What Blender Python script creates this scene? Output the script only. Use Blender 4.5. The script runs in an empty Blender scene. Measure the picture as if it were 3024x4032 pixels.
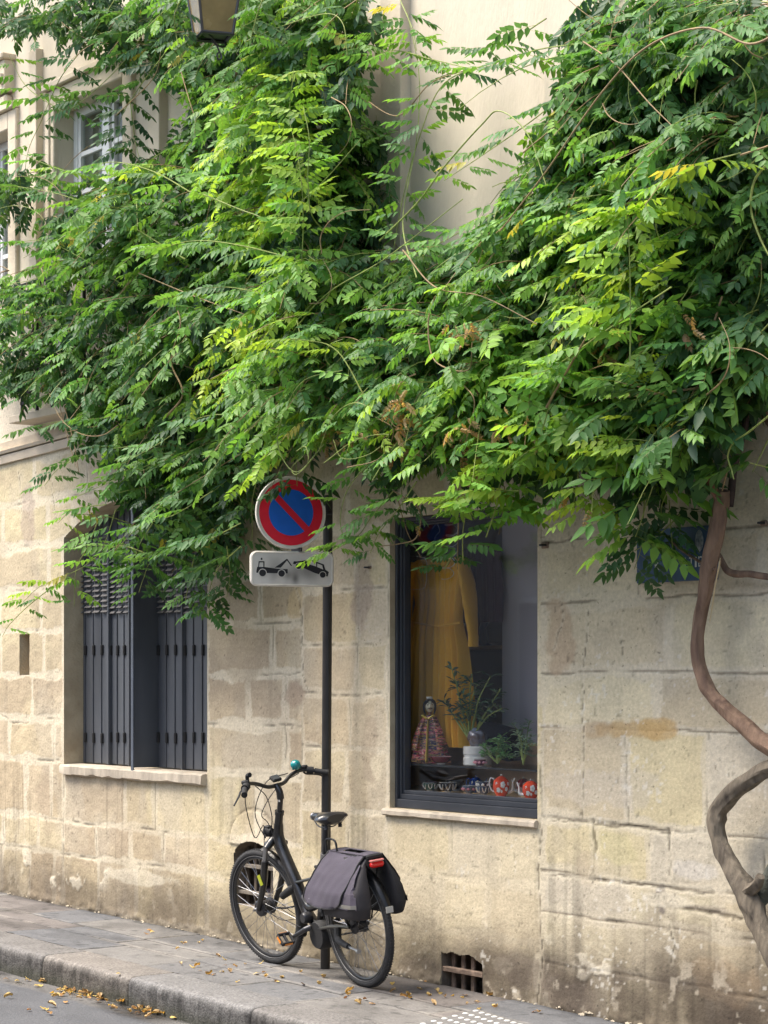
import bpy, bmesh, math, random
import numpy as np
from mathutils import Vector, Matrix

# ------------------------------------------------------------------ camera, sky, sun, exposure
sc = bpy.context.scene
COL = sc.collection
TH = math.atan(6212/8970.0)          # angle between the view axis and the street wall
F, CX, HY = 4921.0, 829.5, 1464.8    # focal length and horizon, in units of 1/1659 of the picture's width
CAMZ, D = 1.72, 7.60                 # eye height and distance from the wall
cam_d = bpy.data.cameras.new("Camera"); cam = bpy.data.objects.new("Camera", cam_d); COL.objects.link(cam)
cam.location = (0, -D, CAMZ); cam.rotation_euler = (math.pi/2, 0, math.pi/2-TH)
cam_d.sensor_fit = 'VERTICAL'; cam_d.sensor_height = 36; cam_d.lens = 8970/4032*36
cam_d.shift_y = (2670-2016)/4032; cam_d.clip_start = 0.1; cam_d.clip_end = 300
sc.camera = cam

SUN_EL, SUN_AZ = math.radians(62), math.radians(212)   # azimuth of the sun, clockwise from +Y
world = bpy.data.worlds.new("World"); sc.world = world; world.use_nodes = True
wn = world.node_tree.nodes; wl = world.node_tree.links
sky = wn.new('ShaderNodeTexSky'); sky.sky_type = 'NISHITA'; sky.sun_disc = False
sky.sun_elevation = SUN_EL; sky.sun_rotation = SUN_AZ; sky.air_density = 1.2; sky.dust_density = 3.5; sky.ozone_density = 0.8
bg = wn['Background']; bg.inputs['Strength'].default_value = 0.15
wl.new(sky.outputs[0], bg.inputs['Color'])
sun_d = bpy.data.lights.new("Sun", 'SUN'); sun = bpy.data.objects.new("Sun", sun_d); COL.objects.link(sun)
sun_d.energy = 2.3; sun_d.angle = math.radians(32); sun_d.color = (1.0, 0.93, 0.82)
sdir = Vector((math.sin(SUN_AZ)*math.cos(SUN_EL), math.cos(SUN_AZ)*math.cos(SUN_EL), math.sin(SUN_EL)))
sun.rotation_euler = (-sdir).to_track_quat('-Z', 'Y').to_euler()
sc.view_settings.view_transform = 'Standard'; sc.view_settings.look = 'None'
sc.view_settings.gamma = 1; sc.view_settings.use_curve_mapping = False
sc.view_settings.exposure = 1.42
sc.cycles.max_bounces = 8; sc.cycles.transparent_max_bounces = 16

random.seed(7); rng = np.random.default_rng(11)
# ------------------------------------------------------------------ measuring: a sight line met with a real plane
FW = np.array((-math.cos(TH), math.sin(TH), 0.)); RT = np.array((math.sin(TH), math.cos(TH), 0.)); UP = np.array((0, 0, 1.))
CP = np.array((0, -D, CAMZ))
def ray(x, y): return FW + RT*((x-CX)/F) + UP*((HY-y)/F)
def P(x, y, off=0.0):
    d = ray(x, y); t = (-off-CP[1])/d[1]; return Vector(CP+d*t)
_a, _b = P(0, 1927), P(1329.3, 2207)
GX = (_b.z-_a.z)/(_b.x-_a.x); GY = 0.01
def gz(x, y): return _a.z+GX*(x-_a.x)+GY*y
def G(x, y, dz=0.0):
    d = ray(x, y); a = CP[2]-(gz(CP[0], CP[1])+dz); b = d[2]-GX*d[0]-GY*d[1]
    return Vector(CP+d*(-a/b))
def proj(p):
    v = np.asarray(p, float)-CP; z = v@FW
    return CX+F*(v@RT)/z, HY-F*v[..., 2]/z

# ------------------------------------------------------------------ building helpers
def wm(o):
    m = Matrix.Identity(4)
    while o is not None:
        m = o.matrix_basis @ m; o = o.parent
    return m
def finish(me, name, mats, parent=None, smooth=True):
    if not isinstance(mats, (list, tuple)): mats = [mats]
    for m in mats: me.materials.append(m)
    if smooth is True: me.polygons.foreach_set('use_smooth', [True]*len(me.polygons))
    o = bpy.data.objects.new(name, me); COL.objects.link(o)
    if parent is not None:
        me.transform(wm(parent).inverted()); o.parent = parent
    return o
def obj(name, bm, mats, parent=None, smooth=False, autos=True):
    """link a bmesh as one mesh object, world coordinates in, faces smoothed up to 35 degrees"""
    bmesh.ops.recalc_face_normals(bm, faces=bm.faces)
    me = bpy.data.meshes.new(name)
    if autos:
        for f in bm.faces: f.smooth = True
        for e in bm.edges:
            if len(e.link_faces) == 2 and e.calc_face_angle(0) > 0.6: e.smooth = False
    bm.to_mesh(me); bm.free()
    return finish(me, name, mats, parent, smooth)
def tag(o, label=None, cat=None, group=None, kind=None):
    if label: o['label'] = label
    if cat: o['category'] = cat
    if group: o['group'] = group
    if kind: o['kind'] = kind
    return o
def thing(name, label, cat, loc=(0, 0, 0), group=None):
    o = bpy.data.objects.new(name, None); COL.objects.link(o); o.location = loc
    o.empty_display_size = .1
    return tag(o, label, cat, group)
def BM(): return bmesh.new()
def box(bm, c, s, M=None, bev=0.0, mi=0):
    r = bmesh.ops.create_cube(bm, size=1.0); vs = r['verts']
    bmesh.ops.scale(bm, vec=Vector(s), verts=vs)
    if bev > 0:
        es = list({e for v in vs for e in v.link_edges})
        rr = bmesh.ops.bevel(bm, geom=es, offset=bev, segments=1, affect='EDGES', profile=.5)
        vs = list({v for f in rr['faces'] for v in f.verts} | {v for v in vs if v.is_valid})
    bmesh.ops.translate(bm, vec=Vector(c), verts=vs)
    if M is not None: bmesh.ops.transform(bm, matrix=M, verts=vs)
    for f in {f for v in vs for f in v.link_faces}: f.material_index = mi
    return vs
def boxr(bm, x0, x1, y0, y1, z0, z1, bev=0.0, mi=0):
    return box(bm, ((x0+x1)/2, (y0+y1)/2, (z0+z1)/2), (abs(x1-x0), abs(y1-y0), abs(z1-z0)), None, bev, mi)
def catmull(pts, k=6):
    pts = [Vector(p) for p in pts]
    if len(pts) < 3: return pts
    q = [pts[0]*2-pts[1]]+pts+[pts[-1]*2-pts[-2]]; out = []
    for i in range(1, len(q)-2):
        a, b, c, d = q[i-1:i+3]
        for j in range(k):
            t = j/k
            out.append(0.5*((2*b)+(c-a)*t+(2*a-5*b+4*c-d)*t*t+(3*b-a-3*c+d)*t**3))
    out.append(pts[-1]); return out
def lerp_list(r, n):
    if isinstance(r, (int, float)): return [r]*n
    return list(np.interp(np.linspace(0, len(r)-1, n), range(len(r)), r))
def tube(bm, pts, rad, n=8, smooth=0, cap=True, mi=0, flat=1.0, wob=0.0):
    if smooth: pts = catmull(pts, smooth)
    pts = [Vector(p) for p in pts]; m = len(pts); rs = lerp_list(rad, m)
    t0 = (pts[1]-pts[0]).normalized(); up = Vector((0, 0, 1)) if abs(t0.z) < .9 else Vector((1, 0, 0))
    u = t0.cross(up).normalized(); rings = []
    for i, p in enumerate(pts):
        t = (pts[min(i+1, m-1)]-pts[max(i-1, 0)]).normalized()
        u = (u-t*u.dot(t)).normalized(); v = t.cross(u)
        ring = []
        for j in range(n):
            a = 2*math.pi*j/n; r = rs[i]*(1+(random.uniform(-wob, wob) if wob else 0))
            ring.append(bm.verts.new(p+u*math.cos(a)*r+v*math.sin(a)*r*flat))
        rings.append(ring)
    for i in range(m-1):
        for j in range(n):
            f = bm.faces.new((rings[i][j], rings[i][(j+1) % n], rings[i+1][(j+1) % n], rings[i+1][j])); f.material_index = mi
    if cap:
        for rg in (rings[0][::-1], rings[-1]):
            f = bm.faces.new(rg); f.material_index = mi
    return rings
def lathe(bm, prof, c=(0, 0, 0), n=20, M=None, mi=0, a0=0, a1=2*math.pi):
    """prof: (radius, z) pairs"""
    full = abs(a1-a0-2*math.pi) < 1e-6; rings = []
    for r, z in prof:
        ring = []
        for j in range(n if full else n+1):
            a = a0+(a1-a0)*j/n; ring.append(bm.verts.new((c[0]+r*math.cos(a), c[1]+r*math.sin(a), c[2]+z)))
        rings.append(ring)
    for i in range(len(rings)-1):
        k = len(rings[0])
        for j in range(k if full else k-1):
            try:
                f = bm.faces.new((rings[i][j], rings[i][(j+1) % k], rings[i+1][(j+1) % k], rings[i+1][j])); f.material_index = mi
            except ValueError: pass
    vs = [v for r in rings for v in r]
    if M is not None: bmesh.ops.transform(bm, matrix=M, verts=vs)
    return vs
def prism(bm, outline, M, h, mi=0):
    """outline in local xy, extruded along local z by h, M to world"""
    lo = [bm.verts.new(M @ Vector((x, y, 0))) for x, y in outline]; hi = [bm.verts.new(M @ Vector((x, y, h))) for x, y in outline]
    n = len(lo); fs = [bm.faces.new(lo[::-1]), bm.faces.new(hi)]
    for i in range(n): fs.append(bm.faces.new((lo[i], lo[(i+1) % n], hi[(i+1) % n], hi[i])))
    for f in fs: f.material_index = mi
    return lo+hi
def ico(bm, c, r, sub=2, sc_=(1, 1, 1), mi=0):
    rr = bmesh.ops.create_icosphere(bm, subdivisions=sub, radius=r)
    bmesh.ops.scale(bm, vec=Vector(sc_), verts=rr['verts']); bmesh.ops.translate(bm, vec=Vector(c), verts=rr['verts'])
    for f in {f for v in rr['verts'] for f in v.link_faces}: f.material_index = mi
    return rr['verts']
def frame_M(o, x, y, z):
    m = Matrix.Identity(4)
    for i, a in enumerate((x, y, z)):
        for k in range(3): m[k][i] = a[k]
    for k in range(3): m[k][3] = o[k]
    return m

# ------------------------------------------------------------------ 2-d noise for wear that is painted on as the surface's own dirt
_lat = rng.random((64, 256, 256)).astype(np.float32)
def vn(x, y, s=0):
    xi = np.floor(x).astype(int); yi = np.floor(y).astype(int); fx = x-xi; fy = y-yi
    fx = fx*fx*(3-2*fx); fy = fy*fy*(3-2*fy); L = _lat[s % 64]
    a = L[xi & 255, yi & 255]; b = L[(xi+1) & 255, yi & 255]; c = L[xi & 255, (yi+1) & 255]; d = L[(xi+1) & 255, (yi+1) & 255]
    return (a*(1-fx)+b*fx)*(1-fy)+(c*(1-fx)+d*fx)*fy
def fbm(x, y, s=0, o=4):
    v = 0; a = .5; t = 0
    for i in range(o):
        v = v+a*vn(x*2**i+i*17.3, y*2**i+i*5.1, s+i); t += a; a *= .55
    return v/t
def sst(a, b, x):
    t = np.clip((x-a)/(b-a), 0, 1); return t*t*(3-2*t)

# ------------------------------------------------------------------ materials
def nodes(m): return m.node_tree.nodes, m.node_tree.links
def mat(name, col, rough=.6, metal=0., var=0.0, vscale=8., bump=0.0, bscale=60., spec=.5, coat=0., sheen=0., col2=None, stretch=(1, 1, 1)):
    m = bpy.data.materials.new(name); m.use_nodes = True; n, l = nodes(m); b = n['Principled BSDF']
    b.inputs['Base Color'].default_value = (*col, 1); b.inputs['Roughness'].default_value = rough
    b.inputs['Metallic'].default_value = metal; b.inputs['Specular IOR Level'].default_value = spec
    b.inputs['Coat Weight'].default_value = coat
    if sheen: b.inputs['Sheen Weight'].default_value = sheen
    tc = n.new('ShaderNodeTexCoord'); mp = n.new('ShaderNodeMapping'); mp.inputs['Scale'].default_value = stretch
    l.new(tc.outputs['Object'], mp.inputs['Vector'])
    if var > 0 or col2:
        t = n.new('ShaderNodeTexNoise'); t.inputs['Scale'].default_value = vscale; t.inputs['Detail'].default_value = 6
        l.new(mp.outputs[0], t.inputs['Vector'])
        r = n.new('ShaderNodeValToRGB'); r.color_ramp.elements[0].position = .32; r.color_ramp.elements[1].position = .68
        c2 = col2 or tuple(min(1, c*(1+var)) for c in col); c1 = tuple(c*(1-var) for c in col) if not col2 else col
        r.color_ramp.elements[0].color = (*c1, 1); r.color_ramp.elements[1].color = (*c2, 1)
        l.new(t.outputs['Fac'], r.inputs[0]); l.new(r.outputs[0], b.inputs['Base Color'])
        mr = n.new('ShaderNodeMapRange'); mr.inputs[3].default_value = max(.02, rough-.12); mr.inputs[4].default_value = min(1, rough+.12)
        l.new(t.outputs['Fac'], mr.inputs[0]); l.new(mr.outputs[0], b.inputs['Roughness'])
    if bump > 0:
        t2 = n.new('ShaderNodeTexNoise'); t2.inputs['Scale'].default_value = bscale; t2.inputs['Detail'].default_value = 5
        l.new(mp.outputs[0], t2.inputs['Vector'])
        bp = n.new('ShaderNodeBump'); bp.inputs['Strength'].default_value = bump; bp.inputs['Distance'].default_value = .01
        l.new(t2.outputs['Fac'], bp.inputs['Height']); l.new(bp.outputs[0], b.inputs['Normal'])
    return m
def attr_mat(name, rough=.9, bump=.5, bscale=90., fine=.25, fscale=120., pits=0.0, spec=.25, wet=False):
    """the surface's own colour comes from the mesh (stone, mortar, stains), fine grain from noise"""
    m = bpy.data.materials.new(name); m.use_nodes = True; n, l = nodes(m); b = n['Principled BSDF']
    b.inputs['Roughness'].default_value = rough; b.inputs['Specular IOR Level'].default_value = spec
    a = n.new('ShaderNodeVertexColor'); a.layer_name = 'Col'
    tc = n.new('ShaderNodeTexCoord')
    t = n.new('ShaderNodeTexNoise'); t.inputs['Scale'].default_value = fscale; t.inputs['Detail'].default_value = 7; t.inputs['Roughness'].default_value = .65
    l.new(tc.outputs['Object'], t.inputs['Vector'])
    mr = n.new('ShaderNodeMapRange'); mr.inputs[1].default_value = .25; mr.inputs[2].default_value = .75
    mr.inputs[3].default_value = 1-fine; mr.inputs[4].default_value = 1+fine
    l.new(t.outputs['Fac'], mr.inputs[0])
    mx = n.new('ShaderNodeVectorMath'); mx.operation = 'SCALE'
    l.new(a.outputs['Color'], mx.inputs[0]); l.new(mr.outputs[0], mx.inputs['Scale'])
    last = mx.outputs[0]
    if pits:
        v = n.new('ShaderNodeTexNoise'); v.inputs['Scale'].default_value = 42; v.inputs['Detail'].default_value = 3
        l.new(tc.outputs['Object'], v.inputs['Vector'])
        r = n.new('ShaderNodeMapRange'); r.inputs[1].default_value = .66; r.inputs[2].default_value = .72; r.inputs[3].default_value = 1; r.inputs[4].default_value = 1-pits
        l.new(v.outputs['Fac'], r.inputs[0])
        m2 = n.new('ShaderNodeVectorMath'); m2.operation = 'SCALE'; l.new(last, m2.inputs[0]); l.new(r.outputs[0], m2.inputs['Scale']); last = m2.outputs[0]
    l.new(last, b.inputs['Base Color'])
    bp = n.new('ShaderNodeBump'); bp.inputs['Strength'].default_value = bump; bp.inputs['Distance'].default_value = .006
    t2 = n.new('ShaderNodeTexNoise'); t2.inputs['Scale'].default_value = bscale; t2.inputs['Detail'].default_value = 8
    l.new(tc.outputs['Object'], t2.inputs['Vector']); l.new(t2.outputs['Fac'], bp.inputs['Height']); l.new(bp.outputs[0], b.inputs['Normal'])
    if wet:
        l.new(a.outputs['Alpha'], b.inputs['Roughness'])
    return m
M_STONE = attr_mat('weathered limestone', .92, .55, 60, .20, 48, pits=.45)
M_PAVE = attr_mat('granite paving', .85, .55, 110, .34, 75, wet=True, pits=.25)
M_KERB = attr_mat('granite kerb', .88, 1.0, 90, .62, 62, pits=.35)
M_ROAD = attr_mat('asphalt', .9, .9, 120, .50, 85, wet=True)
M_PLASTER = mat('cream render', (.47, .41, .32), .9, col2=(.62, .54, .42), vscale=2.4, bump=.35, bscale=60, stretch=(1, 1, .28))
M_TRIM = mat('dressed limestone', (.56, .475, .36), .88, var=.16, vscale=4, bump=.3, bscale=50)
M_SILL = mat('worn pale sill stone', (.43, .37, .29), .85, var=.22, vscale=14, bump=.5, bscale=80, stretch=(1, 1, .3))
M_SHUT = mat('slate grey shutter paint', (.072, .078, .090), .42, var=.22, vscale=6, bump=.06, bscale=30, stretch=(1, 1, .15))
M_SHUT2 = mat('slate grey shutter edge', (.085, .098, .125), .45, var=.12, vscale=5)
M_FRAME = mat('anthracite window frame', (.036, .040, .049), .35, var=.12, vscale=5)
M_POLE = mat('dark brown post paint', (.022, .019, .017), .45, var=.25, vscale=9, bump=.1, bscale=90)
M_BLACK = mat('black rubber', (.012, .012, .013), .75, bump=.2, bscale=200)
M_BIKE = mat('satin black frame', (.016, .015, .015), .32, metal=.0, coat=.25, var=.2, vscale=20)
M_GREYM = mat('brushed alloy', (.32, .32, .33), .35, metal=.9, var=.15, vscale=30)
M_DARKM = mat('dark alloy', (.05, .05, .055), .4, metal=.6)
M_TYRE = mat('tyre', (.030, .030, .031), .8, bump=.7, bscale=160, var=.2, vscale=40)
M_RUST = mat('rusty iron', (.19, .135, .10), .85, var=.45, vscale=18, bump=.6, bscale=80)
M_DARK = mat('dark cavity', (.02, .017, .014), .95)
M_WHITE = mat('white joinery paint', (.62, .62, .62), .5, var=.05, vscale=6)
M_BARK2 = mat('grey-brown old bark', (.075, .060, .044), .9, col2=(.20, .165, .12), vscale=24, bump=1.0, bscale=48, stretch=(1, 1, .25))
M_BARK = mat('wisteria bark', (.110, .064, .042), .85, col2=(.235, .150, .098), vscale=26, bump=1.0, bscale=55, stretch=(1, 1, .22))
M_TWIG = mat('tan vine stem', (.25, .17, .08), .7, var=.3, vscale=30)
M_GTWIG = mat('green vine stem', (.22, .27, .06), .6, var=.3, vscale=30)
# ================================================================== THE STREET WALL
XL, XR = P(0, 1500).x, P(1659, 1500).x
# openings measured on the wall face
LWx0, LWx1 = P(138, 1500).x, P(447.5, 1500).x
LWz0 = P(143, 1651).z; LWspring = P(134.5, 1162).z; LWapex = P(305, 1071).z
LWc = (LWx0+LWx1)/2
SWx0, SWx1 = P(842, 1500).x, P(1161, 1500).x
SWz0 = P(842, 1745).z; SWz1 = P(1158, 1088).z
VTx0, VTx1 = P(954, 2080).x, P(1042, 2080).x; VTz1 = P(954, 2055).z
SLx0, SLx1 = P(42, 1400).x, P(64, 1400).x; SLz0, SLz1 = P(42, 1458).z, P(42, 1370).z
CEx0, CEx1 = P(506, 1900).x, P(590, 1900).x; CEz0 = P(506, 1952).z; CEs = P(506, 1850).z; CEa = P(548, 1818).z
def arch_l(x):
    h = LWapex-LWspring; w = (LWx1-LWx0)/2; R = (w*w+h*h)/(2*h)
    return LWapex-R+np.sqrt(np.maximum(R*R-(x-LWc)**2, 0))
def arch_c(x):
    c = (CEx0+CEx1)/2; w = (CEx1-CEx0)/2
    return CEs+(CEa-CEs)*np.sqrt(np.maximum(1-((x-c)/w)**2, 0))
def vent_top(x): return VTz1-.006*np.sin((x-VTx0)*45)-np.where(x > VTx0+.80*(VTx1-VTx0), (x-VTx0-.80*(VTx1-VTx0))*.55, 0)
OPEN = [(LWx0, LWx1, lambda x: LWz0+0*x, arch_l), (SWx0, SWx1, lambda x: SWz0+0*x, lambda x: SWz1+0*x),
        (VTx0, VTx1, lambda x: np.array([gz(a, 0) for a in np.atleast_1d(x)])-.05, vent_top),
        (SLx0, SLx1, lambda x: SLz0+0*x, lambda x: SLz1+0*x), (CEx0, CEx1, lambda x: CEz0+0*x, arch_c)]

def cornice_z(x):   # the raking top edge of the rubble wall under the string course
    a, b = P(0, 1005), P(230, 946)
    return np.minimum(a.z+(b.z-a.z)/(b.x-a.x)*(x-a.x), 3.9)

def seg_dist(X, Z, pts):
    d = np.full(X.shape, 9e9)
    for (ax, az), (bx, bz) in zip(pts[:-1], pts[1:]):
        L = (bx-ax)**2+(bz-az)**2
        t = np.clip(((X-ax)*(bx-ax)+(Z-az)*(bz-az))/L, 0, 1)
        d = np.minimum(d, np.hypot(X-ax-t*(bx-ax), Z-az-t*(bz-az)))
    return d
def Pq(*qs): return [(P(a, b).x, P(a, b).z) for a, b in qs]

def grid_mesh(name, X, Z, place, col, keep, mat_, parent=None):
    """X, Z coordinate arrays (2-d, after snapping); place -> (x,y,z) arrays"""
    nx, nz = X.shape
    px, py, pz = place
    co = np.stack([px, py, pz], -1).reshape(-1, 3).astype(np.float32)
    idx = np.arange(nx*nz).reshape(nx, nz)
    q = np.stack([idx[:-1, :-1], idx[1:, :-1], idx[1:, 1:], idx[:-1, 1:]], -1)[keep].reshape(-1, 4)
    me = bpy.data.meshes.new(name)
    me.vertices.add(len(co)); me.vertices.foreach_set('co', co.ravel())
    me.loops.add(q.size); me.loops.foreach_set('vertex_index', q.ravel().astype(np.int32))
    me.polygons.add(len(q)); me.polygons.foreach_set('loop_start', np.arange(0, q.size, 4, dtype=np.int32))
    me.polygons.foreach_set('use_smooth', np.ones(len(q), bool))
    me.update(calc_edges=True)
    a = me.color_attributes.new('Col', 'FLOAT_COLOR', 'POINT')
    a.data.foreach_set('color', col.reshape(-1, 4).astype(np.float32).ravel())
    return finish(me, name, mat_, parent, True)

def axis(lo, hi, step, fine_lo, fine_hi, fixed):
    a = list(np.arange(fine_lo, fine_hi, step)); x = fine_lo
    g = step
    while x > lo: g *= 1.35; x -= g; a.append(x)
    x = fine_hi; g = step
    while x < hi: a.append(x); g *= 1.35; x += g
    a = np.array(sorted(a))
    for f in fixed:
        i = np.argmin(abs(a-f)); a[i] = f
    return a
xs = axis(XL-6, XR+7, .013, XL-.05, XR+.05, [LWx0, LWx1, SWx0, SWx1, VTx0, VTx1, SLx0, SLx1, CEx0, CEx1])
ZTOP = 3.95
zs = axis(-.75, ZTOP, .0085, -.25, ZTOP, [LWz0, SWz0, SWz1, SLz0, SLz1, CEz0])
X, Z = np.meshgrid(xs, zs, indexing='ij'); X = X.copy(); Z = Z.copy()
# rows follow the arches
for fn, x0, x1, lo_ in ((arch_l, LWx0, LWx1, LWspring), (arch_c, CEx0, CEx1, CEs), (vent_top, VTx0, VTx1, 0)):
    for i in range(len(xs)):
        if x0-1e-6 <= xs[i] <= x1+1e-6:
            z = float(np.atleast_1d(fn(np.array([xs[i]])))[0]); j = int(np.argmin(abs(Z[i]-z))); Z[i, j] = z
xc = (X[:-1, :-1]+X[1:, 1:])/2; zc = (Z[:-1, :-1]+Z[1:, 1:]+Z[1:, :-1]+Z[:-1, 1:])/4
keep = np.ones(xc.shape, bool)
for x0, x1, lo, hi in OPEN:
    lo_v = np.atleast_1d(lo(xc[:, 0])); hi_v = np.atleast_1d(hi(xc[:, 0]))
    keep &= ~((xc > x0) & (xc < x1) & (zc > lo_v[:, None]) & (zc < hi_v[:, None]))

# ---- courses and blocks: joints measured where the photo shows them
def zr(qx, qy): return P(qx, qy).z
rowsR = [-.8, zr(1300, 2100), zr(1300, 1985), zr(1300, 1895), zr(1250, 1775), zr(1250, 1572), zr(1250, 1452), zr(1250, 1300), zr(1250, 1165), 2.95, 3.35, 3.8, 4.5]
rowsL = [-.8, zr(300, 1990), zr(400, 1880), zr(400, 1800), zr(450, 1665), 1.42, 1.74, 2.07, 2.38, 2.72, 3.05, 3.4, 3.8, 4.5]
rowsM = [-.8, zr(1000, 2010)-.02, zr(1000, 1900), zr(900, 1760), 1.30, 1.62, 1.92, 2.25, 2.6, 2.9, 3.25, 3.6, 4.5]
xq = lambda q: P(q, 1500).x
fixedJ = sorted([xq(137), xq(447.5), xq(838), xq(1168), xq(650)])
wob = (fbm(X*3, Z*3, 3)-.5)*.045; wob2 = (fbm(X*3.3+9, Z*3, 5)-.5)*.035
Zw = Z+wob; Xw = X+wob2
zone = np.where(Xw < xq(650), 0, np.where(Xw < xq(1168), 1, 2))
bid = np.zeros(X.shape, int); dj = np.full(X.shape, 9.)
rr = random.Random(5)
for zi, rows in enumerate((rowsL, rowsM, rowsR)):
    zlo = [-99, xq(650), xq(1168)][zi]; zhi = [xq(650), xq(1168), 99][zi]
    m = zone == zi
    for k in range(len(rows)-1):
        mm = m & (Zw >= rows[k]) & (Zw < rows[k+1])
        # joints of this course
        a = max(zlo, XL-7); b = min(zhi, XR+8); js = [a]
        fx = [f for f in fixedJ if a < f < b and (rows[k+1] < 2.75)]
        x = a
        while x < b:
            x += rr.uniform(.42, 1.05) if zi != 1 else rr.uniform(.36, .8)
            nf = [f for f in fx if js[-1]+.02 < f < x+.14]
            if nf: x = nf[0]
            js.append(x)
        js = np.array(js)
        xv = Xw[mm]; ii = np.searchsorted(js, xv); 
        dl = np.abs(xv-js[np.clip(ii-1, 0, len(js)-1)]); dr = np.abs(js[np.clip(ii, 0, len(js)-1)]-xv)
        zv = Zw[mm]; d = np.minimum(np.minimum(dl, dr), np.minimum(zv-rows[k], rows[k+1]-zv))
        dj[mm] = d; bid[mm] = (zi*1000+k*37+ii*101) % 997
tones = np.array([(.50, .425, .28), (.53, .45, .31), (.47, .385, .26), (.55, .47, .32), (.42, .335, .235), (.49, .41, .30), (.52, .445, .285), (.45, .365, .265)])
warm = np.array([(.58, .51, .37), (.545, .465, .335), (.60, .525, .37), (.50, .425, .305), (.565, .485, .315), (.55, .49, .39)])
h = ((bid*7919) % 8); hw = ((bid*104729) % 6)
tR = sst(xq(700), xq(1000), X)[..., None]
c = (tones.mean(0)+(tones[h]-tones.mean(0))*.72)*(1-tR)*1.03+warm[hw]*tR*1.03
c = c*np.array((1.0, 1.0, .97))
c = c*(.86+.28*fbm(X*2.2, Z*2.2, 7))[..., None]
c = c*(.90+.20*fbm(X*9, Z*30, 21, 3))[..., None]
# pinkish-brown weathering of the older blocks, strongest between the two windows and left
pk = sst(.46, .62, fbm(X*1.7+3, Z*2.3, 11))[..., None]*(1-tR*.75)
c = c*(1-pk*.42)+np.array((.32, .25, .18))*pk*.42
gy_ = sst(.56, .72, fbm(X*2.6+30, Z*1.6, 13))[..., None]*.45
c = c*(1-gy_)+np.array((.44, .385, .30))*gy_
# lime-washed mortar smeared over the joints
mw = .012+.050*fbm(X*3, Z*3, 17)**2*1.6+.020*sst(.55, .7, fbm(X*1.5, Z*1.5, 19))
mort = (1-sst(mw*.75, mw*1.15, dj+(fbm(X*26, Z*26, 23, 3)-.5)*.022))*(.55+.45*sst(.35, .55, fbm(X*1.3+8, Z*1.3, 27)))
c = c*(1-mort[..., None]*.85)+np.array((.60, .53, .40))*mort[..., None]*.85
crk = (1-sst(.0, .0045, np.abs(dj-.004)))*sst(.50, .68, fbm(X*1.9+5, Z*1.9+2, 29))
c = c*(1-.50*crk[..., None])
disp = -(.0018*(1-mort))*((bid % 5)/4) + .004*crk
disp = disp+(fbm(X*14, Z*14, 31)-.5)*.007+(fbm(X*2.5, Z*2.5, 33)-.5)*.012
# long course lines on the right keep reading even where the mortar is smeared
rowd = np.min([np.abs(Zw-r_) for r_ in rowsR[1:9]], axis=0)
rl_ = (1-sst(.003, .009, rowd+(fbm(X*24, Z*24, 24, 2)-.5)*.005))*(X > xq(1168))*sst(.28, .46, fbm(X*2.6, Z*9, 25)); c = c*(1-.60*rl_[..., None])+np.array((.20, .15, .10))*.25*rl_[..., None]; disp = disp+.003*rl_
rl2 = (1-sst(.010, .024, rowd+(fbm(X*20, Z*20, 26, 2)-.5)*.02))*(X > xq(1168))*(1-rl_)*sst(.42, .6, fbm(X*2.1, Z*6, 28))*.5; c = c*(1-rl2[..., None])+np.array((.64, .58, .46))*rl2[..., None]
# render patches: smooth panel below the shop window and far right
sm = ((X > xq(838)) & (X < xq(1165)) & (Z < SWz0)).astype(float)
c = c*(1-.55*sm[..., None])+np.array((.55, .47, .325))*(.9+.2*fbm(X*2, Z*2, 35))[..., None]*.55*sm[..., None]
# damp dirt rising from the pavement, rain streaks
hz = Z-(_a.z+GX*(X-_a.x))
top = .24+.26*fbm(X*1.1, X*0+2, 37)+.26*sst(xq(1220), xq(1500), X)+.10*sst(xq(900), xq(1100), X)
dirt = (1-sst(top*.35, top*1.35, hz+(fbm(X*6, Z*3, 39)-.5)*.35))*(.62+.38*sst(.3, .62, fbm(X*8, Z*1.6, 41)))
dirt *= .66+.34*sst(xq(800), xq(1400), X)
c = c*(1-dirt[..., None]*.80)+np.array((.15, .12, .085))*dirt[..., None]*.80
ft = (1-sst(.05, .46, hz+(fbm(X*5, Z*4, 40)-.5)*.22))*(.35+.65*sst(.35, .65, fbm(X*3, Z*5, 42)))*(.55+.45*sst(xq(850), xq(1250), X)); c = c*(1-ft[..., None]*.80)+np.array((.100, .078, .060))*ft[..., None]*.6
strk = sst(.56, .74, fbm(X*30, Z*1.1, 43, 3))*sst(.45, .6, fbm(X*1.3, Z*.8, 45))*(1-sst(.5, 1.4, hz))
c = c*(1-.28*strk[..., None])
st2 = sst(.55, .78, fbm(X*16, Z*.7, 47, 3))*sst(.42, .62, fbm(X*.9+4, Z*.9, 49))
c = c*(1-.12*st2[..., None])
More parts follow.
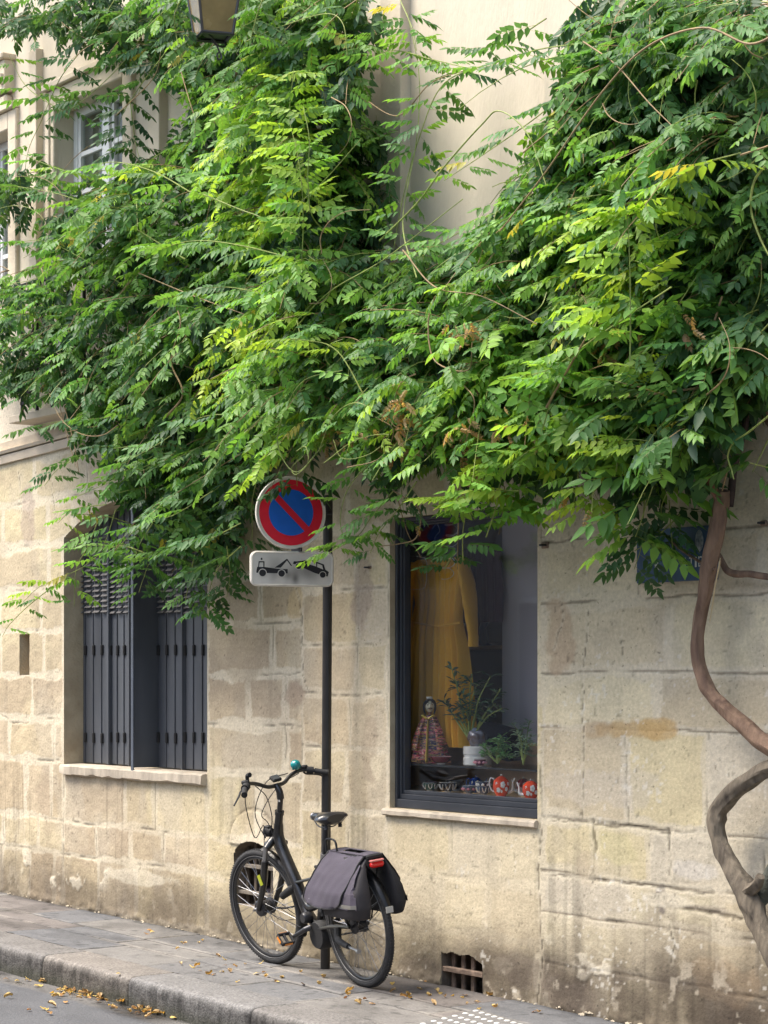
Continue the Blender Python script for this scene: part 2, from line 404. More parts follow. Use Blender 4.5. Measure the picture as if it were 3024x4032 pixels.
# flaking salts near the foot, white spots, orange patches
sp = sst(.63, .70, fbm(X*7, Z*9, 51))*np.exp(-((hz-.27-.06*np.sin(X*3))/.13)**2)*sst(.40, .55, fbm(X*1.2+1, X*0, 53))
c = c*(1-sp[..., None]*.8)+np.array((.66, .60, .48))*sp[..., None]*.8; disp = disp-.006*sp
def blotch(qx, qy, rx, rz, col, k, s, cc):
    p = P(qx, qy); r = np.hypot((X-p.x)/rx, (Z-p.z)/rz)+(fbm(X*7, Z*9, s)-.5)*1.1
    w = (1-sst(.75, 1.05, r))[..., None]*k
    return cc*(1-w)+np.array(col)*w
for a in [(1360, 1578, .34, .055, (.47, .33, .16), .85, 1), (1425, 1575, .16, .06, (.50, .34, .15), .8, 2), (1290, 1576, .12, .05, (.40, .29, .17), .6, 3),
          (1212, 1370, .13, .22, (.44, .33, .22), .75, 4), (1330, 1830, .16, .10, (.55, .49, .27), .55, 5), (640, 1500, .14, .10, (.33, .25, .18), .7, 6),
          (640, 1300, .10, .10, (.52, .40, .22), .6, 7), (800, 1620, .10, .22, (.36, .29, .21), .6, 8), (815, 1660, .07, .10, (.60, .52, .37), .8, 9),
          (780, 1280, .12, .25, (.36, .28, .22), .6, 10), (520, 1420, .22, .3, (.37, .30, .21), .55, 12), (60, 1120, .12, .3, (.34, .26, .22), .5, 14),
          (150, 1350, .1, .5, (.42, .35, .25), .4, 15), (1270, 1880, .10, .10, (.43, .35, .25), .5, 16), (500, 1870, .2, .14, (.46, .38, .22), .4, 18),
          (1560, 2120, .22, .12, (.40, .29, .18), .35, 20), (1430, 1940, .04, .08, (.14, .12, .11), .8, 22), (1500, 1960, .28, .018, (.20, .16, .13), .7, 23),
          (1440, 1945, .20, .04, (.60, .54, .42), .8, 24), (300, 1895, .5, .055, (.62, .56, .44), .55, 25), (1500, 1880, .2, .05, (.56, .52, .46), .6, 26),
          (1300, 1700, .5, .12, (.50, .45, .38), .4, 28), (1090, 2085, .11, .05, (.60, .53, .40), .60, 30), (1160, 2110, .04, .12, (.60, .53, .40), .5, 32), (1120, 2090, .30, .10, (.20, .165, .13), .55, 34), (900, 2090, .25, .08, (.22, .18, .14), .5, 36), (1230, 2150, .25, .09, (.20, .165, .13), .6, 38)]:
    c = blotch(a[0], a[1], a[2], a[3], a[4], a[5], a[6]+2, c)
# cracks seen in the photo
for pts, wd in ((Pq((640, 1270), (652, 1330), (651, 1400), (655, 1460), (668, 1500)), .0035), (Pq((1166, 1650), (1168, 1800), (1163, 1890), (1165, 1960), (1170, 2080), (1160, 2180)), .005),
                (Pq((1272, 1320), (1258, 1480), (1262, 1600), (1258, 1770)), .004), (Pq((1282, 1775), (1286, 1830), (1280, 1900)), .013), (Pq((1445, 1790), (1448, 1890)), .008),
                (Pq((1345, 1440), (1345, 1300)), .002), (Pq((1210, 1300), (1220, 1330), (1196, 1400)), .004), (Pq((1276, 1776), (1300, 1781), (1370, 1786), (1445, 1797)), .009), (Pq((1170, 1770), (1276, 1776)), .004), (Pq((1282, 1900), (1360, 1907), (1446, 1917), (1540, 1930)), .007), (Pq((1170, 1886), (1282, 1900)), .004),
                (Pq((1435, 1940), (1445, 1960), (1520, 1965), (1600, 1985)), .010), (Pq((1446, 2000), (1456, 2040), (1452, 2080)), .007),
                (Pq((0, 1541), (25, 1560), (60, 1562)), .005), (Pq((40, 1020), (47, 1080), (45, 1110)), .004), (Pq((114, 1012), (112, 1060), (122, 1120)), .004)):
    d = seg_dist(X+(fbm(X*20, Z*20, 55, 2)-.5)*.03, Z+(fbm(X*20+7, Z*20, 56, 2)-.5)*.02, pts)
    w = (1-sst(wd*.5, wd*1.5, d))*(.45+.55*sst(.3, .55, fbm(X*9, Z*9, 57))); c = c*(1-.62*w[..., None])+np.array((.10, .075, .05))*.25*w[..., None]; disp = disp+.004*w
    hl = (1-sst(wd*2, wd*4.5, d))*(1-w)*.35; c = c*(1-hl[..., None])+np.array((.64, .57, .43))*hl[..., None]
# the arched patch of newer stone round the cellar opening
pc = P(548, 1828); ra = np.hypot((X-pc.x)/.30, (Z-pc.z)/.235)
ring = (1-sst(.02, .06, np.abs(ra-1)))*(Z > pc.z-.02); c = c*(1-.35*ring[..., None]); disp = disp+.006*ring
disp = disp-.012*(ra < 1)*(Z > pc.z)
c = c*(1+.10*((ra < 1) & (Z > pc.z))[..., None])
# above the string course the wall is smooth render
up = sst(0, .02, Z-cornice_z(X)) if False else (Z > np.maximum(cornice_z(X), 3.25)).astype(float)
c = c*(1-up[..., None])+np.array((.545, .475, .37))*(.84+.32*fbm(X*2.4, Z*.8, 59))[..., None]*up[..., None]; disp = disp*(1-.8*up)
# grime climbing from the pavement, heaviest towards the right
gt = .10+.30*fbm(X*1.7+11, X*0+5, 66)+.16*sst(xq(1180), xq(1450), X)
gr = (1-sst(gt*.55, gt*1.25, hz+(fbm(X*9, Z*5, 67)-.5)*.20))*(.45+.55*sst(.38, .60, fbm(X*4, Z*4, 68)))*(.45+.55*sst(xq(830), xq(1200), X))
c = c*(1-.62*gr[..., None])+np.array((.030, .022, .017))*gr[..., None]
efl = sst(.66, .72, fbm(X*11, Z*11, 69))*gr*.55; c = c*(1-efl[..., None])+np.array((.52, .46, .36))*efl[..., None]
# pits and spots
sp2 = sst(.80, .86, fbm(X*34, Z*34, 61, 2)); c = c*(1-.35*sp2[..., None])
sp3 = sst(.84, .88, vn(X*47, Z*47, 63)*.7+vn(X*5, Z*5, 64)*.35)*tR[..., 0]; c = c*(1-sp3[..., None]*.5)+.68*sp3[..., None]*.5*np.array((1, .95, .85))
# edges of the openings stay true
for x0, x1, lo, hi in OPEN[:2]:
    e = np.maximum(np.maximum(x0-X, X-x1), np.maximum(np.atleast_1d(lo(X[:, 0]))[:, None]-Z, Z-np.atleast_1d(hi(X[:, 0]))[:, None]))
    disp = disp*sst(0, .05, np.abs(e))
# ragged foot
foot = (1-sst(0, .05, np.abs(hz-.02)))*(fbm(X*12, Z*12, 65)-.35)*.03; disp = disp-foot
c = np.clip(c, .02, .8)
col = np.concatenate([c, np.ones(c.shape[:2]+(1,))], -1)
wall = grid_mesh('street_wall', X, Z, (X, disp, Z), col, keep, M_STONE)
tag(wall, 'long wall of weathered cream limestone blocks with patched joints and dirty foot', 'wall')

# thickness of the wall: reveals, sills, soffits as parts of the wall
def reveal(name, x0, x1, zlo, zhi, fn, depth, m, n=24, bottom=True):
    bm = BM(); pts = [(x0, zlo)]
    if fn is None: pts += [(x0, zhi), (x1, zhi)]
    else: pts += [(x, float(np.atleast_1d(fn(np.array([x])))[0])) for x in np.linspace(x0, x1, n)]
    pts += [(x1, zlo)]
    if bottom: pts.append((x0, zlo))
    for (ax, az), (bx, bz) in zip(pts[:-1], pts[1:]):
        k = 4; prev = None
        for i in range(k+1):
            y = depth*i/k; a = bm.verts.new((ax, y, az)); b = bm.verts.new((bx, y, bz))
            if prev: bm.faces.new((prev[0], prev[1], b, a))
            prev = (a, b)
    return obj(name, bm, m, wall, autos=False)
M_REV = mat('reveal stone', (.36, .29, .19), .92, col2=(.50, .42, .29), vscale=7, bump=.6, bscale=60)
reveal('window_reveal', LWx0, LWx1, LWz0, LWspring, arch_l, .34, M_REV)
reveal('window_reveal', SWx0, SWx1, SWz0, SWz1, None, .118, M_REV)
M_REVD = mat('shade-darkened reveal stone', (.10, .08, .06), .95, col2=(.22, .17, .12), vscale=14, bump=.6)  # recess shade of the vent and cellar openings put into the stone colour
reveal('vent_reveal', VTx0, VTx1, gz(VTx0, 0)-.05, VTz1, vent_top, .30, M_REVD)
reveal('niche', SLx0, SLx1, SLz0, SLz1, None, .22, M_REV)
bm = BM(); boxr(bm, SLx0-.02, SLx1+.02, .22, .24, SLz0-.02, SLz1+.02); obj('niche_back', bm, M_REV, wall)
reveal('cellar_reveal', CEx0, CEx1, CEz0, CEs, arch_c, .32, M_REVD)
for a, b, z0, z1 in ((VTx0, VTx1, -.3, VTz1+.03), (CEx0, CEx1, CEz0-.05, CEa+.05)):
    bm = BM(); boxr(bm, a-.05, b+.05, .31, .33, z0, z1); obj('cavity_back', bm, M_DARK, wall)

# rubble and mortar crumbs along the foot of the wall
bm = BM()
for i in range(110):
    x = random.uniform(XL, XR); 
    if VTx0-.02 < x < VTx1+.02: continue
    big = 1.0 if x < xq(1165) or random.random() < .4 else 1.8
    r = random.uniform(.003, .011)*big
    vs = ico(bm, (0, 0, 0), r, 1, (random.uniform(1, 2.2), random.uniform(.6, 1), random.uniform(.5, .9)))
    for v in vs: v.co *= random.uniform(.75, 1.25)
    bmesh.ops.translate(bm, vec=(x, -random.uniform(.002, .018), gz(x, 0)+random.uniform(0, .012)*big), verts=vs)
o = obj('mortar_crumbs', bm, mat('crumbled mortar', (.30, .25, .18), .95, col2=(.55, .48, .36), vscale=7), None); tag(o, kind='stuff')

# sills
def sill(name, x0, x1, zt, th, fw, bk, m, lab, rag=0.0):
    bm = BM(); n = 46; rows = []
    for i in range(n+1):
        x = x0+(x1-x0)*i/n; w = lambda s: (float(fbm(np.array([x*7.]), np.array([s*3.7]), 9)[0])-.5)*rag
        ch = rag*1.2*max(0, float(fbm(np.array([x*11.]), np.array([.5]), 12)[0])-.55)*5
        rows.append([bm.verts.new(p) for p in ((x, bk, zt+.004), (x, -fw+.012, zt+w(1)*.3), (x, -fw+w(2)*.6, zt-.012+w(3)*.5), (x, -fw+w(4), zt-th+.008+ch*.5+w(5)), (x, -fw+.02+ch, zt-th+w(6)), (x, bk, zt-th))])
    for a, b in zip(rows[:-1], rows[1:]):
        for k in range(6): bm.faces.new((a[k], a[(k+1) % 6], b[(k+1) % 6], b[k]))
    bm.faces.new(rows[0]); bm.faces.new(rows[-1][::-1])
    o = obj(name, bm, m, None, autos=True); tag(o, lab, 'window sill'); return o
sill('window_sill', LWx0+.005, LWx1-.003, LWz0+.0, .075, .045, .13, M_SILL, 'chipped stone sill under the grey shutters', .022)
sill('window_sill', SWx0-.045, SWx1+.006, SWz0-.003, .042, .030, .12, M_SILL, 'thin pale marble sill under the shop window', .004)

# ---- bars in the cellar opening and in the vent
t = thing('cellar_grille', 'old wooden slat grille in the arched cellar opening behind the front wheel', 'grille', ((CEx0+CEx1)/2, .1, CEz0))
M_OLDW = mat('grey weathered wood', (.085, .066, .048), .9, var=.4, vscale=20, bump=.8, bscale=60, stretch=(1, 1, .2))
for i in range(5):
    x = CEx0+.035+i*(CEx1-CEx0-.07)/4; bm = BM(); boxr(bm, x-.016, x+.016, .075, .095, CEz0, CEa-.02, .003); obj('slat', bm, M_OLDW, t)
for z in (zr(540, 1873), zr(540, 1931)):
    bm = BM(); boxr(bm, CEx0-.005, CEx1+.005, .03, .072, z-.012, z+.012, .003); obj('crossbar', bm, mat('bleached wood bar', (.17, .145, .115), .9, var=.3, vscale=16, bump=.6), t)
t = thing('vent_grille', 'rusty barred cellar vent in the wall right of the bicycle', 'vent', ((VTx0+VTx1)/2, .05, gz(VTx0, 0)))
for q in (980, 1001, 1022):
    x = P(q, 2100, -.05).x; bm = BM(); boxr(bm, x-.015, x+.015, .045, .06, gz(x, 0)-.04, VTz1+.01, .002); obj('bar', bm, M_RUST, t)
zb = (P(954, 2091).z+P(1042, 2109).z)/2
bm = BM(); boxr(bm, VTx0-.004, VTx1+.004, .005, .042, zb-.014, zb+.014, .003); obj('crossbar', bm, M_RUST, t)
# little iron fixings
def fixing(qx, qy, lab, s=.03):
    p = P(qx, qy); t = thing('wall_bracket', lab, 'wall bracket', p)
    bm = BM(); boxr(bm, p.x-s, p.x+s*.9, -.012, .01, p.z-s*.55, p.z+s*.55, .004); obj('mount_plate', bm, M_RUST, t)
    bm = BM(); tube(bm, [(p.x-s*.4, 0, p.z), (p.x-s*.4, -.035, p.z), (p.x+s*.4, -.038, p.z), (p.x+s*.4, 0, p.z)], .006, 6, 3); obj('staple', bm, M_DARKM, t)
fixing(1180, 1178, 'rusty iron staple in the wall beside the top right of the shop window')
fixing(800, 1226, 'small rusty iron stub in the wall between the post and the shop window', .016)
fixing(1652, 1130, 'rusty iron clip at the right edge beside the vine trunk', .022)

# ================================================================== UPPER FACADE
def slab(name, x0, x1, y0, y1, z0, z1, m, lab=None, cat=None, parent=None, bev=.004, kind=None):
    bm = BM(); boxr(bm, x0, x1, y0, y1, z0, z1, bev); o = obj(name, bm, m, parent)
    return tag(o, lab, cat, kind=kind)
UWx0, UWx1 = P(119, 300).x, P(267, 300).x; UWz1 = (P(120, 243).z+P(267, 158).z)/2; UWz0 = zr(135, 590)
NWx1 = P(20, 400).x; NWx0 = NWx1-1.1; NWz1 = UWz1; NWz0 = UWz0
bm = BM()
def wallrects(bm, xa, xb, za, zb_, holes):
    xs_ = sorted({xa, xb, *[h[0] for h in holes], *[h[1] for h in holes]}); zs_ = sorted({za, zb_, *[h[2] for h in holes], *[h[3] for h in holes]})
    for i in range(len(xs_)-1):
        for j in range(len(zs_)-1):
            cx_, cz_ = (xs_[i]+xs_[i+1])/2, (zs_[j]+zs_[j+1])/2
            if any(h[0] < cx_ < h[1] and h[2] < cz_ < h[3] for h in holes): continue
            bm.faces.new([bm.verts.new(p) for p in ((xs_[i], .02, zs_[j]), (xs_[i+1], .02, zs_[j]), (xs_[i+1], .02, zs_[j+1]), (xs_[i], .02, zs_[j+1]))])
holes = [(UWx0, UWx1, UWz0, UWz1), (NWx0, NWx1, NWz0, NWz1)]
wallrects(bm, XL-9, XR+8, ZTOP-.02, 11.5, holes)
for x0, x1, z0, z1 in holes:
    for (a, b), (c_, d_) in (((x0, z0), (x0, z1)), ((x0, z1), (x1, z1)), ((x1, z1), (x1, z0)), ((x1, z0), (x0, z0))):
        bm.faces.new([bm.verts.new(p) for p in ((a, .02, b), (c_, .02, d_), (c_, .40, d_), (a, .40, b))])
facade = obj('upper_facade', bm, M_PLASTER, None, autos=False); tag(facade, 'smooth cream rendered upper facade behind the wisteria', 'facade')
xA, xB = P(852, 300).x, P(878, 300).x
slab('pilaster', P(836, 300).x, P(880, 300).x, -.05, .03, 3.2, 11.4, M_TRIM, parent=facade)
slab('pilaster', P(333, 300).x, P(357, 300).x, -.05, .03, ZTOP, 11.4, M_TRIM, parent=facade)
slab('pilaster', P(72, 300).x, P(88, 300).x, -.04, .03, ZTOP, UWz1+.5, M_TRIM, parent=facade)
slab('render_panel', P(1185, 300).x, XR+7, -.03, .03, ZTOP, 11.4, M_PLASTER, parent=facade)
# window surround and white casement
def upper_window(x0, x1, z0, z1, lab):
    t = thing('casement_window', lab, 'window', ((x0+x1)/2, .02, z0))
    bm = BM(); w = .14
    for a, b, c_, d_ in ((x0-w, x0, z0, z1+w), (x1, x1+w, z0, z1+w), (x0, x1, z1, z1+w)):
        boxr(bm, a, b, -.015, .03, c_, d_, .008)
    boxr(bm, x0-w*.55, x0-w*.35, -.03, -.01, z0, z1+w*.4, .004); boxr(bm, x0-w, x1+w, -.05, .03, z1+w+.002, z1+w+.05, .006)
    obj('stone_surround', bm, M_TRIM, t)
    y0 = .15; fw_ = .06; bm = BM()
    for a, b, c_, d_ in ((x0, x0+fw_, z0, z1), (x1-fw_, x1, z0, z1), (x0+fw_, x1-fw_, z1-fw_, z1), (x0+fw_, x1-fw_, z0, z0+fw_)):
        boxr(bm, a, b, y0, y0+.06, c_, d_, .004)
    xm = (x0+x1)/2; boxr(bm, xm-.05, xm+.05, y0-.01, y0+.05, z0+fw_, z1-fw_, .004)
    obj('frame', bm, M_WHITE, t)
    bm = BM()
    for xa_, xb_ in ((x0+fw_, xm-.05), (xm+.05, x1-fw_)):
        for k in range(1, 4):
            z = z0+fw_+(z1-z0-2*fw_)*k/4; boxr(bm, xa_, xb_, y0+.012, y0+.045, z-.018, z+.018, .003)
        for xx in (xa_+.022, xb_-.022): boxr(bm, xx-.02, xx+.02, y0+.008, y0+.048, z0+fw_, z1-fw_, .003)
    obj('glazing_bars', bm, M_WHITE, t)
    bm = BM(); boxr(bm, x0+.03, x1-.03, y0+.028, y0+.034, z0+.03, z1-.03); obj('pane', bm, M_GLASSD, t)
    bm = BM(); n = 60
    for s0, s1 in ((x0+.05, xm-.02), (xm+.02, x1-.05)):
        pr = None
        for i in range(n+1):
            x = s0+(s1-s0)*i/n; y = y0+.14+.012*math.sin(i*1.1)+.006*math.sin(i*2.3); a = bm.verts.new((x, y, z0)); b = bm.verts.new((x, y, z1))
            if pr: bm.faces.new((pr[0], a, b, pr[1]))
            pr = (a, b)
    obj('curtain', bm, mat('ivory curtain', (.48, .44, .36), .9), t)
    return t
def glass_mat(name, tint=(.85, .88, .87), refl=1.0, rough=.01):
    m = bpy.data.materials.new(name); m.use_nodes = True; n, l = nodes(m); n.remove(n['Principled BSDF'])
    tr = n.new('ShaderNodeBsdfTransparent'); tr.inputs[0].default_value = (*tint, 1)
    gl = n.new('ShaderNodeBsdfGlossy'); gl.inputs['Roughness'].default_value = rough
    fr = n.new('ShaderNodeLayerWeight'); fr.inputs['Blend'].default_value = .5
    pw = n.new('ShaderNodeMath'); pw.operation = 'POWER'; pw.inputs[1].default_value = 5; l.new(fr.outputs['Facing'], pw.inputs[0])
    mu = n.new('ShaderNodeMath'); mu.operation = 'MULTIPLY_ADD'; mu.inputs[1].default_value = .9*refl*.6; mu.inputs[2].default_value = .04*refl*.6; mu.use_clamp = True
    mx = n.new('ShaderNodeMixShader'); l.new(pw.outputs[0], mu.inputs[0]); l.new(mu.outputs[0], mx.inputs[0])
    l.new(tr.outputs[0], mx.inputs[1]); l.new(gl.outputs[0], mx.inputs[2]); l.new(mx.outputs[0], n['Material Output'].inputs['Surface'])
    return m
M_GLASSD = glass_mat('window glass'); M_GLASS = glass_mat('shop glass', (.95, .96, .97), 1.5)
upper_window(UWx0, UWx1, UWz0, UWz1, 'tall white casement window in the cream facade behind the leaves')
upper_window(NWx0, NWx1, NWz0, NWz1, 'window at the far left edge of the upper facade')
# fluted console beside the upper windows
cx0, cx1 = P(-6, 200).x, P(27, 200).x; cz1, cz0 = zr(15, 122), zr(15, 236)
t = thing('stone_console', 'fluted stone console bracket at the top left edge', 'console bracket', ((cx0+cx1)/2, 0, cz0))
bm = BM(); boxr(bm, cx0-.02, cx1+.02, -.10, .03, cz1-.05, cz1, .01); boxr(bm, cx0, cx1, -.07, .03, cz0+.12, cz1-.05, .006); boxr(bm, cx0+.03, cx1-.03, -.05, .03, cz0, cz0+.1, .02); obj('console_body', bm, M_TRIM, t)
bm = BM()
for i in range(4):
    x = cx0+(cx1-cx0)*(i+.5)/4; tube(bm, [(x, -.072, cz0+.17), (x, -.076, cz1-.16)], .022, 8)
obj('fluting', bm, M_TRIM, t)
# string course: raking mouldings along the top of the rubble wall
ca, cb = P(-30, 1013), P(245, 942)
def rake(name, dz0, dz1, y, xa, xb, m):
    f = lambda x: ca.z+(cb.z-ca.z)/(cb.x-ca.x)*(x-ca.x)
    bm = BM(); vs = []
    for x in (xa, xb):
        z = f(x); vs.append([bm.verts.new(p) for p in ((x, .05, z+dz0), (x, -y, z+dz0), (x, -y-.012, z+dz1-.01), (x, .05, z+dz1))])
    for k in range(4): bm.faces.new((vs[0][k], vs[0][(k+1) % 4], vs[1][(k+1) % 4], vs[1][k]))
    bm.faces.new(vs[0]); bm.faces.new(vs[1][::-1])
    return bm
t = thing('string_course', 'moulded stone string course rising across the wall at the left', 'moulding', (cb.x, 0, cb.z))
for nm, a, b, y, xx in (('lower_band', 0, .07, .025, ca.x-5), ('fillet', .07, .10, .05, ca.x-5), ('upper_band', .175, .26, .05, P(88, 960).x), ('top_fillet', .26, .31, .09, P(75, 960).x), ('fascia', .102, .173, .008, ca.x-5)):
    obj(nm, rake(nm, a, b, y, xx, P(520, 900).x, M_TRIM), M_TRIM, t, autos=False)
# balcony slab and wrought-iron railing
by = .16
rx0, rx1 = P(48, 870, by).x, P(330, 800, by).x; rz0 = P(60, 893, by).z+.02; rz1 = rz0+.95
t = thing('balcony_railing', 'black wrought-iron balcony railing with scrolls half hidden by leaves', 'railing', (rx0, -by, rz0))
bm = BM(); boxr(bm, rx0-.02, rx1, -by-.015, -by+.015, rz1-.03, rz1, .004); obj('handrail', bm, M_BLACK, t)
bm = BM(); boxr(bm, rx0-.02, rx1, -by-.01, -by+.01, rz0+.05, rz0+.075, .003); obj('bottom_rail', bm, M_BLACK, t)
for i in range(9):
    x = rx0+i*(rx1-rx0)/8; bm = BM(); boxr(bm, x-.010, x+.010, -by-.01, -by+.01, rz0-.03, rz1-.03, .002); obj('baluster', bm, M_BLACK, t)
    if i < 8:
        w = (rx1-rx0)/8
        for s in (0, 1):
            pts = []
            for k in range(20):
                a = -2.2+k*.36; r = (.30-.012*k)*w*1.3; pts.append((x+w/2+r*math.cos(a)*.8, -by, rz0+.24+s*.40+r*1.2*math.sin(a)))
            bm = BM(); tube(bm, pts, .010, 6); obj('scroll', bm, M_BLACK, t)
slab('balcony_slab', rx0-.08, rx1+.3, -by-.07, .03, rz0-.085, rz0-.03, M_TRIM, 'stone ledge under the black balcony railing', 'balcony')

# ================================================================== SHUTTERED WINDOW
def Xat(q, y): return P(q, 1500, -y).x
sh = thing('folding_shutters', 'slate-grey metal folding shutters filling the arched window, one leaf swung half open', 'shutters', (LWc, .14, LWz0))
YS = .155; top_z = LWapex+.03
def shutter_panel(q0, q1, y, nrib, louv, slots):
    x0, x1 = Xat(q0, y), Xat(q1, y); w = x1-x0
    bm = BM(); boxr(bm, x0, x1, y+.012, y+.02, LWz0+.006, top_z)                    # sheet
    pn = obj('shutter_leaf', bm, M_SHUT, sh)
    bm = BM(); cell = w/nrib
    for i in range(nrib):
        a = x0+i*cell
        boxr(bm, a+.004, a+cell-.006, y+.004, y+.011, LWz0+.01, top_z-.01, .003)      # boards
        boxr(bm, a-.001, a+.003, y-.004, y+.011, LWz0+.01, top_z-.01, .001)
    boxr(bm, x0, x0+.014, y-.008, y+.011, LWz0+.006, top_z, .002); boxr(bm, x1-.022, x1, y-.012, y+.011, LWz0+.006, top_z, .002)
    obj('rib_boards', bm, M_SHUT, pn)
    if louv:
        bm = BM(); zt, zb_ = P(q0, 1160, -y).z, P(q0, 1326, -y).z; n = 15
        for i in range(nrib):
            a = x0+i*cell+.018; b = x0+(i+1)*cell-.014
            for k in range(n):
                z = zb_+(zt-zb_)*k/n; h_ = (zt-zb_)/n*.62
                lo = [bm.verts.new(p) for p in ((a, y+.003, z), (b, y+.003, z), (b, y-.020, z+.002), (a, y-.020, z+.002))]
                hi = [bm.verts.new(p) for p in ((a+.004, y+.003, z+h_), (b-.004, y+.003, z+h_))]
                bm.faces.new(lo); bm.faces.new((lo[3], lo[2], hi[1], hi[0])); bm.faces.new((lo[0], lo[3], hi[0])); bm.faces.new((lo[2], lo[1], hi[1]))
        lv = obj('louvres', bm, mat('dusty louvre paint', (.105, .10, .098), .6, var=.2, vscale=12), pn, autos=False)
    bm = BM()
    for zc_ in (P(q0, 1405, -y).z, P(q0, 1592, -y).z):
        for i in range(nrib+1 if slots else nrib):
            x = min(x0+i*cell+.012, x1-.018); bm = BM(); boxr(bm, x-.008, x+.016, y-.0105, y+.004, zc_-.036, zc_+.036, .002)
            boxr(bm, x-.002, x+.010, y-.0135, y-.0105, zc_-.030, zc_+.030); obj('hinge_slot', bm, M_BLACK, pn)
    return pn
shutter_panel(166, 237, YS, 4, True, False); shutter_panel(238, 282, YS+.015, 3, True, False)
shutter_panel(322, 396.5, YS, 4, True, False); shutter_panel(398, 456, YS+.012, 3, True, False)
# the leaf standing out from the window
xo = Xat(283, YS); yo = -.035
xe = P(289, 1500, .035).x
bm = BM(); boxr(bm, xe-.020, xe-.002, yo, YS+.03, LWz0+.012, arch_l(np.array([xe]))[0]-.004, .002); pn = obj('open_leaf', bm, M_SHUT, sh)
bm = BM(); boxr(bm, xe-.030, xe+.004, yo-.008, yo, LWz0-.012, arch_l(np.array([xe]))[0]-.006, .002); obj('edge_profile', bm, M_SHUT2, pn)
bm = BM(); boxr(bm, LWx0-.02, LWx1+.02, .30, .32, LWz0-.02, LWapex+.05); obj('dark_backing', bm, M_DARK, sh)
# ================================================================== PAVEMENT, KERB, ROAD
KY = (G(0, 2044).y+G(549, 2175).y)/2
KW = .30
def paving(name, x0, x1, y0, y1, step, rows, m, seed, kerb=False, jw=.011, extra=None):
    xs_ = axis(XL-7, XR+9, step, XL-1.2, XR+.1, []); ys_ = np.arange(y0, y1+1e-6, step)
    Xg, Yg = np.meshgrid(xs_, ys_, indexing='ij'); zg = _a.z+GX*(Xg-_a.x)+GY*Yg
    wx = Xg+(fbm(Xg*5, Yg*5, seed)-.5)*.02; wy = Yg+(fbm(Xg*5+3, Yg*5, seed+1)-.5)*.014
    r_ = random.Random(seed); d = np.full(Xg.shape, 9.); bid_ = np.zeros(Xg.shape, int)
    for k in range(len(rows)-1):
        mm = (wy >= rows[k]) & (wy < rows[k+1] + (1e-3 if k == len(rows)-2 else 0)); js = [XL-8]
        while js[-1] < XR+10: js.append(js[-1]+r_.uniform(.62, 1.15))
        js = np.array(js); ii = np.searchsorted(js, wx[mm]); xv = wx[mm]
        dd = np.minimum(np.abs(xv-js[ii-1]), np.abs(js[ii]-xv)); yv = wy[mm]
        d[mm] = np.minimum(dd, np.minimum(np.abs(yv-rows[k]), np.abs(rows[k+1]-yv)) if not kerb else dd); bid_[mm] = k*31+ii*7+seed
    bid_ = bid_ % 991
    tn = np.array([(.150, .147, .145), (.132, .132, .134), (.165, .157, .148), (.150, .136, .128), (.128, .130, .136), (.172, .165, .156)])[(bid_*7) % 6]
    cc = tn*(.84+.30*fbm(Xg*3, Yg*3, seed+3))[..., None]*(.90+.2*fbm(Xg*18, Yg*18, seed+4))[..., None]
    j = 1-sst(jw*.5, jw*1.2, d+(fbm(Xg*30, Yg*30, seed+5, 2)-.5)*.006)
    cc = cc*(1-.78*j[..., None]); lt = (1-sst(jw*1.6, jw*4, d))*(1-j)*.35*sst(.4, .6, fbm(Xg*2, Yg*2, seed+6))
    cc = cc*(1-lt[..., None])+np.array((.34, .31, .27))*lt[..., None]
    dk = sst(.58, .75, fbm(Xg*1.6, Yg*2.5, seed+7))*.28; cc = cc*(1-dk[..., None])
    gum = sst(.80, .84, vn(Xg*13+3, Yg*13, seed+11))*.0+sst(.83, .88, vn(Xg*21, Yg*21, seed+12)); cc = cc*(1-.38*gum[..., None])
    spl = sst(.60, .66, fbm(Xg*5, Yg*9, seed+13)); cc = cc*(1-.16*spl[..., None])
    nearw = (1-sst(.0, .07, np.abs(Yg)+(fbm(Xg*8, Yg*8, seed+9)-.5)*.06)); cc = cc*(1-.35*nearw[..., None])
    zz = zg-.009*j+(fbm(Xg*6, Yg*6, seed+8)-.5)*.006+((bid_ % 5)-2)*.0010
    rough = np.clip(.80+.12*(fbm(Xg*4, Yg*4, seed+2)-.5)*2, .5, 1)
    colr = np.concatenate([np.clip(cc, .01, .7), rough[..., None]], -1)
    return grid_mesh(name, Xg, Yg, (Xg, Yg, zz), colr, np.ones((Xg.shape[0]-1, Xg.shape[1]-1), bool), m)
pav = paving('pavement', 0, 0, KY+KW, .01, .0095, [KY+KW-.02, KY+KW+.36, -.42, .05], M_PAVE, 3); tag(pav, 'grey granite slab pavement', kind='structure')
# kerb stones: one profile swept along the street, its own joints every metre
RH = .165
def road_z(x, y): return gz(x, KY)-RH+(KY-y)*.012
xk = axis(XL-7, XR+9, .012, XL-1.2, XR+.1, [])
prof = [(KW, .0), (.20, .0), (.10, .001), (.045, -.001), (.018, -.006), (.005, -.018), (.0, -.035)]+[(-.004, -.035-.012*i) for i in range(1, 12)]+[(-.004, -.24)]
S = np.array([0]+list(np.cumsum([math.hypot(prof[i+1][0]-prof[i][0], prof[i+1][1]-prof[i][1]) for i in range(len(prof)-1)])))
XX, SS = np.meshgrid(xk, S, indexing='ij'); PY = np.array([p[0] for p in prof])[None, :]+0*XX; PZ = np.array([p[1] for p in prof])[None, :]+0*XX
jk = np.array(sorted([G(a, b).x for a, b in ((283, 2110), (609, 2170), (1005, 2275), (70, 2065))]+[XL-2, XL-1, XL-3.3, XL-4.5, XR+1, XR+2]))
dk_ = np.min(np.abs(XX[..., None]-jk[None, None, :]), -1); kid = np.searchsorted(jk, XX)
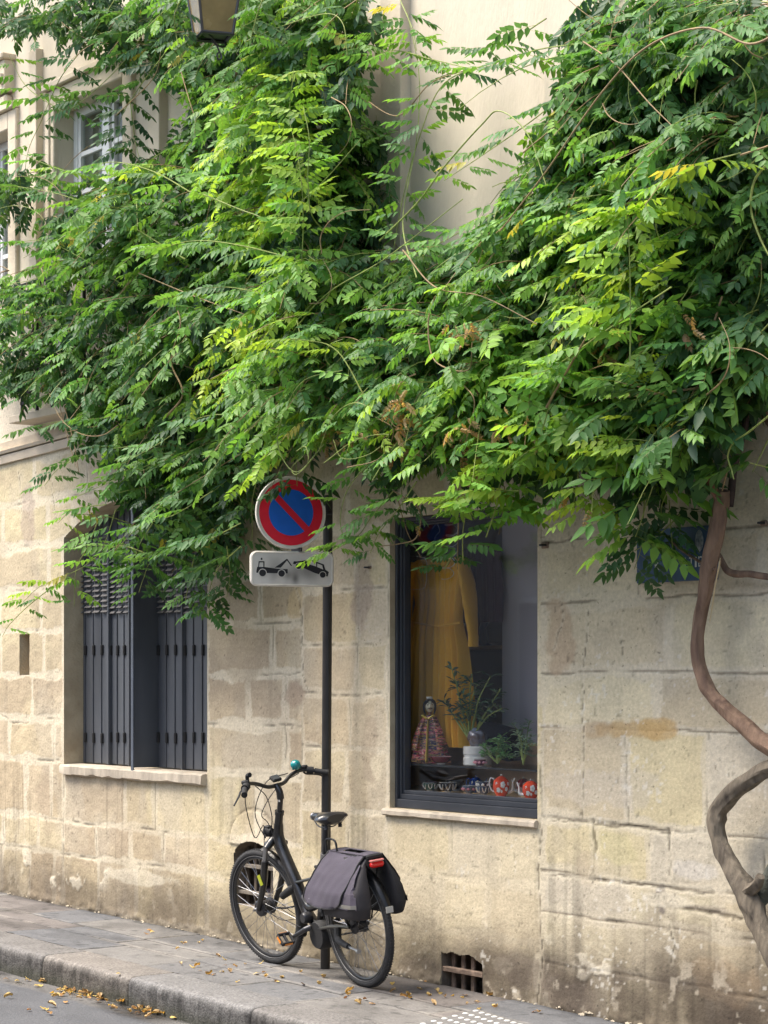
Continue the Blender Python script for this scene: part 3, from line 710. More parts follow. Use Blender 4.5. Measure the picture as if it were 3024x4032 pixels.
jj = 1-sst(.004, .011, dk_+(fbm(XX*20, SS*20, 70, 2)-.5)*.006)
cc = np.array([(.165, .16, .155), (.150, .142, .134), (.185, .168, .150)])[kid % 3]*(.75+.5*fbm(XX*9, SS*9, 71))[..., None]
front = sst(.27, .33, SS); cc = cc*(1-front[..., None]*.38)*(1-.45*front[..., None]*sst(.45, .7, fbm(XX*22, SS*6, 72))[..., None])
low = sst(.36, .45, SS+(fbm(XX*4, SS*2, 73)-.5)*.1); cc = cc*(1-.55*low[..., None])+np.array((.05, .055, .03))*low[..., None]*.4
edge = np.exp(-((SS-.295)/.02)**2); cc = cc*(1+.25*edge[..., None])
cc = cc*(1-.75*jj[..., None])
nz_ = (fbm(XX*16, SS*16, 74)-.5)*.012
col = np.concatenate([np.clip(cc, .01, .7), np.full(cc.shape[:2]+(1,), .85)], -1)
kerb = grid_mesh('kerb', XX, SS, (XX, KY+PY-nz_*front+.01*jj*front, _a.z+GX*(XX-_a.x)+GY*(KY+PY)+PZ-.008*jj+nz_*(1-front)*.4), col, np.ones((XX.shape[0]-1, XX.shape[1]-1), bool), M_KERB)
tag(kerb, 'granite kerb stones', kind='structure')
# road: asphalt, wet gutter
ys_ = np.concatenate([np.arange(KY-.75, KY+.02, .014), ]); ys_ = np.concatenate([[-45, -30, -20, -12, -8, -5, -3.5], ys_]); ys_[-1] = KY+.03
xs_ = axis(-60, 40, .014, XL-.6, XL+4.2, [])
Xg, Yg = np.meshgrid(xs_, ys_, indexing='ij')
gd = KY-Yg; zz = _a.z+GX*(Xg-_a.x)+GY*KY-RH+gd*.012*(gd < 3)+.036*(gd >= 3)+(fbm(Xg*7, Yg*7, 80)-.5)*.008
gut = 1-sst(.10, .26, gd+(fbm(Xg*3, Yg*5, 81)-.5)*.22); zz -= .004*gut
cc = np.array((.098, .100, .106))*(.8+.4*fbm(Xg*4, Yg*4, 82))[..., None]
st = 1-sst(.16, .24, gd+(fbm(Xg*2.5, Yg*4, 84)-.5)*.14); cc = cc*(1-st[..., None]*.5)+np.array((.16, .145, .125))*st[..., None]*.5
cc = cc*(1-.62*gut[..., None]*sst(.35, .55, fbm(Xg*2, Yg*5, 85))[..., None])
rgh = .88-.70*gut*sst(.46, .56, fbm(Xg*2.2+7, Yg*6, 86))
col = np.concatenate([np.clip(cc, .01, .7), rgh[..., None]], -1)
road = grid_mesh('road', Xg, Yg, (Xg, Yg, zz), col, np.ones((Xg.shape[0]-1, Xg.shape[1]-1), bool), M_ROAD); tag(road, 'grey asphalt road with wet gutter', kind='structure')

# tactile plate with white studs at the bottom edge
c0 = G(1032, 2183); t = thing('tactile_plate', 'grey tactile plate with white studs set in the pavement at the bottom edge', 'tactile paving', c0)
ux = (G(1110, 2207)-c0); ux.normalize(); vx = (G(925, 2209)-c0); vx.normalize()
NX, NY = 10, 6; sx = (G(1087, 2201)-G(1032, 2190)).length/3.0; sy = (G(952, 2205)-G(1031, 2190)).length/3.0
bm = BM(); w = [c0, c0+ux*(sx*NX), c0+ux*(sx*NX)+vx*(sy*NY), c0+vx*(sy*NY)]
vs = [bm.verts.new((p.x, p.y, gz(p.x, p.y)+.009)) for p in w]; lo = [bm.verts.new((p.x, p.y, gz(p.x, p.y)-.01)) for p in w]
bm.faces.new(vs)
for i in range(4): bm.faces.new((vs[i], vs[(i+1) % 4], lo[(i+1) % 4], lo[i]))
obj('base_plate', bm, mat('tactile slab', (.135, .13, .125), .85, var=.15, vscale=20, bump=.3), t)
M_STUD = mat('white stud paint', (.52, .52, .50), .6); r_ = min(sx, sy)*.25
for i in range(NX):
    for j in range(NY):
        bm = BM(); p = c0+ux*(sx*(i+.5))+vx*(sy*(j+.5)); lathe(bm, [(r_, 0), (r_*.9, .003), (r_*.5, .005), (0.0002, .0055)], (p.x, p.y, gz(p.x, p.y)+.009), 10); obj('stud', bm, M_STUD, t)
# ================================================================== SHOP WINDOW
def Q(qx, qy, depth): return P(qx, qy, -depth)     # a point 'depth' behind the wall face
t = thing('shop_window', 'tall shop window with stepped anthracite frame to the right of the sign post', 'shop window', ((SWx0+SWx1)/2, .05, SWz0))
YF = .055
def framering(x0, x1, z0, z1, w, y0, y1, wb=None, bev=.003):
    bm = BM(); wb = wb or w
    boxr(bm, x0, x0+w, y0, y1, z0, z1, bev); boxr(bm, x1-w, x1, y0, y1, z0, z1, bev)
    boxr(bm, x0+w, x1-w, y0, y1, z0, z0+wb, bev); boxr(bm, x0+w, x1-w, y0, y1, z1-w, z1, bev); return bm
f1 = obj('outer_frame', framering(SWx0+.002, SWx1-.002, SWz0+.002, SWz1-.002, .020, YF-.02, YF+.025, .05), M_FRAME, t)
f2 = obj('middle_frame', framering(SWx0+.022, SWx1-.022, SWz0+.052, SWz1-.022, .014, YF-.0, YF+.04, .03), M_FRAME, t)
f3 = obj('inner_frame', framering(SWx0+.036, SWx1-.036, SWz0+.082, SWz1-.036, .010, YF+.015, YF+.065, .022), M_FRAME, t)
bm = BM(); boxr(bm, SWx0+.040, SWx1-.040, YF+.050, YF+.055, SWz0+.095, SWz1-.040); obj('glass', bm, M_GLASS, t)
# the small room behind the glass
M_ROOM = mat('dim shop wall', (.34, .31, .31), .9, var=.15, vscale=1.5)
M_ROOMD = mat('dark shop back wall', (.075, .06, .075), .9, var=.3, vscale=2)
M_SHELFW = mat('oak board', (.52, .33, .16), .55, var=.2, vscale=3, stretch=(1, 6, 6), bump=.1)
rxa, rxb, rya, ryb, rza, rzb = SWx0-2.1, SWx1+.5, .125, 2.6, SWz0-.6, SWz1+.25
room = thing('shop_interior', 'dim shop interior with shelves seen through the shop window', 'interior', (rxa, rya, rza))
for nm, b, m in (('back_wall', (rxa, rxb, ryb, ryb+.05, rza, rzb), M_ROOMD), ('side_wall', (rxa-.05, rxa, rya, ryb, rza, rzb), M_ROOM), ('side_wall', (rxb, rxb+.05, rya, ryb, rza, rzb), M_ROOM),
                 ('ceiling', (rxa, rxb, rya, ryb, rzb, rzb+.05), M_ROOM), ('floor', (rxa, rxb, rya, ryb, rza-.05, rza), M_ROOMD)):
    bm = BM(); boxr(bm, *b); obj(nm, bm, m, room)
# display shelves
xr_in = SWx1-.03; xl_in = SWx0-.75
zl = Q(874, 1708, .13).z
bm = BM(); boxr(bm, xl_in, xr_in, .125, .62, zl-.03, zl, .003); o = obj('display_board', bm, M_SHELFW); tag(o, 'lower oak display board behind the shop glass', 'shelf')
bm = BM(); boxr(bm, xl_in, xr_in, .60, .62, zl, zl+.285, .003); o2 = obj('back_board', bm, mat('brown back board', (.56, .38, .24), .6, var=.2, vscale=3), o)
zg_ = Q(872, 1648, .135).z
bm = BM(); boxr(bm, xl_in, xr_in, .13, .60, zg_-.008, zg_, .001); o = obj('glass_shelf', bm, glass_mat('shelf glass', (.80, .84, .84), 1.0)); tag(o, 'dark glass shelf carrying the doll and white stand', 'shelf')
bm = BM(); boxr(bm, xl_in, xr_in, .124, .129, zg_-.011, zg_+.001, .0005); obj('edge_strip', bm, M_BLACK, o)
# rear shelf with board, and an added pale panel for the reflection in the glass
zz = Q(1080, 1394, 1.3).z
bm = BM(); boxr(bm, rxa+.1, SWx0+1.1, 1.3, 1.6, zz-.025, zz, .003); o = obj('rear_shelf', bm, M_SHELFW); tag(o, 'reddish wooden shelf at the back of the shop', 'shelf')
for q0, q1, c_ in ((1012, 1040, (.10, .02, .03)), (1042, 1060, (.03, .05, .12)), (1064, 1100, (.16, .13, .10)), (1105, 1125, (.05, .10, .08))):
    a, b = Q(q0, 1390, 1.45), Q(q1, 1390, 1.45); bm = BM(); lathe(bm, [(.02, 0), (abs(b.x-a.x)*.5, .02), (abs(b.x-a.x)*.55, .12), (abs(b.x-a.x)*.3, .2), (.02, .22)], ((a.x+b.x)/2, 1.45, zz), 14)
    o = obj('jar', bm, mat('jar glaze', c_, .3)); tag(o, {1012: 'dark red jar at the left end of the rear shelf', 1042: 'dark blue jar next to the dark red one on the rear shelf', 1064: 'wide tan jar on the rear shelf', 1105: 'dark green jar at the right end of the rear shelf'}[q0], 'jar')
a, b = Q(1085, 1300, .72), Q(1170, 1300, .72)
bm = BM(); boxr(bm, a.x, b.x+.3, .72, .75, rza, Q(1085, 1090, .72).z); o = obj('reflection_veil_panel', bm, mat('pale reflection veil', (.50, .465, .48), .9)); tag(o, 'added tall pale grey panel standing in for the reflection veil at the right of the shop glass', 'reflection stand-in')  # added panel; its pale colour stands in for the reflection veil

# ---- garments
M_MUST = mat('mustard linen', (.66, .34, .022), .85, var=.22, vscale=5, bump=.25, bscale=120, sheen=.2, stretch=(1, 1, .25))
def cloth_sheet(bm, rows, y, amp, nf, seed, thick=.012, n=90, fold_from=0.0):
    """rows: (z, xl, xr) from the top down; vertical folds deepen downwards"""
    r_ = random.Random(seed); ph = [r_.uniform(0, 6.28) for _ in range(6)]; fr = [r_.uniform(.6, 1.5)*nf for _ in range(6)]
    zs_ = np.linspace(rows[0][0], rows[-1][0], 60); zr_ = [r[0] for r in rows][::-1]
    L = np.interp(zs_, zr_, [r[1] for r in rows][::-1]); R = np.interp(zs_, zr_, [r[2] for r in rows][::-1])
    fr_, bk_ = [], []
    for z, l, r in zip(zs_, L, R):
        k = min(1, max(0, (rows[0][0]-z)/(rows[0][0]-rows[-1][0])-fold_from)*1.6); a, b = [], []
        for i in range(n+1):
            u = i/n; f = sum(math.sin(u*fr[q]*6.28+ph[q])*(1.0/(1+q*.5)) for q in range(6))/2.2
            yy = y-.05*math.sin(math.pi*u)**.6-amp*(.25+k)*f
            x = l+(r-l)*u+.006*math.sin(9*u+z*7)
            a.append(bm.verts.new((x, yy, z))); b.append(bm.verts.new((x, max(yy+thick, y), z)))
        fr_.append(a); bk_.append(b)
    for i in range(len(zs_)-1):
        for j in range(n):
            bm.faces.new((fr_[i][j], fr_[i+1][j], fr_[i+1][j+1], fr_[i][j+1])); bm.faces.new((bk_[i][j], bk_[i][j+1], bk_[i+1][j+1], bk_[i+1][j]))
        for j in (0, n): bm.faces.new((fr_[i][j], bk_[i][j], bk_[i+1][j], fr_[i+1][j]))
    for i in (0, len(zs_)-1):
        for j in range(n): bm.faces.new((fr_[i][j], fr_[i][j+1], bk_[i][j+1], bk_[i][j]))
YD = .36
def dq(qx, qy): p = Q(qx, qy, YD); return p.x, p.z
dr = thing('mustard_dress', 'long mustard-yellow linen dress hanging on a hanger in the shop window', 'dress', Q(940, 1614, YD))
rows = []
for qy, a, b in ((1208, 903, 992), (1215, 890, 1000), (1232, 880, 1006), (1262, 893, 1000), (1300, 900, 995), (1345, 893, 994), (1400, 880, 1004), (1500, 874, 1010), (1612, 872, 1016)):
    z = dq(940, qy)[1]; rows.append((z, dq(a, qy)[0], dq(b, qy)[0]))
bm = BM(); cloth_sheet(bm, rows, YD, .036, 8, 4, n=110, fold_from=.22); obj('dress_body', bm, M_MUST, dr)
for pts, rad, nm in (([(893, 1218), (880, 1262), (876, 1320), (880, 1372), (882, 1412)], [.045, .055, .050, .042, .034], 'sleeve'), ([(1000, 1218), (1010, 1262), (1016, 1310), (1020, 1350), (1023, 1384)], [.045, .055, .050, .040, .032], 'sleeve')):
    bm = BM(); pp = [Q(a, b, YD-.06) for a, b in pts]; tube(bm, pp, rad, 16, 5, flat=.45, wob=.05); obj(nm, bm, M_MUST, dr)
    bm = BM(); tube(bm, [pp[-1]+Vector((0, -.002, .03)), pp[-1]+Vector((0, -.002, -.035))], [rad[-1]*1.12, rad[-1]*1.10], 14, flat=.5); obj('cuff', bm, M_MUST, dr)
bm = BM(); tube(bm, [Q(912, 1212, YD-.05), Q(925, 1224, YD-.06), Q(945, 1229, YD-.065), Q(962, 1223, YD-.06), Q(972, 1211, YD-.05)], .008, 8, 5); obj('neckline', bm, mat('dark mustard', (.42, .22, .02), .9), dr)
bm = BM(); zi = dq(940, 1345)[1]
tube(bm, [Q(893, 1345, YD-.055), Q(945, 1352, YD-.085), Q(994, 1345, YD-.055)], .006, 6, 5); obj('waist_seam', bm, M_MUST, dr)
hg = thing('clothes_hanger', 'dark hanger carrying the mustard dress', 'hanger', Q(940, 1200, YD))
bm = BM(); tube(bm, [Q(892, 1214, YD-.02), Q(940, 1190, YD-.02), Q(990, 1214, YD-.02)], .009, 8, 5); obj('shoulder_bar', bm, M_DARKM, hg)
bm = BM(); tube(bm, [Q(940, 1192, YD-.02), Q(940, 1160, YD-.02), Q(950, 1148, YD-.02), Q(944, 1132, YD-.02), Q(934, 1142, YD-.02)], .003, 6, 5); obj('hook', bm, M_GREYM, hg)
# second garment, dark, further back
YG = .66
rows = [(Q(1000, qy, YG).z, Q(a, qy, YG).x, Q(b, qy, YG).x) for qy, a, b in ((1176, 1020, 1062), (1190, 1004, 1076), (1230, 1002, 1080), (1290, 1000, 1084), (1346, 1002, 1082))]
bm = BM(); cloth_sheet(bm, rows, YG, .015, 5, 9); o = obj('dark_jacket', bm, mat('aubergine cloth', (.040, .012, .028), .85, bump=.2)); tag(o, 'dark aubergine jacket hanging behind the mustard dress', 'jacket')
# white script lettering on the glass: a chain of loops
bm = BM(); pts = []
for i in range(90):
    u = i/89; a = u*6.28*5.5
    pts.append(Q(972+13*math.cos(a)+5*math.sin(u*5), 1122+u*128+6*math.sin(a), YF+.056))
tube(bm, pts, .0030, 5, flat=.3)
o = obj('glass_lettering', bm, mat('faded white film', (.55, .55, .58), .8), None); tag(o, 'looping white script painted down the shop glass', 'lettering')
# round white sticker outline low on the glass at left: rounded rectangle outline
bm = BM(); c_ = [(873, 1201), (908, 1203), (919, 1209), (922, 1222), (920, 1262), (915, 1271), (906, 1273), (873, 1273)]
tube(bm, [Q(a, b, YF+.057) for a, b in c_], .0022, 5, 3, flat=.3)
o = obj('sticker_outline', bm, mat('pale vinyl', (.40, .38, .36), .8)); tag(o, 'pale rounded vinyl outline on the upper left of the shop glass', 'sticker')

# ---- crockery
def lat(q0, q1, d): c_ = Q((q0+q1)/2, 1690, d); return abs(q1-q0)/F*float((np.array(c_)-CP)@FW)
def zfit(q, q0y, q1y, d): return Q(q, q0y, d).z-Q(q, q1y, d).z
def ceramic(name, c): return mat(name, c, .16, coat=.5, var=.05, vscale=30)
M_WHITEC = ceramic('white glaze', (.66, .64, .58)); M_ORANGE = ceramic('orange-red glaze', (.62, .060, .018)); M_DRED = ceramic('dark red glaze', (.22, .02, .018))
M_GREENC = ceramic('bottle green glaze', (.008, .06, .035)); M_BLACKC = ceramic('black glaze', (.012, .014, .018)); M_BLUEC = ceramic('cobalt glaze', (.015, .045, .19))
M_SLATEC = ceramic('slate blue glaze', (.06, .085, .13)); M_MAROON = ceramic('maroon glaze', (.15, .008, .018))
def bowl(qx0, qx1, qyt, qyb, d, zbase, m, lab, foot=M_WHITEC, motif=None, inner=None):
    a, b = Q(qx0, qyt, d), Q(qx1, qyt, d); R = lat(qx0, qx1, d)*.5; cx_ = (a.x+b.x)/2; h = zfit((qx0+qx1)/2, qyt, qyb, d)*.90
    t = thing('bowl', lab, 'bowl', (cx_, d, zbase)); c0 = (cx_, d, zbase)
    bm = BM(); lathe(bm, [(R*.40, .14*h), (R*.62, .20*h), (R*.84, .48*h), (R*.97, .85*h), (R*1.0, h), (R*.95, h), (R*.80, .5*h), (R*.3, .22*h), (.0005, .2*h)], c0, 28); body = obj('bowl_body', bm, m, t)
    bm = BM(); lathe(bm, [(R*.36, 0), (R*.40, 0), (R*.42, .16*h), (R*.3, .16*h)], c0, 24); obj('foot_ring', bm, foot, t)
    bm = BM(); lathe(bm, [(R*1.005, h*.985), (R*1.01, h*1.0), (R*.99, h*1.01), (R*.955, h*1.0)], c0, 28); obj('rim', bm, foot, t)
    if motif == 'petal':
        for k in range(7):
            a0 = 2*math.pi*k/7+.3; bm = BM()
            pts = []
            for s in (-1, 0, 1):
                aa = a0+s*.26; zt = .85*h if s else .30*h; rr_ = R*(.985 if s else .73)
                pts.append(Vector((cx_+rr_*math.cos(aa), d+rr_*math.sin(aa), zbase+zt)))
            mid1 = Vector((cx_+R*.92*math.cos(a0-.20), d+R*.92*math.sin(a0-.20), zbase+.55*h)); mid2 = Vector((cx_+R*.92*math.cos(a0+.20), d+R*.92*math.sin(a0+.20), zbase+.55*h))
            tube(bm, [pts[0], mid1, pts[1], mid2, pts[2]], .0028, 5, 3, flat=.6); obj('motif', bm, M_WHITEC, t)
    if motif == 'spots':
        for k in range(8):
            a0 = 2*math.pi*k/8; rr_ = R*.93; bm = BM(); ico(bm, (cx_+rr_*math.cos(a0), d+rr_*math.sin(a0), zbase+.6*h), .011, 1, (1, 1, .8)); obj('motif', bm, inner or M_WHITEC, t)
    return t
def teapot(qx0, qx1, qyt, qyb, d, zbase, m, lab, spout=1, hm=M_WHITEC, motif=True):
    """spout=+1 points to the right in the picture"""
    a, b = Q(qx0, qyb, d), Q(qx1, qyb, d); W = lat(qx0, qx1, d); h = zfit((qx0+qx1)/2, qyt, qyb, d); R = min(W*.36, h*.50)
    cx_ = (a.x+b.x)/2-spout*W*.02; c0 = (cx_, d, zbase); t = thing('teapot', lab, 'teapot', c0); H = h*.80
    bm = BM(); lathe(bm, [(R*.55, 0), (R*.58, .03*H), (R*.85, .25*H), (R, .55*H), (R*.93, .85*H), (R*.62, H), (.0005, H)], c0, 28); obj('pot_body', bm, m, t)
    bm = BM(); lathe(bm, [(R*.60, H*.985), (R*.52, H*1.05), (R*.22, H*1.12), (.0005, H*1.13)], c0, 22); obj('lid', bm, m, t)
    bm = BM(); ico(bm, (cx_, d, zbase+H*1.17), R*.14, 2); obj('knob', bm, hm, t)
    sx = spout
    bm = BM(); tube(bm, [(cx_+sx*R*.80, d, zbase+.22*H), (cx_+sx*R*1.30, d, zbase+.34*H), (cx_+sx*R*1.38, d, zbase+.72*H), (cx_+sx*R*1.62, d, zbase+1.02*H)], [R*.22, R*.20, R*.11, R*.10], 10, 5); obj('spout', bm, hm, t)
    bm = BM(); tube(bm, [(cx_-sx*R*.80, d, zbase+.92*H), (cx_-sx*R*1.25, d, zbase+1.0*H), (cx_-sx*R*1.42, d, zbase+.70*H), (cx_-sx*R*1.2, d, zbase+.38*H), (cx_-sx*R*.88, d, zbase+.25*H)], R*.085, 8, 5); obj('handle', bm, hm, t)
    if motif:
        for k, (aa, zz_, s_) in enumerate(((-1.2, .66, .030), (-1.75, .38, .026), (-.75, .42, .020), (-2.0, .72, .016), (-1.35, .30, .013), (-.45, .7, .018))):
            bm = BM(); rr_ = R*(.99 if .4 < zz_ < .7 else .93)
            for q in range(5):
                ab = q*1.257; ico(bm, (cx_+(rr_)*math.cos(aa+.30*s_/.03*math.cos(ab)*.5), d+rr_*math.sin(aa+.30*s_/.03*math.cos(ab)*.5), zbase+H*zz_+s_*.38*math.sin(ab)), s_*.30, 1, (1, .35, 1))
            obj('flower_motif', bm, M_WHITEC, t)
    t.rotation_euler.z = math.radians(42)
    return t
zb = zl
bowl(918, 944, 1672, 1690, .40, zb, M_DRED, 'dark red bowl behind the green one at the left end of the lower board')
bowl(912, 946, 1684, 1704, .22, zb, M_GREENC, 'green bowl with white leaf motif, leftmost on the lower board', motif='petal')
bowl(948, 986, 1683, 1708, .19, zb, M_BLACKC, 'black bowl with zigzag white petals on the lower board', motif='petal')
bowl(962, 1002, 1676, 1700, .38, zb, M_BLACKC, 'plain black bowl behind the zigzag bowl')
bowl(998, 1030, 1690, 1711, .20, zb, M_SLATEC, 'low slate-blue bowl with pink spots in front of the blue teapot', motif='spots', inner=ceramic('pink glaze', (.45, .16, .18)))
bowl(1028, 1062, 1688, 1711, .19, zb, M_SLATEC, 'slate-blue bowl with white leaves, lower of the stacked pair', motif='petal')
p = Q(1045, 1690, .19); bowl(1029, 1061, 1677, 1694, .19, zb+zfit(1045, 1688, 1711, .19)*.62, M_SLATEC, 'slate-blue bowl stacked on top of another beside the orange teapot', motif='spots')
teapot(1008, 1050, 1662, 1700, .34, zb, M_BLUEC, 'cobalt blue teapot at the back of the lower board', 1, M_BLUEC)
teapot(1058, 1109, 1667, 1716, .20, zb, M_ORANGE, 'orange-red teapot with white flowers in the middle of the lower board', 1)
teapot(1108, 1152, 1666, 1706, .40, zb, M_DRED, 'dark red teapot behind the two orange ones', -1)
teapot(1120, 1172, 1675, 1719, .17, zb, M_ORANGE, 'orange-red teapot cut off by the right side of the window frame', -1)
bowl(930, 976, 1629, 1648, .20, zg_, M_MAROON, 'maroon bowl with white foot in front of the doll')
# white stand
a, b = Q(985, 1640, .24), Q(1048, 1640, .24); R = lat(985, 1048, .24)*.5; h = zfit(1016, 1609, 1650, .24); c0 = ((a.x+b.x)/2, .24+R*.0+.05, zg_)
t = thing('cake_stand', 'white round ceramic dish stack with a notch on the glass shelf', 'dish', c0)
bm = BM(); lathe(bm, [(.001, 0), (R*.93, 0), (R*.98, .04*h), (R*.98, .40*h), (R*.93, .43*h)], c0, 32); obj('lower_dish', bm, M_WHITEC, t)
bm = BM(); lathe(bm, [(R*.93, .43*h), (R*.93, .55*h), (R*.99, .58*h), (R*1.0, .97*h), (R*.95, h), (.001, h)], c0, 32); obj('upper_dish', bm, M_WHITEC, t)
bowl(1024, 1050, 1630, 1648, .15, zg_, ceramic('floral glaze', (.10, .02, .05)), 'small floral cup in front of the white dish stack', motif='spots', inner=ceramic('rose glaze', (.60, .25, .28)))
# crumpled glassy ball on the stand
bm = BM(); R2 = R*.66
vs = ico(bm, (c0[0], c0[1], zg_+h+R2*.85), R2, 4)
for v in vs:
    d_ = (v.co-Vector((c0[0], c0[1], zg_+h+R2*.85))); v.co += d_*(.10*math.sin(d_.x*90)*math.cos(d_.z*70)+.06*math.sin(d_.y*140+d_.z*50))
o = obj('wrapped_bundle', bm, mat('crumpled brown and blue wrap', (.12, .07, .05), .18, col2=(.22, .27, .36), vscale=14, coat=.6)); tag(o, 'crumpled brown and bluish wrapped bundle on top of the white dish stack', 'bundle')
bm = BM(); vs = ico(bm, Q(1068, 1600, .48), .095, 3, (1.25, .8, 1.1))
for v in vs: v.co *= 1+.02*math.sin(v.co.x*60)
for v in vs: v.co /= 1
o = obj('dark_basket', bm, mat('midnight blue cloth', (.008, .011, .028), .8, bump=.5)); tag(o, 'dark blue rounded cushion behind the white dish stack', 'cushion')

# ---- puppet doll
YP = .22; t = thing('puppet_doll', 'puppet doll with pale painted face, black hair and striped silk robe in the shop window', 'doll', Q(928, 1648, YP))
def pq(qx, qy, d=YP): return Q(qx, qy, d)
M_IKAT = bpy.data.materials.new('ikat silk'); M_IKAT.use_nodes = True; n_, l_ = nodes(M_IKAT)
tc = n_.new('ShaderNodeTexCoord'); mp = n_.new('ShaderNodeMapping'); mp.inputs['Scale'].default_value = (9, 9, 55); ns = n_.new('ShaderNodeTexNoise'); ns.inputs['Scale'].default_value = 1.6; ns.inputs['Detail'].default_value = 4
l_.new(tc.outputs['Object'], mp.inputs[0]); l_.new(mp.outputs[0], ns.inputs[0]); rp = n_.new('ShaderNodeValToRGB'); rp.color_ramp.interpolation = 'CONSTANT'
els = [(.0, (.012, .008, .02)), (.40, (.05, .015, .08)), (.45, (.55, .36, .05)), (.48, (.02, .012, .03)), (.53, (.42, .015, .05)), (.57, (.60, .50, .34)), (.60, (.55, .03, .12)), (.66, (.50, .33, .04))]
while len(rp.color_ramp.elements) < len(els): rp.color_ramp.elements.new(.5)
for e, (p_, c_) in zip(rp.color_ramp.elements, els): e.position = p_; e.color = (*c_, 1)
l_.new(ns.outputs['Fac'], rp.inputs[0]); l_.new(rp.outputs[0], n_['Principled BSDF'].inputs['Base Color']); n_['Principled BSDF'].inputs['Roughness'].default_value = .35
M_FACE = mat('painted ivory face', (.62, .55, .38), .35); M_HAIR = mat('black doll hair', (.008, .007, .008), .4)
base = pq(928, 1648); hgt = pq(928, 1503).z-base.z; hx, hy = base.x, YP
bm = BM(); prof = [(.30, 0), (.31, .02), (.27, .2), (.215, .36), (.165, .50), (.125, .60), (.11, .655), (.06, .70), (.03, .715), (.001, .72)]
vs = lathe(bm, [(r*hgt*.92, z*hgt) for r, z in prof], (hx, hy, base.z), 30)
for v in vs:
    a_ = math.atan2(v.co.y-hy, v.co.x-hx); k = 1-min(1, (v.co.z-base.z)/(hgt*.6))
    f_ = 1+.16*k*math.sin(a_*7); v.co.x = hx+(v.co.x-hx)*f_; v.co.y = hy+(v.co.y-hy)*f_*.55
obj('robe', bm, M_IKAT, t)
bm = BM(); tube(bm, [(hx, hy-.030, base.z+.68*hgt), (hx, hy-.055, base.z+.35*hgt), (hx+.004, hy-.085, base.z+.02*hgt)], [.010, .016, .020], 8, 5, flat=.4); obj('gold_front_panel', bm, mat('gold silk', (.42, .30, .05), .35), t)
for s in (-1, 1):
    bm = BM(); tube(bm, [(hx+s*.025, hy, base.z+.69*hgt), (hx+s*.052, hy-.02, base.z+.55*hgt), (hx+s*.075, hy-.03, base.z+.34*hgt), (hx+s*.088, hy-.03, base.z+.20*hgt)], [.018, .024, .034, .045], 12, 5, flat=.5); obj('sleeve', bm, M_IKAT, t)
    bm = BM(); tube(bm, [(hx+s*.006, hy-.05, base.z+.66*hgt), (hx+s*.028, hy-.045, base.z+.70*hgt), (hx+s*.030, hy-.01, base.z+.69*hgt)], .012, 8, 4, flat=.5); obj('collar', bm, mat('gold collar', (.50, .38, .06), .4), t)
hz_ = base.z+.855*hgt; hr = .088*hgt/.35*.35
bm = BM(); lathe(bm, [(.3*hr, -1.45*hr), (.32*hr, -.9*hr)], (hx, hy, hz_), 12); obj('neck', bm, mat('brown neck cloth', (.12, .03, .02), .8), t)
# the head looks towards the street and a little right
fd = Vector((.35, -1, 0)).normalized(); sd_ = Vector((-fd.y, fd.x, 0)); Z3 = Vector((0, 0, 1)); HM = frame_M(Vector((hx, hy, hz_)), sd_, fd, Z3)
bm = BM(); vs = ico(bm, (0, 0, 0), hr, 3, (.86, .86, 1.25))
for v in vs:
    if v.co.z < 0: v.co.x *= 1+v.co.z/hr*.28; v.co.y *= 1+v.co.z/hr*.12
bmesh.ops.transform(bm, matrix=HM, verts=vs); head = obj('head', bm, M_FACE, t)
bm = BM(); vs = ico(bm, (0, .86*hr, -.08*hr), .17*hr, 2, (.75, 1.1, 2.0)); bmesh.ops.transform(bm, matrix=HM, verts=vs); obj('nose', bm, M_FACE, head)
for s in (-1, 1):
    bm = BM(); vs = ico(bm, (s*.33*hr, .76*hr, .12*hr), .14*hr, 2, (1.2, .5, .75)); bmesh.ops.transform(bm, matrix=HM, verts=vs); obj('eye', bm, M_HAIR, head)
    bm = BM(); tube(bm, [HM @ Vector((s*.12*hr, .88*hr, .32*hr)), HM @ Vector((s*.38*hr, .80*hr, .52*hr)), HM @ Vector((s*.62*hr, .62*hr, .44*hr))], .06*hr, 5, 3); obj('eyebrow', bm, M_HAIR, head)
    bm = BM(); tube(bm, [HM @ Vector((s*.0*hr, .92*hr, -.42*hr)), HM @ Vector((s*.26*hr, .82*hr, -.46*hr)), HM @ Vector((s*.38*hr, .70*hr, -.60*hr))], .07*hr, 5, 3); obj('moustache', bm, M_HAIR, head)
bm = BM(); tube(bm, [HM @ Vector((-.16*hr, .84*hr, -.60*hr)), HM @ Vector((.16*hr, .84*hr, -.60*hr))], .055*hr, 5); obj('mouth', bm, mat('painted red lips', (.35, .03, .02), .4), head)
bm = BM()
tube(bm, [HM @ Vector(v)*1 for v in ((0, .55*hr, 1.02*hr), (-.55*hr, .62*hr, .72*hr), (-.90*hr, .25*hr, .1*hr), (-.92*hr, .05*hr, -.7*hr), (-.72*hr, .1*hr, -1.5*hr))], [.22*hr, .30*hr, .26*hr, .2*hr, .10*hr], 8, 5)
tube(bm, [HM @ Vector(v)*1 for v in ((0, .55*hr, 1.02*hr), (.55*hr, .62*hr, .72*hr), (.90*hr, .25*hr, .1*hr), (.92*hr, .05*hr, -.7*hr), (.72*hr, .1*hr, -1.5*hr))], [.22*hr, .30*hr, .26*hr, .2*hr, .10*hr], 8, 5)
vs = ico(bm, (0, -.22*hr, .25*hr), .95*hr, 2, (1.0, .9, 1.1)); bmesh.ops.transform(bm, matrix=HM, verts=vs); obj('hair', bm, M_HAIR, t)
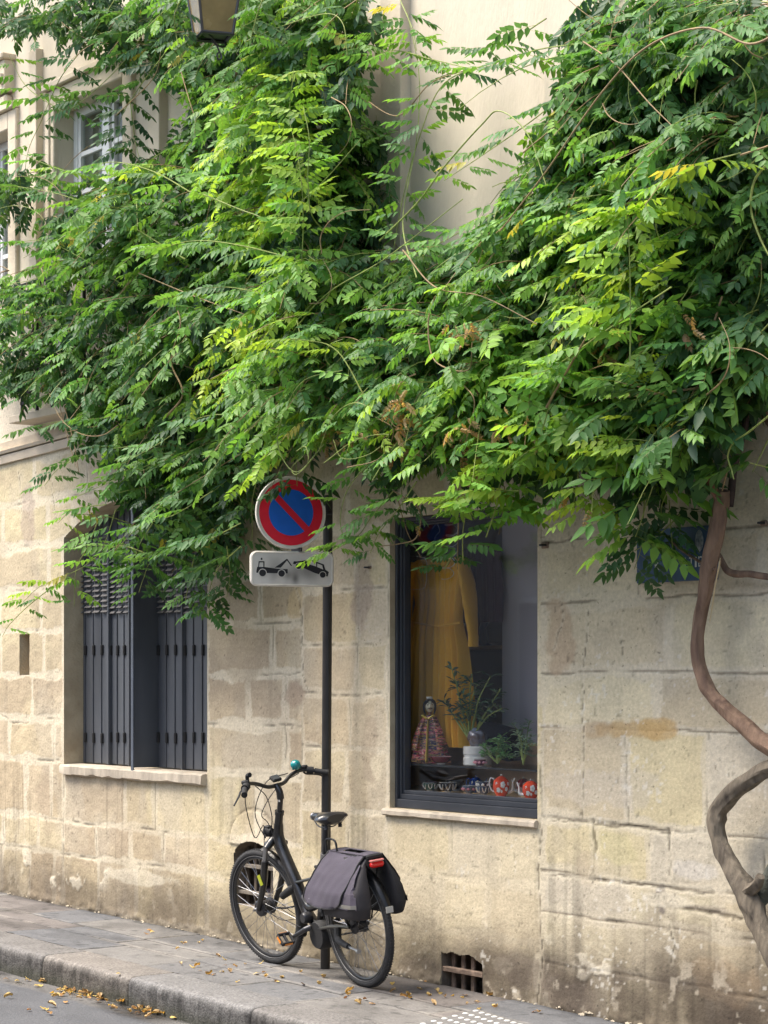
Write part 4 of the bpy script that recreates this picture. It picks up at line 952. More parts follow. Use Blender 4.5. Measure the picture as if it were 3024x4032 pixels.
bm = BM(); vs = lathe(bm, [(.52*hr, .95*hr), (.56*hr, 1.45*hr), (.50*hr, 1.50*hr), (.001, 1.50*hr)], (0, 0, 0), 16, HM); obj('cap', bm, mat('white embroidered cap', (.60, .57, .48), .8), t); t.rotation_euler.z = math.radians(40)

# ---- indoor plants: stems with leaf blades
def leafblade(bm, o, d, ln, w, mi=0):
    d = d.normalized(); s = d.cross(Vector((0, 0, 1)));
    s = s.normalized() if s.length > .1 else Vector((1, 0, 0)); s = (s+Vector((random.uniform(-.5, .5), random.uniform(-.5, .5), random.uniform(-.5, .5)))).normalized(); u = s.cross(d)
    p = [o, o+d*ln*.35+s*w*.5+u*.1*w, o+d*ln*.7+s*w*.40, o+d*ln-Vector((0, 0, ln*.15)), o+d*ln*.7-s*w*.40, o+d*ln*.35-s*w*.5+u*.1*w]; m1 = o+d*ln*.5-u*w*.12
    vs = [bm.verts.new(q) for q in p]; c_ = bm.verts.new(m1)
    for i in range(6): f = bm.faces.new((vs[i], vs[(i+1) % 6], c_)); f.material_index = mi
def plant(lab, base, tips, n, ln, w, m, potr=None, stemr=.004, name='potted_plant', seed=1):
    random.seed(seed); t = thing(name, lab, 'plant', base)
    bm = BM(); lb = BM()
    for tp in tips:
        tp = Vector(tp); mid = (Vector(base)+tp)/2+Vector((random.uniform(-.03, .03), random.uniform(-.03, .03), .04)); pts = catmull([Vector(base), mid, tp], 8); tube(bm, pts, [stemr, stemr*.5], 5)
        for k in range(n):
            i = int(len(pts)*(.35+.65*random.random())); i = min(i, len(pts)-1)
            a_ = random.uniform(0, 6.28); d_ = Vector((math.cos(a_), math.sin(a_), random.uniform(-.2, .9))); leafblade(lb, pts[i], d_, ln*1.25*random.uniform(.7, 1.2), w*random.uniform(.8, 1.2))
    obj('stems', bm, M_GTWIG, t); obj('foliage', lb, m, t, autos=False)
    if potr:
        bm = BM(); lathe(bm, [(potr*.7, 0), (potr, potr*1.6), (potr*1.06, potr*1.6), (potr*1.06, potr*1.8), (potr*.9, potr*1.8), (.001, potr*1.6)], (base[0], base[1], base[2]-potr*1.7), 20); obj('pot', bm, M_WHITEC, t)
M_PLD = mat('dark indoor leaf', (.040, .085, .038), .45, var=.4, vscale=40); M_PLG = mat('fresh indoor leaf', (.12, .27, .08), .4, var=.35, vscale=40); M_PLS = mat('grey-green indoor leaf', (.22, .32, .20), .5, var=.3, vscale=40)
plant('tall dark-leaved shrub in front of the mustard dress in the shop window', tuple(Q(1015, 1600, .30)), [Q(a, b, .20+.1*random.random()) for a, b in ((975, 1440), (985, 1470), (1000, 1500), (1060, 1460), (1080, 1490), (1070, 1520), (1030, 1480), (960, 1510), (975, 1540), (1040, 1520), (1020, 1455), (1085, 1530), (1000, 1530))], 17, .060, .019, M_PLD, None, .006, seed=3)
plant('bushy fresh green plant with small leaves right of the white dish stack', tuple(Q(1075, 1650, .22)), [Q(a, b, .20+.08*random.random()) for a, b in ((1045, 1612), (1055, 1600), (1070, 1600), (1085, 1590), (1095, 1600), (1060, 1630), (1100, 1615), (1045, 1635), (1080, 1625), (1090, 1640), (1100, 1640))], 20, .034, .013, M_PLG, None, .003, seed=4)
plant('pale grey-green feathery plant at the right edge of the glass shelf', tuple(Q(1130, 1652, .18)), [Q(a, b, .16+.08*random.random()) for a, b in ((1105, 1560), (1115, 1580), (1130, 1570), (1145, 1555), (1150, 1590), (1155, 1610), (1112, 1610), (1135, 1600), (1150, 1635), (1120, 1635))], 22, .032, .010, M_PLS, None, .003, seed=5)
# ================================================================== ROAD SIGN ON ITS POST
pb = G(702.5, 2091); PX, PYp = pb.x, pb.y
pr_ = .0285
sg = thing('no_parking_sign_post', 'dark post with round blue and red no-parking sign above a tow-away plate', 'road sign', (PX, PYp, gz(PX, PYp)))
ztop = 1.72+(HY-1085)/F*14.0
zsc = Q(627, 1107, -(-PYp-.05)).z if False else None
def at_pole(qy, off=0.0):  # height of a picture row at the post
    p = P(711, qy, -PYp); return p.z
bm = BM(); lathe(bm, [(pr_, -.05), (pr_, at_pole(1072)), (pr_*.8, at_pole(1072)+.008), (.001, at_pole(1072)+.01)], (PX, PYp, 0), 24)
# match the slight lean of the post in the photograph
Ml = Matrix.Translation((PX, PYp, gz(PX, PYp))) @ Matrix.Rotation(.006, 4, Vector((FW[0], FW[1], 0))) @ Matrix.Translation((-PX, -PYp, -gz(PX, PYp)))
bmesh.ops.transform(bm, matrix=Ml, verts=bm.verts[:]); obj('post', bm, M_POLE, sg)
ang = math.radians(72); sx_ = Vector(FW*math.cos(ang)+RT*math.sin(ang)); sn = Vector((sx_.y, -sx_.x, 0)); sn = sn if sn.dot(Vector(FW)) < 0 else -sn
plane_o = Vector((PX, PYp, 0))+sn*(pr_+.028)
def SP(qx, qy, lift=0.0):      # sight line met with the plane of the plates
    d_ = Vector(ray(qx, qy)); o_ = plane_o+sn*lift; t_ = (o_-Vector(CP)).dot(sn)/d_.dot(sn); return Vector(CP)+d_*t_
dc = SP(627.5, 1107.5); R_ = abs((SP(627.5, 1186)-dc).z)
SM = frame_M(dc, sx_, Vector((0, 0, 1)), sn)
M_SRED = mat('sign red', (.72, .006, .030), .5, var=.06, vscale=14); M_SBLUE = mat('sign blue', (.003, .115, .55), .5, var=.06, vscale=14); M_SRIM = mat('aged cream sign rim', (.68, .63, .55), .5, var=.12, vscale=12)
M_SWHITE = bpy.data.materials.new('sooty white plate'); M_SWHITE = mat('sooty white plate', (.50, .46, .41), .5, var=.12, vscale=5); M_SBLACK = mat('sign black', (.014, .012, .016), .45)
def disc(bm, r0, r1, z, n=64, mi=0):
    a_ = [bm.verts.new(SM @ Vector((r0*math.cos(2*math.pi*i/n), r0*math.sin(2*math.pi*i/n), z))) for i in range(n)] if r0 > 0 else None
    b_ = [bm.verts.new(SM @ Vector((r1*math.cos(2*math.pi*i/n), r1*math.sin(2*math.pi*i/n), z))) for i in range(n)]
    if a_ is None: bm.faces.new(b_)
    else:
        for i in range(n): bm.faces.new((a_[i], a_[(i+1) % n], b_[(i+1) % n], b_[i]))
    return b_
bm = BM(); vs = lathe(bm, [(.001, -.012), (R_*.985, -.012), (R_, -.006), (R_, .012), (R_*.99, .016), (R_*.965, .016), (R_*.955, .010), (.001, .010)], (0, 0, 0), 72, SM); dsc = obj('sign_disc', bm, M_SRIM, sg)
bm = BM(); disc(bm, 0, R_*.905, .0115); obj('red_ring', bm, M_SRED, dsc)
# blue halves: circle segments either side of the diagonal bar
def half(side):
    r = R_*.635; hw = R_*.088; n = 40; pts = []
    a0 = math.asin(hw/r); c_, s_ = math.cos(-math.pi/4), math.sin(-math.pi/4)
    for i in range(n+1):
        a_ = a0+(math.pi-2*a0)*i/n; x, y = r*math.cos(a_), side*r*math.sin(a_); pts.append((x*c_-y*s_, x*s_+y*c_))
    bm = BM(); bm.faces.new([bm.verts.new(SM @ Vector((x, y, .0135))) for x, y in pts]); obj('blue_segment', bm, M_SBLUE, dsc, autos=False)
half(1); half(-1)
# bracket between disc, plate and post
bm = BM(); br = SP(640, 1188, -.02); boxr(bm, br.x-.05, br.x+.06, br.y-.004, br.y+.004, br.z-.012, br.z+.012); obj('bracket', bm, M_DARKM, sg)
for q in (1110, 1228):
    pz = at_pole(q); bm = BM(); lathe(bm, [(pr_+.001, -.014), (pr_+.006, -.014), (pr_+.006, .014), (pr_+.001, .014)], (PX, PYp, pz), 20); obj('clamp', bm, M_DARKM, sg)
    bm = BM(); a_ = SP(600, q, -.016); b_ = SP(716, q, -.016); tube(bm, [a_, b_], .008, 8); obj('arm', bm, M_DARKM, sg)
# rectangular plate
pc = SP(630.5, 1229); a_, b_ = SP(541, 1229), SP(720.5, 1229); PW = (b_-a_).length; PH = abs((SP(630, 1191)-SP(630, 1267)).z); PM = frame_M(pc, sx_, Vector((0, 0, 1)), sn)
def rrect(w, h, r, n=8):
    o_ = []
    for cx_, cy_, a0 in ((w/2-r, h/2-r, 0), (-w/2+r, h/2-r, 90), (-w/2+r, -h/2+r, 180), (w/2-r, -h/2+r, 270)):
        for i in range(n+1): a_ = math.radians(a0+90*i/n); o_.append((cx_+r*math.cos(a_), cy_+r*math.sin(a_)))
    return o_
bm = BM(); prism(bm, rrect(PW, PH, PH*.20), PM @ Matrix.Translation((0, 0, -.010)), .020); pl = obj('tow_plate', bm, M_SRIM, sg)
bm = BM(); o1, o2 = rrect(PW, PH, PH*.20), rrect(PW-.018, PH-.018, PH*.15)
for z0, oo in ((.010, o1),): pass
for i in range(len(o1)):
    j = (i+1) % len(o1); v = lambda p, z: bm.verts.new(PM @ Vector((p[0], p[1], z)))
    bm.faces.new((v(o1[i], .0102), v(o1[j], .0102), v(o2[j], .016), v(o2[i], .016)))
    bm.faces.new((v(o2[i], .016), v(o2[j], .016), v((o2[j][0]*.985, o2[j][1]*.96), .0112), v((o2[i][0]*.985, o2[i][1]*.96), .0112)))
obj('plate_rim', bm, M_SRIM, pl, autos=False)
# the plate's face with soot smudges of their own
nx, ny = 90, 36; bm = BM(); W2, H2 = PW-.024, PH-.024
gx_, gy_ = np.meshgrid(np.linspace(-W2/2, W2/2, nx), np.linspace(-H2/2, H2/2, ny), indexing='ij')
cc = np.array((.66, .61, .54))*(.93+.14*fbm(gx_*20, gy_*20, 5))[..., None]
for ux_, uy_, rx_, ry_, k in ((.07, -.55, .022, .035, .75), (-.10*PW/.5, -.35, .03, .03, .55), (-.40, .3, .05, .05, .35), (.30, -.1, .07, .04, .45), (.42, -.3, .05, .05, .4), (-.45, -.3, .03, .05, .4), (.05, .0, .05, .06, .25)):
    d_ = np.hypot((gx_-ux_*PW/2*(1 if abs(ux_) > .11 else 1))/rx_, (gy_-uy_*PH/2)/ry_); w_ = np.exp(-d_**2)*k; cc = cc*(1-w_[..., None])+np.array((.06, .05, .045))*w_[..., None]
col = np.concatenate([cc, np.ones(cc.shape[:2]+(1,))], -1)
PP = np.array([[list(PM @ Vector((gx_[i, j], gy_[i, j], .0118))) for j in range(ny)] for i in range(nx)])
fc = grid_mesh('plate_face', gx_, gy_, (PP[..., 0], PP[..., 1], PP[..., 2]), col, np.ones((nx-1, ny-1), bool), attr_mat('sooty enamel', .5, .02, 50, .03, 60, spec=.5), pl)
# pictogram: tow truck and tilted car, in plate coordinates read off the photo
def pp(zx, zy):    # zoomed photo coordinates of the plate -> plate plane
    q = (521.2+zx*.1488, 1014.9+zy*.1488); w_ = PM.inverted() @ SP(q[0], q[1]); return (w_.x, w_.y)
def poly(name, pts, z=.0132, m=M_SBLACK):
    bm = BM(); bm.faces.new([bm.verts.new(PM @ Vector((*pp(*p), z))) for p in pts]); bmesh.ops.triangulate(bm, faces=bm.faces[:]); return obj(name, bm, m, pl, autos=False)
def dot(name, cx_, cy_, r, z=.0132, m=M_SBLACK):
    return poly(name, [(cx_+r*math.cos(i*2*math.pi/28), cy_+r*math.sin(i*2*math.pi/28)) for i in range(28)], z, m)
M_PLW = mat('plate ground', (.62, .57, .50), .5)
poly('truck_pictogram', [(210, 1495), (210, 1475), (222, 1470), (222, 1410), (328, 1412), (328, 1434), (520, 1438), (665, 1443), (665, 1505), (470, 1502)])
for cab in ([(236, 1412), (244, 1328), (258, 1328), (250, 1412)], [(312, 1413), (312, 1328), (328, 1328), (328, 1413)], [(244, 1345), (244, 1328), (328, 1328), (328, 1345)]): poly('cab_pillar', cab, .0133)
poly('crane_pictogram', [(475, 1420), (565, 1360), (648, 1295), (662, 1296), (730, 1395), (712, 1397), (655, 1318), (565, 1422)])
poly('beacon_pictogram', [(274, 1308), (274, 1288), (280, 1278), (292, 1278), (299, 1288), (299, 1308)])
poly('car_pictogram', [(740, 1365), (755, 1328), (800, 1332), (905, 1358), (915, 1350), (985, 1307), (1005, 1306), (1060, 1325), (1110, 1345), (1190, 1375), (1212, 1450), (1262, 1485), (1245, 1550), (1215, 1545), (1060, 1500), (870, 1415), (850, 1390), (740, 1365)])
poly('car_glass', [(930, 1360), (990, 1322), (1075, 1350), (1080, 1405)], .0138, M_PLW); poly('car_glass', [(1095, 1360), (1165, 1388), (1178, 1448), (1092, 1412)], .0138, M_PLW)
for i, (a_, b_, r) in enumerate(((300, 1497, 50), (576, 1505, 48), (820, 1400, 42), (1172, 1526, 42))):
    dot('wheel_halo', a_, b_, r*1.22, .0142, M_PLW); dot('wheel_pictogram', a_, b_, r, .0148)

# ================================================================== STREET NAME PLATE
YL = .0
pa, pb_ = P(1375.5, 1263, .02), P(1545.6, 1249, .02); pt = P(1378, 1148, .02).z
npl = thing('street_name_plate', 'weathered blue enamel street name plate half hidden by leaves and the vine trunk', 'street sign', (pa.x, -.02, pa.z))
M_EN = mat('weathered blue enamel', (.010, .040, .095), .45, col2=(.026, .078, .165), vscale=9, stretch=(1, 1, .18), bump=.1)
z0, z1 = (pa.z+pb_.z)/2, (pt+P(1540, 1132, .02).z)/2
bm = BM(); boxr(bm, pa.x, pb_.x, -.022, .01, z0, z1, .003); obj('enamel_plate', bm, M_EN, npl)
M_LET = mat('worn white enamel', (.58, .58, .54), .5, var=.15, vscale=30)
def letter(ch, qx0, qx1, qyb, qyt):
    cu = bpy.data.curves.new('letter', 'FONT'); cu.body = ch; cu.extrude = .0008; cu.size = 1; o_ = bpy.data.objects.new('tmp', cu); COL.objects.link(o_)
    dg = bpy.context.evaluated_depsgraph_get(); me = bpy.data.meshes.new_from_object(o_.evaluated_get(dg)); bpy.data.objects.remove(o_)
    v = np.array([x.co[:] for x in me.vertices]); w0, h0 = v[:, 0].min(), v[:, 1].min(); w_, h_ = np.ptp(v[:, 0]), np.ptp(v[:, 1])
    a_, b_ = P(qx0, qyb, .023), P(qx1, qyb, .023); H_ = P(qx0, qyt, .023).z-a_.z
    for x in me.vertices:
        u, w2, d_ = (x.co.x-w0)/w_, (x.co.y-h0)/h_, x.co.z; x.co = (a_.x+(b_.x-a_.x)*u, -.0238-d_, a_.z+H_*w2)
    finish(me, 'letter_shape', M_LET, npl, False)
for ch, a_, b_, c_, d_ in (('R', 1415, 1424, 1232, 1210), ('I', 1478, 1481.5, 1227, 1205), ('T', 1489, 1498, 1226, 1204), ('I', 1501.5, 1505, 1225, 1203), ('E', 1509, 1516, 1224, 1202), ('R', 1519, 1527, 1223, 1201)):
    letter(ch, a_, b_, c_, d_)
c0 = P(1510.5, 1168, .022); R1 = abs(P(1520, 1168, .022).x-c0.x)
bm = BM(); lathe(bm, [(.001, 0), (.030, 0), (.027, .003), (.012, .003), (.011, .001), (.001, .001)], (0, 0, 0), 26, Matrix.Translation(c0) @ Matrix.Rotation(math.pi/2, 4, 'X') @ Matrix.Scale(1.05, 4, (0, 1, 0)))
for v in bm.verts: v.co.z = c0.z+(v.co.z-c0.z)*1.7
obj('emblem', bm, mat('flaked grey emblem', (.10, .12, .14), .6, col2=(.32, .34, .34), vscale=60), npl)

# ================================================================== WALL LANTERN (unlit)
YLn = 1.02
cb_ = P(462, 80, YLn); lz = cb_.z
ln = thing('street_lantern', 'unlit old four-sided street lantern hanging among the leaves at the top', 'lantern', (cb_.x, -YLn, lz))
ex = Vector(FW*.32+RT*.95).normalized(); ey = Vector((-ex.y, ex.x, 0)); LM = frame_M(cb_, ex, ey, Vector((0, 0, 1)))
hb, ht, hh = .088, .145, .42
def ring4(h, z): return [Vector((sx2*h, sy2*h, z)) for sx2, sy2 in ((-1, -1), (1, -1), (1, 1), (-1, 1))]
lo, hi = ring4(hb, 0), ring4(ht, hh)
M_LGL = mat('grimy amber lantern glass', (.40, .29, .12), .25, var=.25, vscale=6, coat=.3)
for i in range(4):
    j = (i+1) % 4; bm = BM(); bm.faces.new([bm.verts.new(LM @ p) for p in (lo[i], lo[j], hi[j], hi[i])]); r = bmesh.ops.solidify(bm, geom=bm.faces[:], thickness=.004); obj('lantern_pane', bm, M_LGL, ln, autos=False)
    bm = BM(); tube(bm, [LM @ lo[i]*1, LM @ hi[i]*1], .009, 6); obj('corner_bar', bm, M_DARKM, ln)
    bm = BM(); tube(bm, [LM @ lo[i]*1, LM @ lo[j]*1], .011, 6); obj('bottom_rail', bm, M_DARKM, ln)
    bm = BM(); tube(bm, [LM @ hi[i]*1, LM @ hi[j]*1], .014, 6); obj('top_rail', bm, M_DARKM, ln)
bm = BM(); bm.faces.new([bm.verts.new(LM @ (p+Vector((0, 0, .01)))) for p in lo]); obj('bottom_pane', bm, mat('dull lantern base', (.05, .052, .055), .5), ln, autos=False)
bm = BM(); a4 = ring4(ht+.03, hh); ap = [Vector((x.x*.25, x.y*.25, hh+.20)) for x in a4]
for i in range(4): bm.faces.new([bm.verts.new(LM @ p) for p in (a4[i], a4[(i+1) % 4], ap[(i+1) % 4], ap[i])])
bm.faces.new([bm.verts.new(LM @ p) for p in a4]); obj('hood', bm, M_DARKM, ln, autos=False)
bm = BM(); tube(bm, [LM @ Vector(p) for p in ((-hb, -hb, .01), (-.01, -.02, -.015), (.03, .0, -.075), (.045, .0, -.11), (.03, 0, -.125), (.018, 0, -.105), (.028, 0, -.085))], .0055, 6, 5); obj('latch_hook', bm, M_DARKM, ln)
bm = BM(); tube(bm, [LM @ Vector(p) for p in ((0, .05, 0), (.03, .05, -.03), (.075, .05, -.035), (.085, .05, 0))], .006, 6, 4); obj('latch_bow', bm, M_DARKM, ln)
top = LM @ Vector((0, 0, hh+.2)); bm = BM(); tube(bm, [top, top+Vector((0, .0, .12)), top+Vector((0, .35, .22)), Vector((top.x, -.0, top.z+.1))], .014, 8, 6); obj('wall_arm', bm, M_DARKM, ln)
# ================================================================== BICYCLE
Fp, Rp = G(591, 2082), G(789.5, 2132)     # where the tyres touch the paving
hd = Vector((Fp.x-Rp.x, Fp.y-Rp.y, 0)); WB = hd.length; hd.normalize()
RW = .352; LEAN = math.radians(7)
lf = Vector((-hd.y, hd.x, 0))            # the rider's left
BX = frame_M(Vector((Rp.x, Rp.y, Rp.z)), Vector((Fp.x-Rp.x, Fp.y-Rp.y, Fp.z-Rp.z)).normalized(), lf, Vector((0, 0, 1)))
BX = BX @ Matrix.Rotation(-LEAN, 4, 'X')
bk = thing('bicycle', 'black city bicycle with step-through frame leaning by the sign post on the pavement', 'bicycle', (Rp+Fp)/2)
def bo(name, bm, m, parent=None, extra=None, autos=True):
    bmesh.ops.transform(bm, matrix=BX if extra is None else BX @ extra, verts=bm.verts[:]); return obj(name, bm, m, parent or bk, autos=autos)
def torus(bm, R, r, n=72, k=12, sx=1.0, M=None):
    rings = []
    for i in range(n):
        a = 2*math.pi*i/n; ring = []
        for j in range(k):
            b = 2*math.pi*j/k; rr = R+r*math.cos(b); ring.append(bm.verts.new((rr*math.cos(a), r*math.sin(b)*sx, rr*math.sin(a))))
        rings.append(ring)
    for i in range(n):
        for j in range(k): bm.faces.new((rings[i][j], rings[(i+1) % n][j], rings[(i+1) % n][(j+1) % k], rings[i][(j+1) % k]))
    if M is not None: bmesh.ops.transform(bm, matrix=M, verts=[v for r_ in rings for v in r_])
def wheel(cx_, M, hub_r, hub_w):
    T = M
    bm = BM(); torus(bm, RW-.021, .0215, 84, 14); 
    # tread blocks
    for i in range(120):
        a = 2*math.pi*i/120
        for s in (-1, 1):
            vs = box(bm, (0, 0, 0), (.008, .010, .004)); bmesh.ops.transform(bm, matrix=Matrix.Rotation(-a-s*.015, 4, 'Y') @ Matrix.Translation((RW+.0002, s*.008, 0)) @ Matrix.Rotation(math.pi/2, 4, 'Y') @ Matrix.Rotation(s*.5, 4, 'Z'), verts=vs)
    bmesh.ops.transform(bm, matrix=T, verts=bm.verts[:]); w = bo('wheel', bm, M_TYRE)
    bm = BM(); torus(bm, RW-.050, .0105, 84, 8, 1.25); torus(bm, RW-.0435, .003, 84, 6, 4.6); bmesh.ops.transform(bm, matrix=T, verts=bm.verts[:]); bo('rim', bm, mat('dark rim', (.06, .06, .062), .35, metal=.6), w)
    bm = BM(); torus(bm, RW-.0385, .0016, 84, 6, 1.0, Matrix.Translation((0, -.0175, 0))); torus(bm, RW-.0385, .0016, 84, 6, 1.0, Matrix.Translation((0, .0175, 0))); bmesh.ops.transform(bm, matrix=T, verts=bm.verts[:]); bo('reflective_stripe', bm, mat('grey sidewall stripe', (.20, .20, .20), .4), w)
    bm = BM(); n = 32
    for i in range(n):
        a = 2*math.pi*i/n; s = 1 if i % 2 else -1; b = a+(.9 if (i//2) % 2 else -.9)
        p0 = Vector((hub_r*math.cos(b), s*hub_w*.45, hub_r*math.sin(b))); p1 = Vector(((RW-.058)*math.cos(a), 0, (RW-.058)*math.sin(a))); tube(bm, [p0, p1], .0014, 4)
        tube(bm, [p1*.965+p0*.035, p1], .0026, 5)
    bmesh.ops.transform(bm, matrix=T, verts=bm.verts[:]); bo('spokes', bm, M_GREYM, w)
    bm = BM(); lathe(bm, [(.009, -.062), (.009, -hub_w*.55), (hub_r*1.1, -hub_w*.5), (hub_r*1.1, -hub_w*.4), (hub_r*.85, -hub_w*.3), (hub_r*.85, hub_w*.3), (hub_r*1.1, hub_w*.4), (hub_r*1.1, hub_w*.5), (.009, hub_w*.55), (.009, .062), (.001, .062)], (0, 0, 0), 20, Matrix.Rotation(math.pi/2, 4, 'X')); bmesh.ops.transform(bm, matrix=T, verts=bm.verts[:]); bo('hub', bm, M_DARKM, w)
    return w
TR = Matrix.Translation((0, 0, RW))
wheel(0, TR, .040, .07)
# steering: rotates about the head axis
ax_top, ax_bot = Vector((WB-.285, 0, .95)), Vector((WB-.050, 0, RW)); axd = (ax_top-ax_bot).normalized()
STM = Matrix.Translation(ax_top) @ Matrix.Rotation(math.radians(9), 4, axd) @ Matrix.Translation(-ax_top)
wheel(WB, STM @ Matrix.Translation((WB, 0, RW)), .046, .075)
def guard(a0, a1, T, name, w=.030, stays=()):
    bm = BM(); R = RW+.014; rows = []
    for i in range(31):
        a = math.radians(a0+(a1-a0)*i/30); row = []
        for j in range(7):
            b = (j-3)/3; rr = R+.010-.014*b*b; row.append(bm.verts.new((rr*math.cos(a), b*w, rr*math.sin(a))))
        rows.append(row)
    for p, q in zip(rows[:-1], rows[1:]):
        for j in range(6): bm.faces.new((p[j], p[j+1], q[j+1], q[j]))
    r = bmesh.ops.solidify(bm, geom=bm.faces[:], thickness=.0022); bmesh.ops.transform(bm, matrix=T, verts=bm.verts[:]); g = bo(name, bm, M_BIKE)
    for sa in stays:
        a = math.radians(sa)
        for s in (-1, 1):
            bm = BM(); tube(bm, [(0, s*.055, .0), (R*.99*math.cos(a), s*w, R*.99*math.sin(a))], .0024, 5); bmesh.ops.transform(bm, matrix=T, verts=bm.verts[:]); bo('stay', bm, M_DARKM, g)
TF = STM @ Matrix.Translation((WB, 0, RW))
guard(100, 205, TF, 'front_mudguard', w=.026, stays=(195,))
guard(28, 60, TF @ Matrix.Identity(4), 'front_mudguard_tip') if False else None
guard(160, -28+360-0, TR, 'x') if False else None
guard(-5+180-180, 0, TR, 'x') if False else None
def guard_rear():
    guard(30, 160, TR, 'rear_mudguard', w=.025, stays=(150,))
guard_rear()
# reflective band on the rear mudguard end
bm = BM(); a = math.radians(178); 
for i in range(4): pass
vs = box(bm, (-(RW+.024)*.94, 0, RW+.125), (.006, .044, .034)); bo('reflector_band', bm, mat('silver reflector', (.42, .41, .38), .35))
# fork
def sb(name, bm, m, parent=None): bmesh.ops.transform(bm, matrix=STM, verts=bm.verts[:]); return bo(name, bm, m, parent)
cr = ax_bot+axd*.42
bm = BM(); tube(bm, [cr+Vector((.01, 0, 0))-Vector((0, .075, .01)), cr+Vector((.012, 0, .03)), cr+Vector((.01, .075, -.01))], [.020, .030, .020], 12, 4); fk = sb('fork', bm, M_BIKE)
for s in (-1, 1):
    bm = BM(); tube(bm, [cr+Vector((.012, s*.072, 0)), cr+Vector((.055, s*.072, -.11))], .0145, 12); sb('stanchion', bm, M_GREYM, fk)
    bm = BM(); tube(bm, [cr+Vector((.045, s*.072, -.085)), cr+Vector((.10, s*.070, -.235)), Vector((WB, s*.062, RW))+Vector((0, 0, -.005))], [.023, .021, .016], 12, 4); sb('fork_leg', bm, M_BIKE, fk)
bm = BM(); vs = box(bm, cr+Vector((.092, .0945, -.20)), (.028, .003, .065)); bmesh.ops.rotate(bm, verts=vs, cent=cr+Vector((.092, .0945, -.20)), matrix=Matrix.Rotation(.35, 3, 'Y')); sb('yellow_sticker', bm, mat('lime sticker', (.42, .46, .03), .5), fk)
for s in (-1, 1):   # rim brake arms
    bm = BM(); tube(bm, [cr+Vector((.05, s*.052, -.10)), cr+Vector((.075, s*.045, -.04)), cr+Vector((.075, s*.02, .02))], [.008, .007, .005], 7, 4); sb('brake_arm', bm, M_GREYM, fk)
# roller brake on the left of the front hub and axle nut
bm = BM(); lathe(bm, [(.001, .0), (.046, .0), (.050, .006), (.050, .022), (.040, .030), (.001, .03)], (0, 0, 0), 26, Matrix.Translation((WB, .028, RW)) @ Matrix.Rotation(-math.pi/2, 4, 'X')); sb('drum_brake', bm, M_DARKM, fk)
bm = BM(); lathe(bm, [(.001, .0), (.012, .0), (.012, .014), (.007, .018), (.007, .03), (.001, .03)], (0, 0, 0), 10, Matrix.Translation((WB, .068, RW)) @ Matrix.Rotation(-math.pi/2, 4, 'X')); sb('axle_nut', bm, M_GREYM, fk)
bm = BM(); tube(bm, [(WB, -.05, RW-.02), (WB-.12, -.055, RW-.015), (WB-.20, -.055, RW-.0)], .006, 6); sb('brake_lever_link', bm, M_DARKM, fk)
# headlamp
hl = cr+Vector((.060, .0, .075))
bm = BM(); lathe(bm, [(.001, -.035), (.022, -.035), (.030, -.015), (.032, .02), (.028, .026), (.001, .026)], (0, 0, 0), 18, Matrix.Translation(hl) @ Matrix.Rotation(math.pi/2, 4, 'Y')); vs = box(bm, hl+Vector((.0, 0, .03)), (.05, .035, .016), None, .005); box(bm, hl+Vector((-.02, 0, -.045)), (.02, .02, .05), None, .003); sb('headlight', bm, M_BLACK)
bm = BM(); lathe(bm, [(.001, .0265), (.026, .0265), (.024, .030), (.001, .032)], (0, 0, 0), 18, Matrix.Translation(hl) @ Matrix.Rotation(math.pi/2, 4, 'Y')); sb('headlight_lens', bm, mat('headlight lens', (.35, .36, .37), .15))
# head tube, down tube, seat tube
BB = Vector((.455, 0, .30)); ht_top, ht_bot = ax_top-axd*.01, ax_bot+axd*.455
bm = BM(); tube(bm, [ht_bot, ht_top-axd*.06, ht_top], [.026, .025, .024], 16); tube(bm, [ht_top-axd*.012, ht_top+axd*.01], .028, 16); fr_ = bo('frame', bm, M_BIKE)
bm = BM(); tube(bm, [ht_top-axd*.07, ht_bot+Vector((-.035, 0, -.02)), Vector((.665, 0, .52)), Vector((.585, 0, .37)), Vector((.475, 0, .295))], [.028, .036, .036, .034, .034], 16, 6, flat=.82); bo('down_tube', bm, M_BIKE, fr_)
bm = BM(); tube(bm, [Vector((.640, 0, .47)), Vector((.55, 0, .40)), Vector((.42, 0, .44)), Vector((.385, 0, .50))], [.024, .024, .022, .018], 12, 6); bo('lower_top_tube', bm, M_BIKE, fr_)
st_top = Vector((.315, 0, .715)); bm = BM(); tube(bm, [BB, st_top], .0175, 14); bo('seat_tube', bm, M_BIKE, fr_)
for s in (-1, 1):
    bm = BM(); tube(bm, [BB+Vector((-.03, s*.035, -.01)), Vector((.22, s*.052, .33)), Vector((0, s*.062, RW))], [.013, .012, .010], 10, 4); bo('chain_stay', bm, M_BIKE, fr_)
    bm = BM(); tube(bm, [st_top+Vector((.015, s*.02, -.08)), Vector((.2, s*.05, .58)), Vector((0, s*.062, RW))], [.010, .009, .009], 8, 4); bo('seat_stay', bm, M_BIKE, fr_)
    bm = BM(); tube(bm, [Vector((.690, s*.016, .53)), Vector((.37, s*.018, .60))], .0085, 8); bo('cross_tube', bm, M_BIKE, fr_)
bm = BM(); tube(bm, [Vector((.81, .030, .445)), Vector((.735, .026, .48)), Vector((.66, .022, .515))], [.022, .025, .020], 12); bo('lock_holster', bm, M_BLACK, fr_)
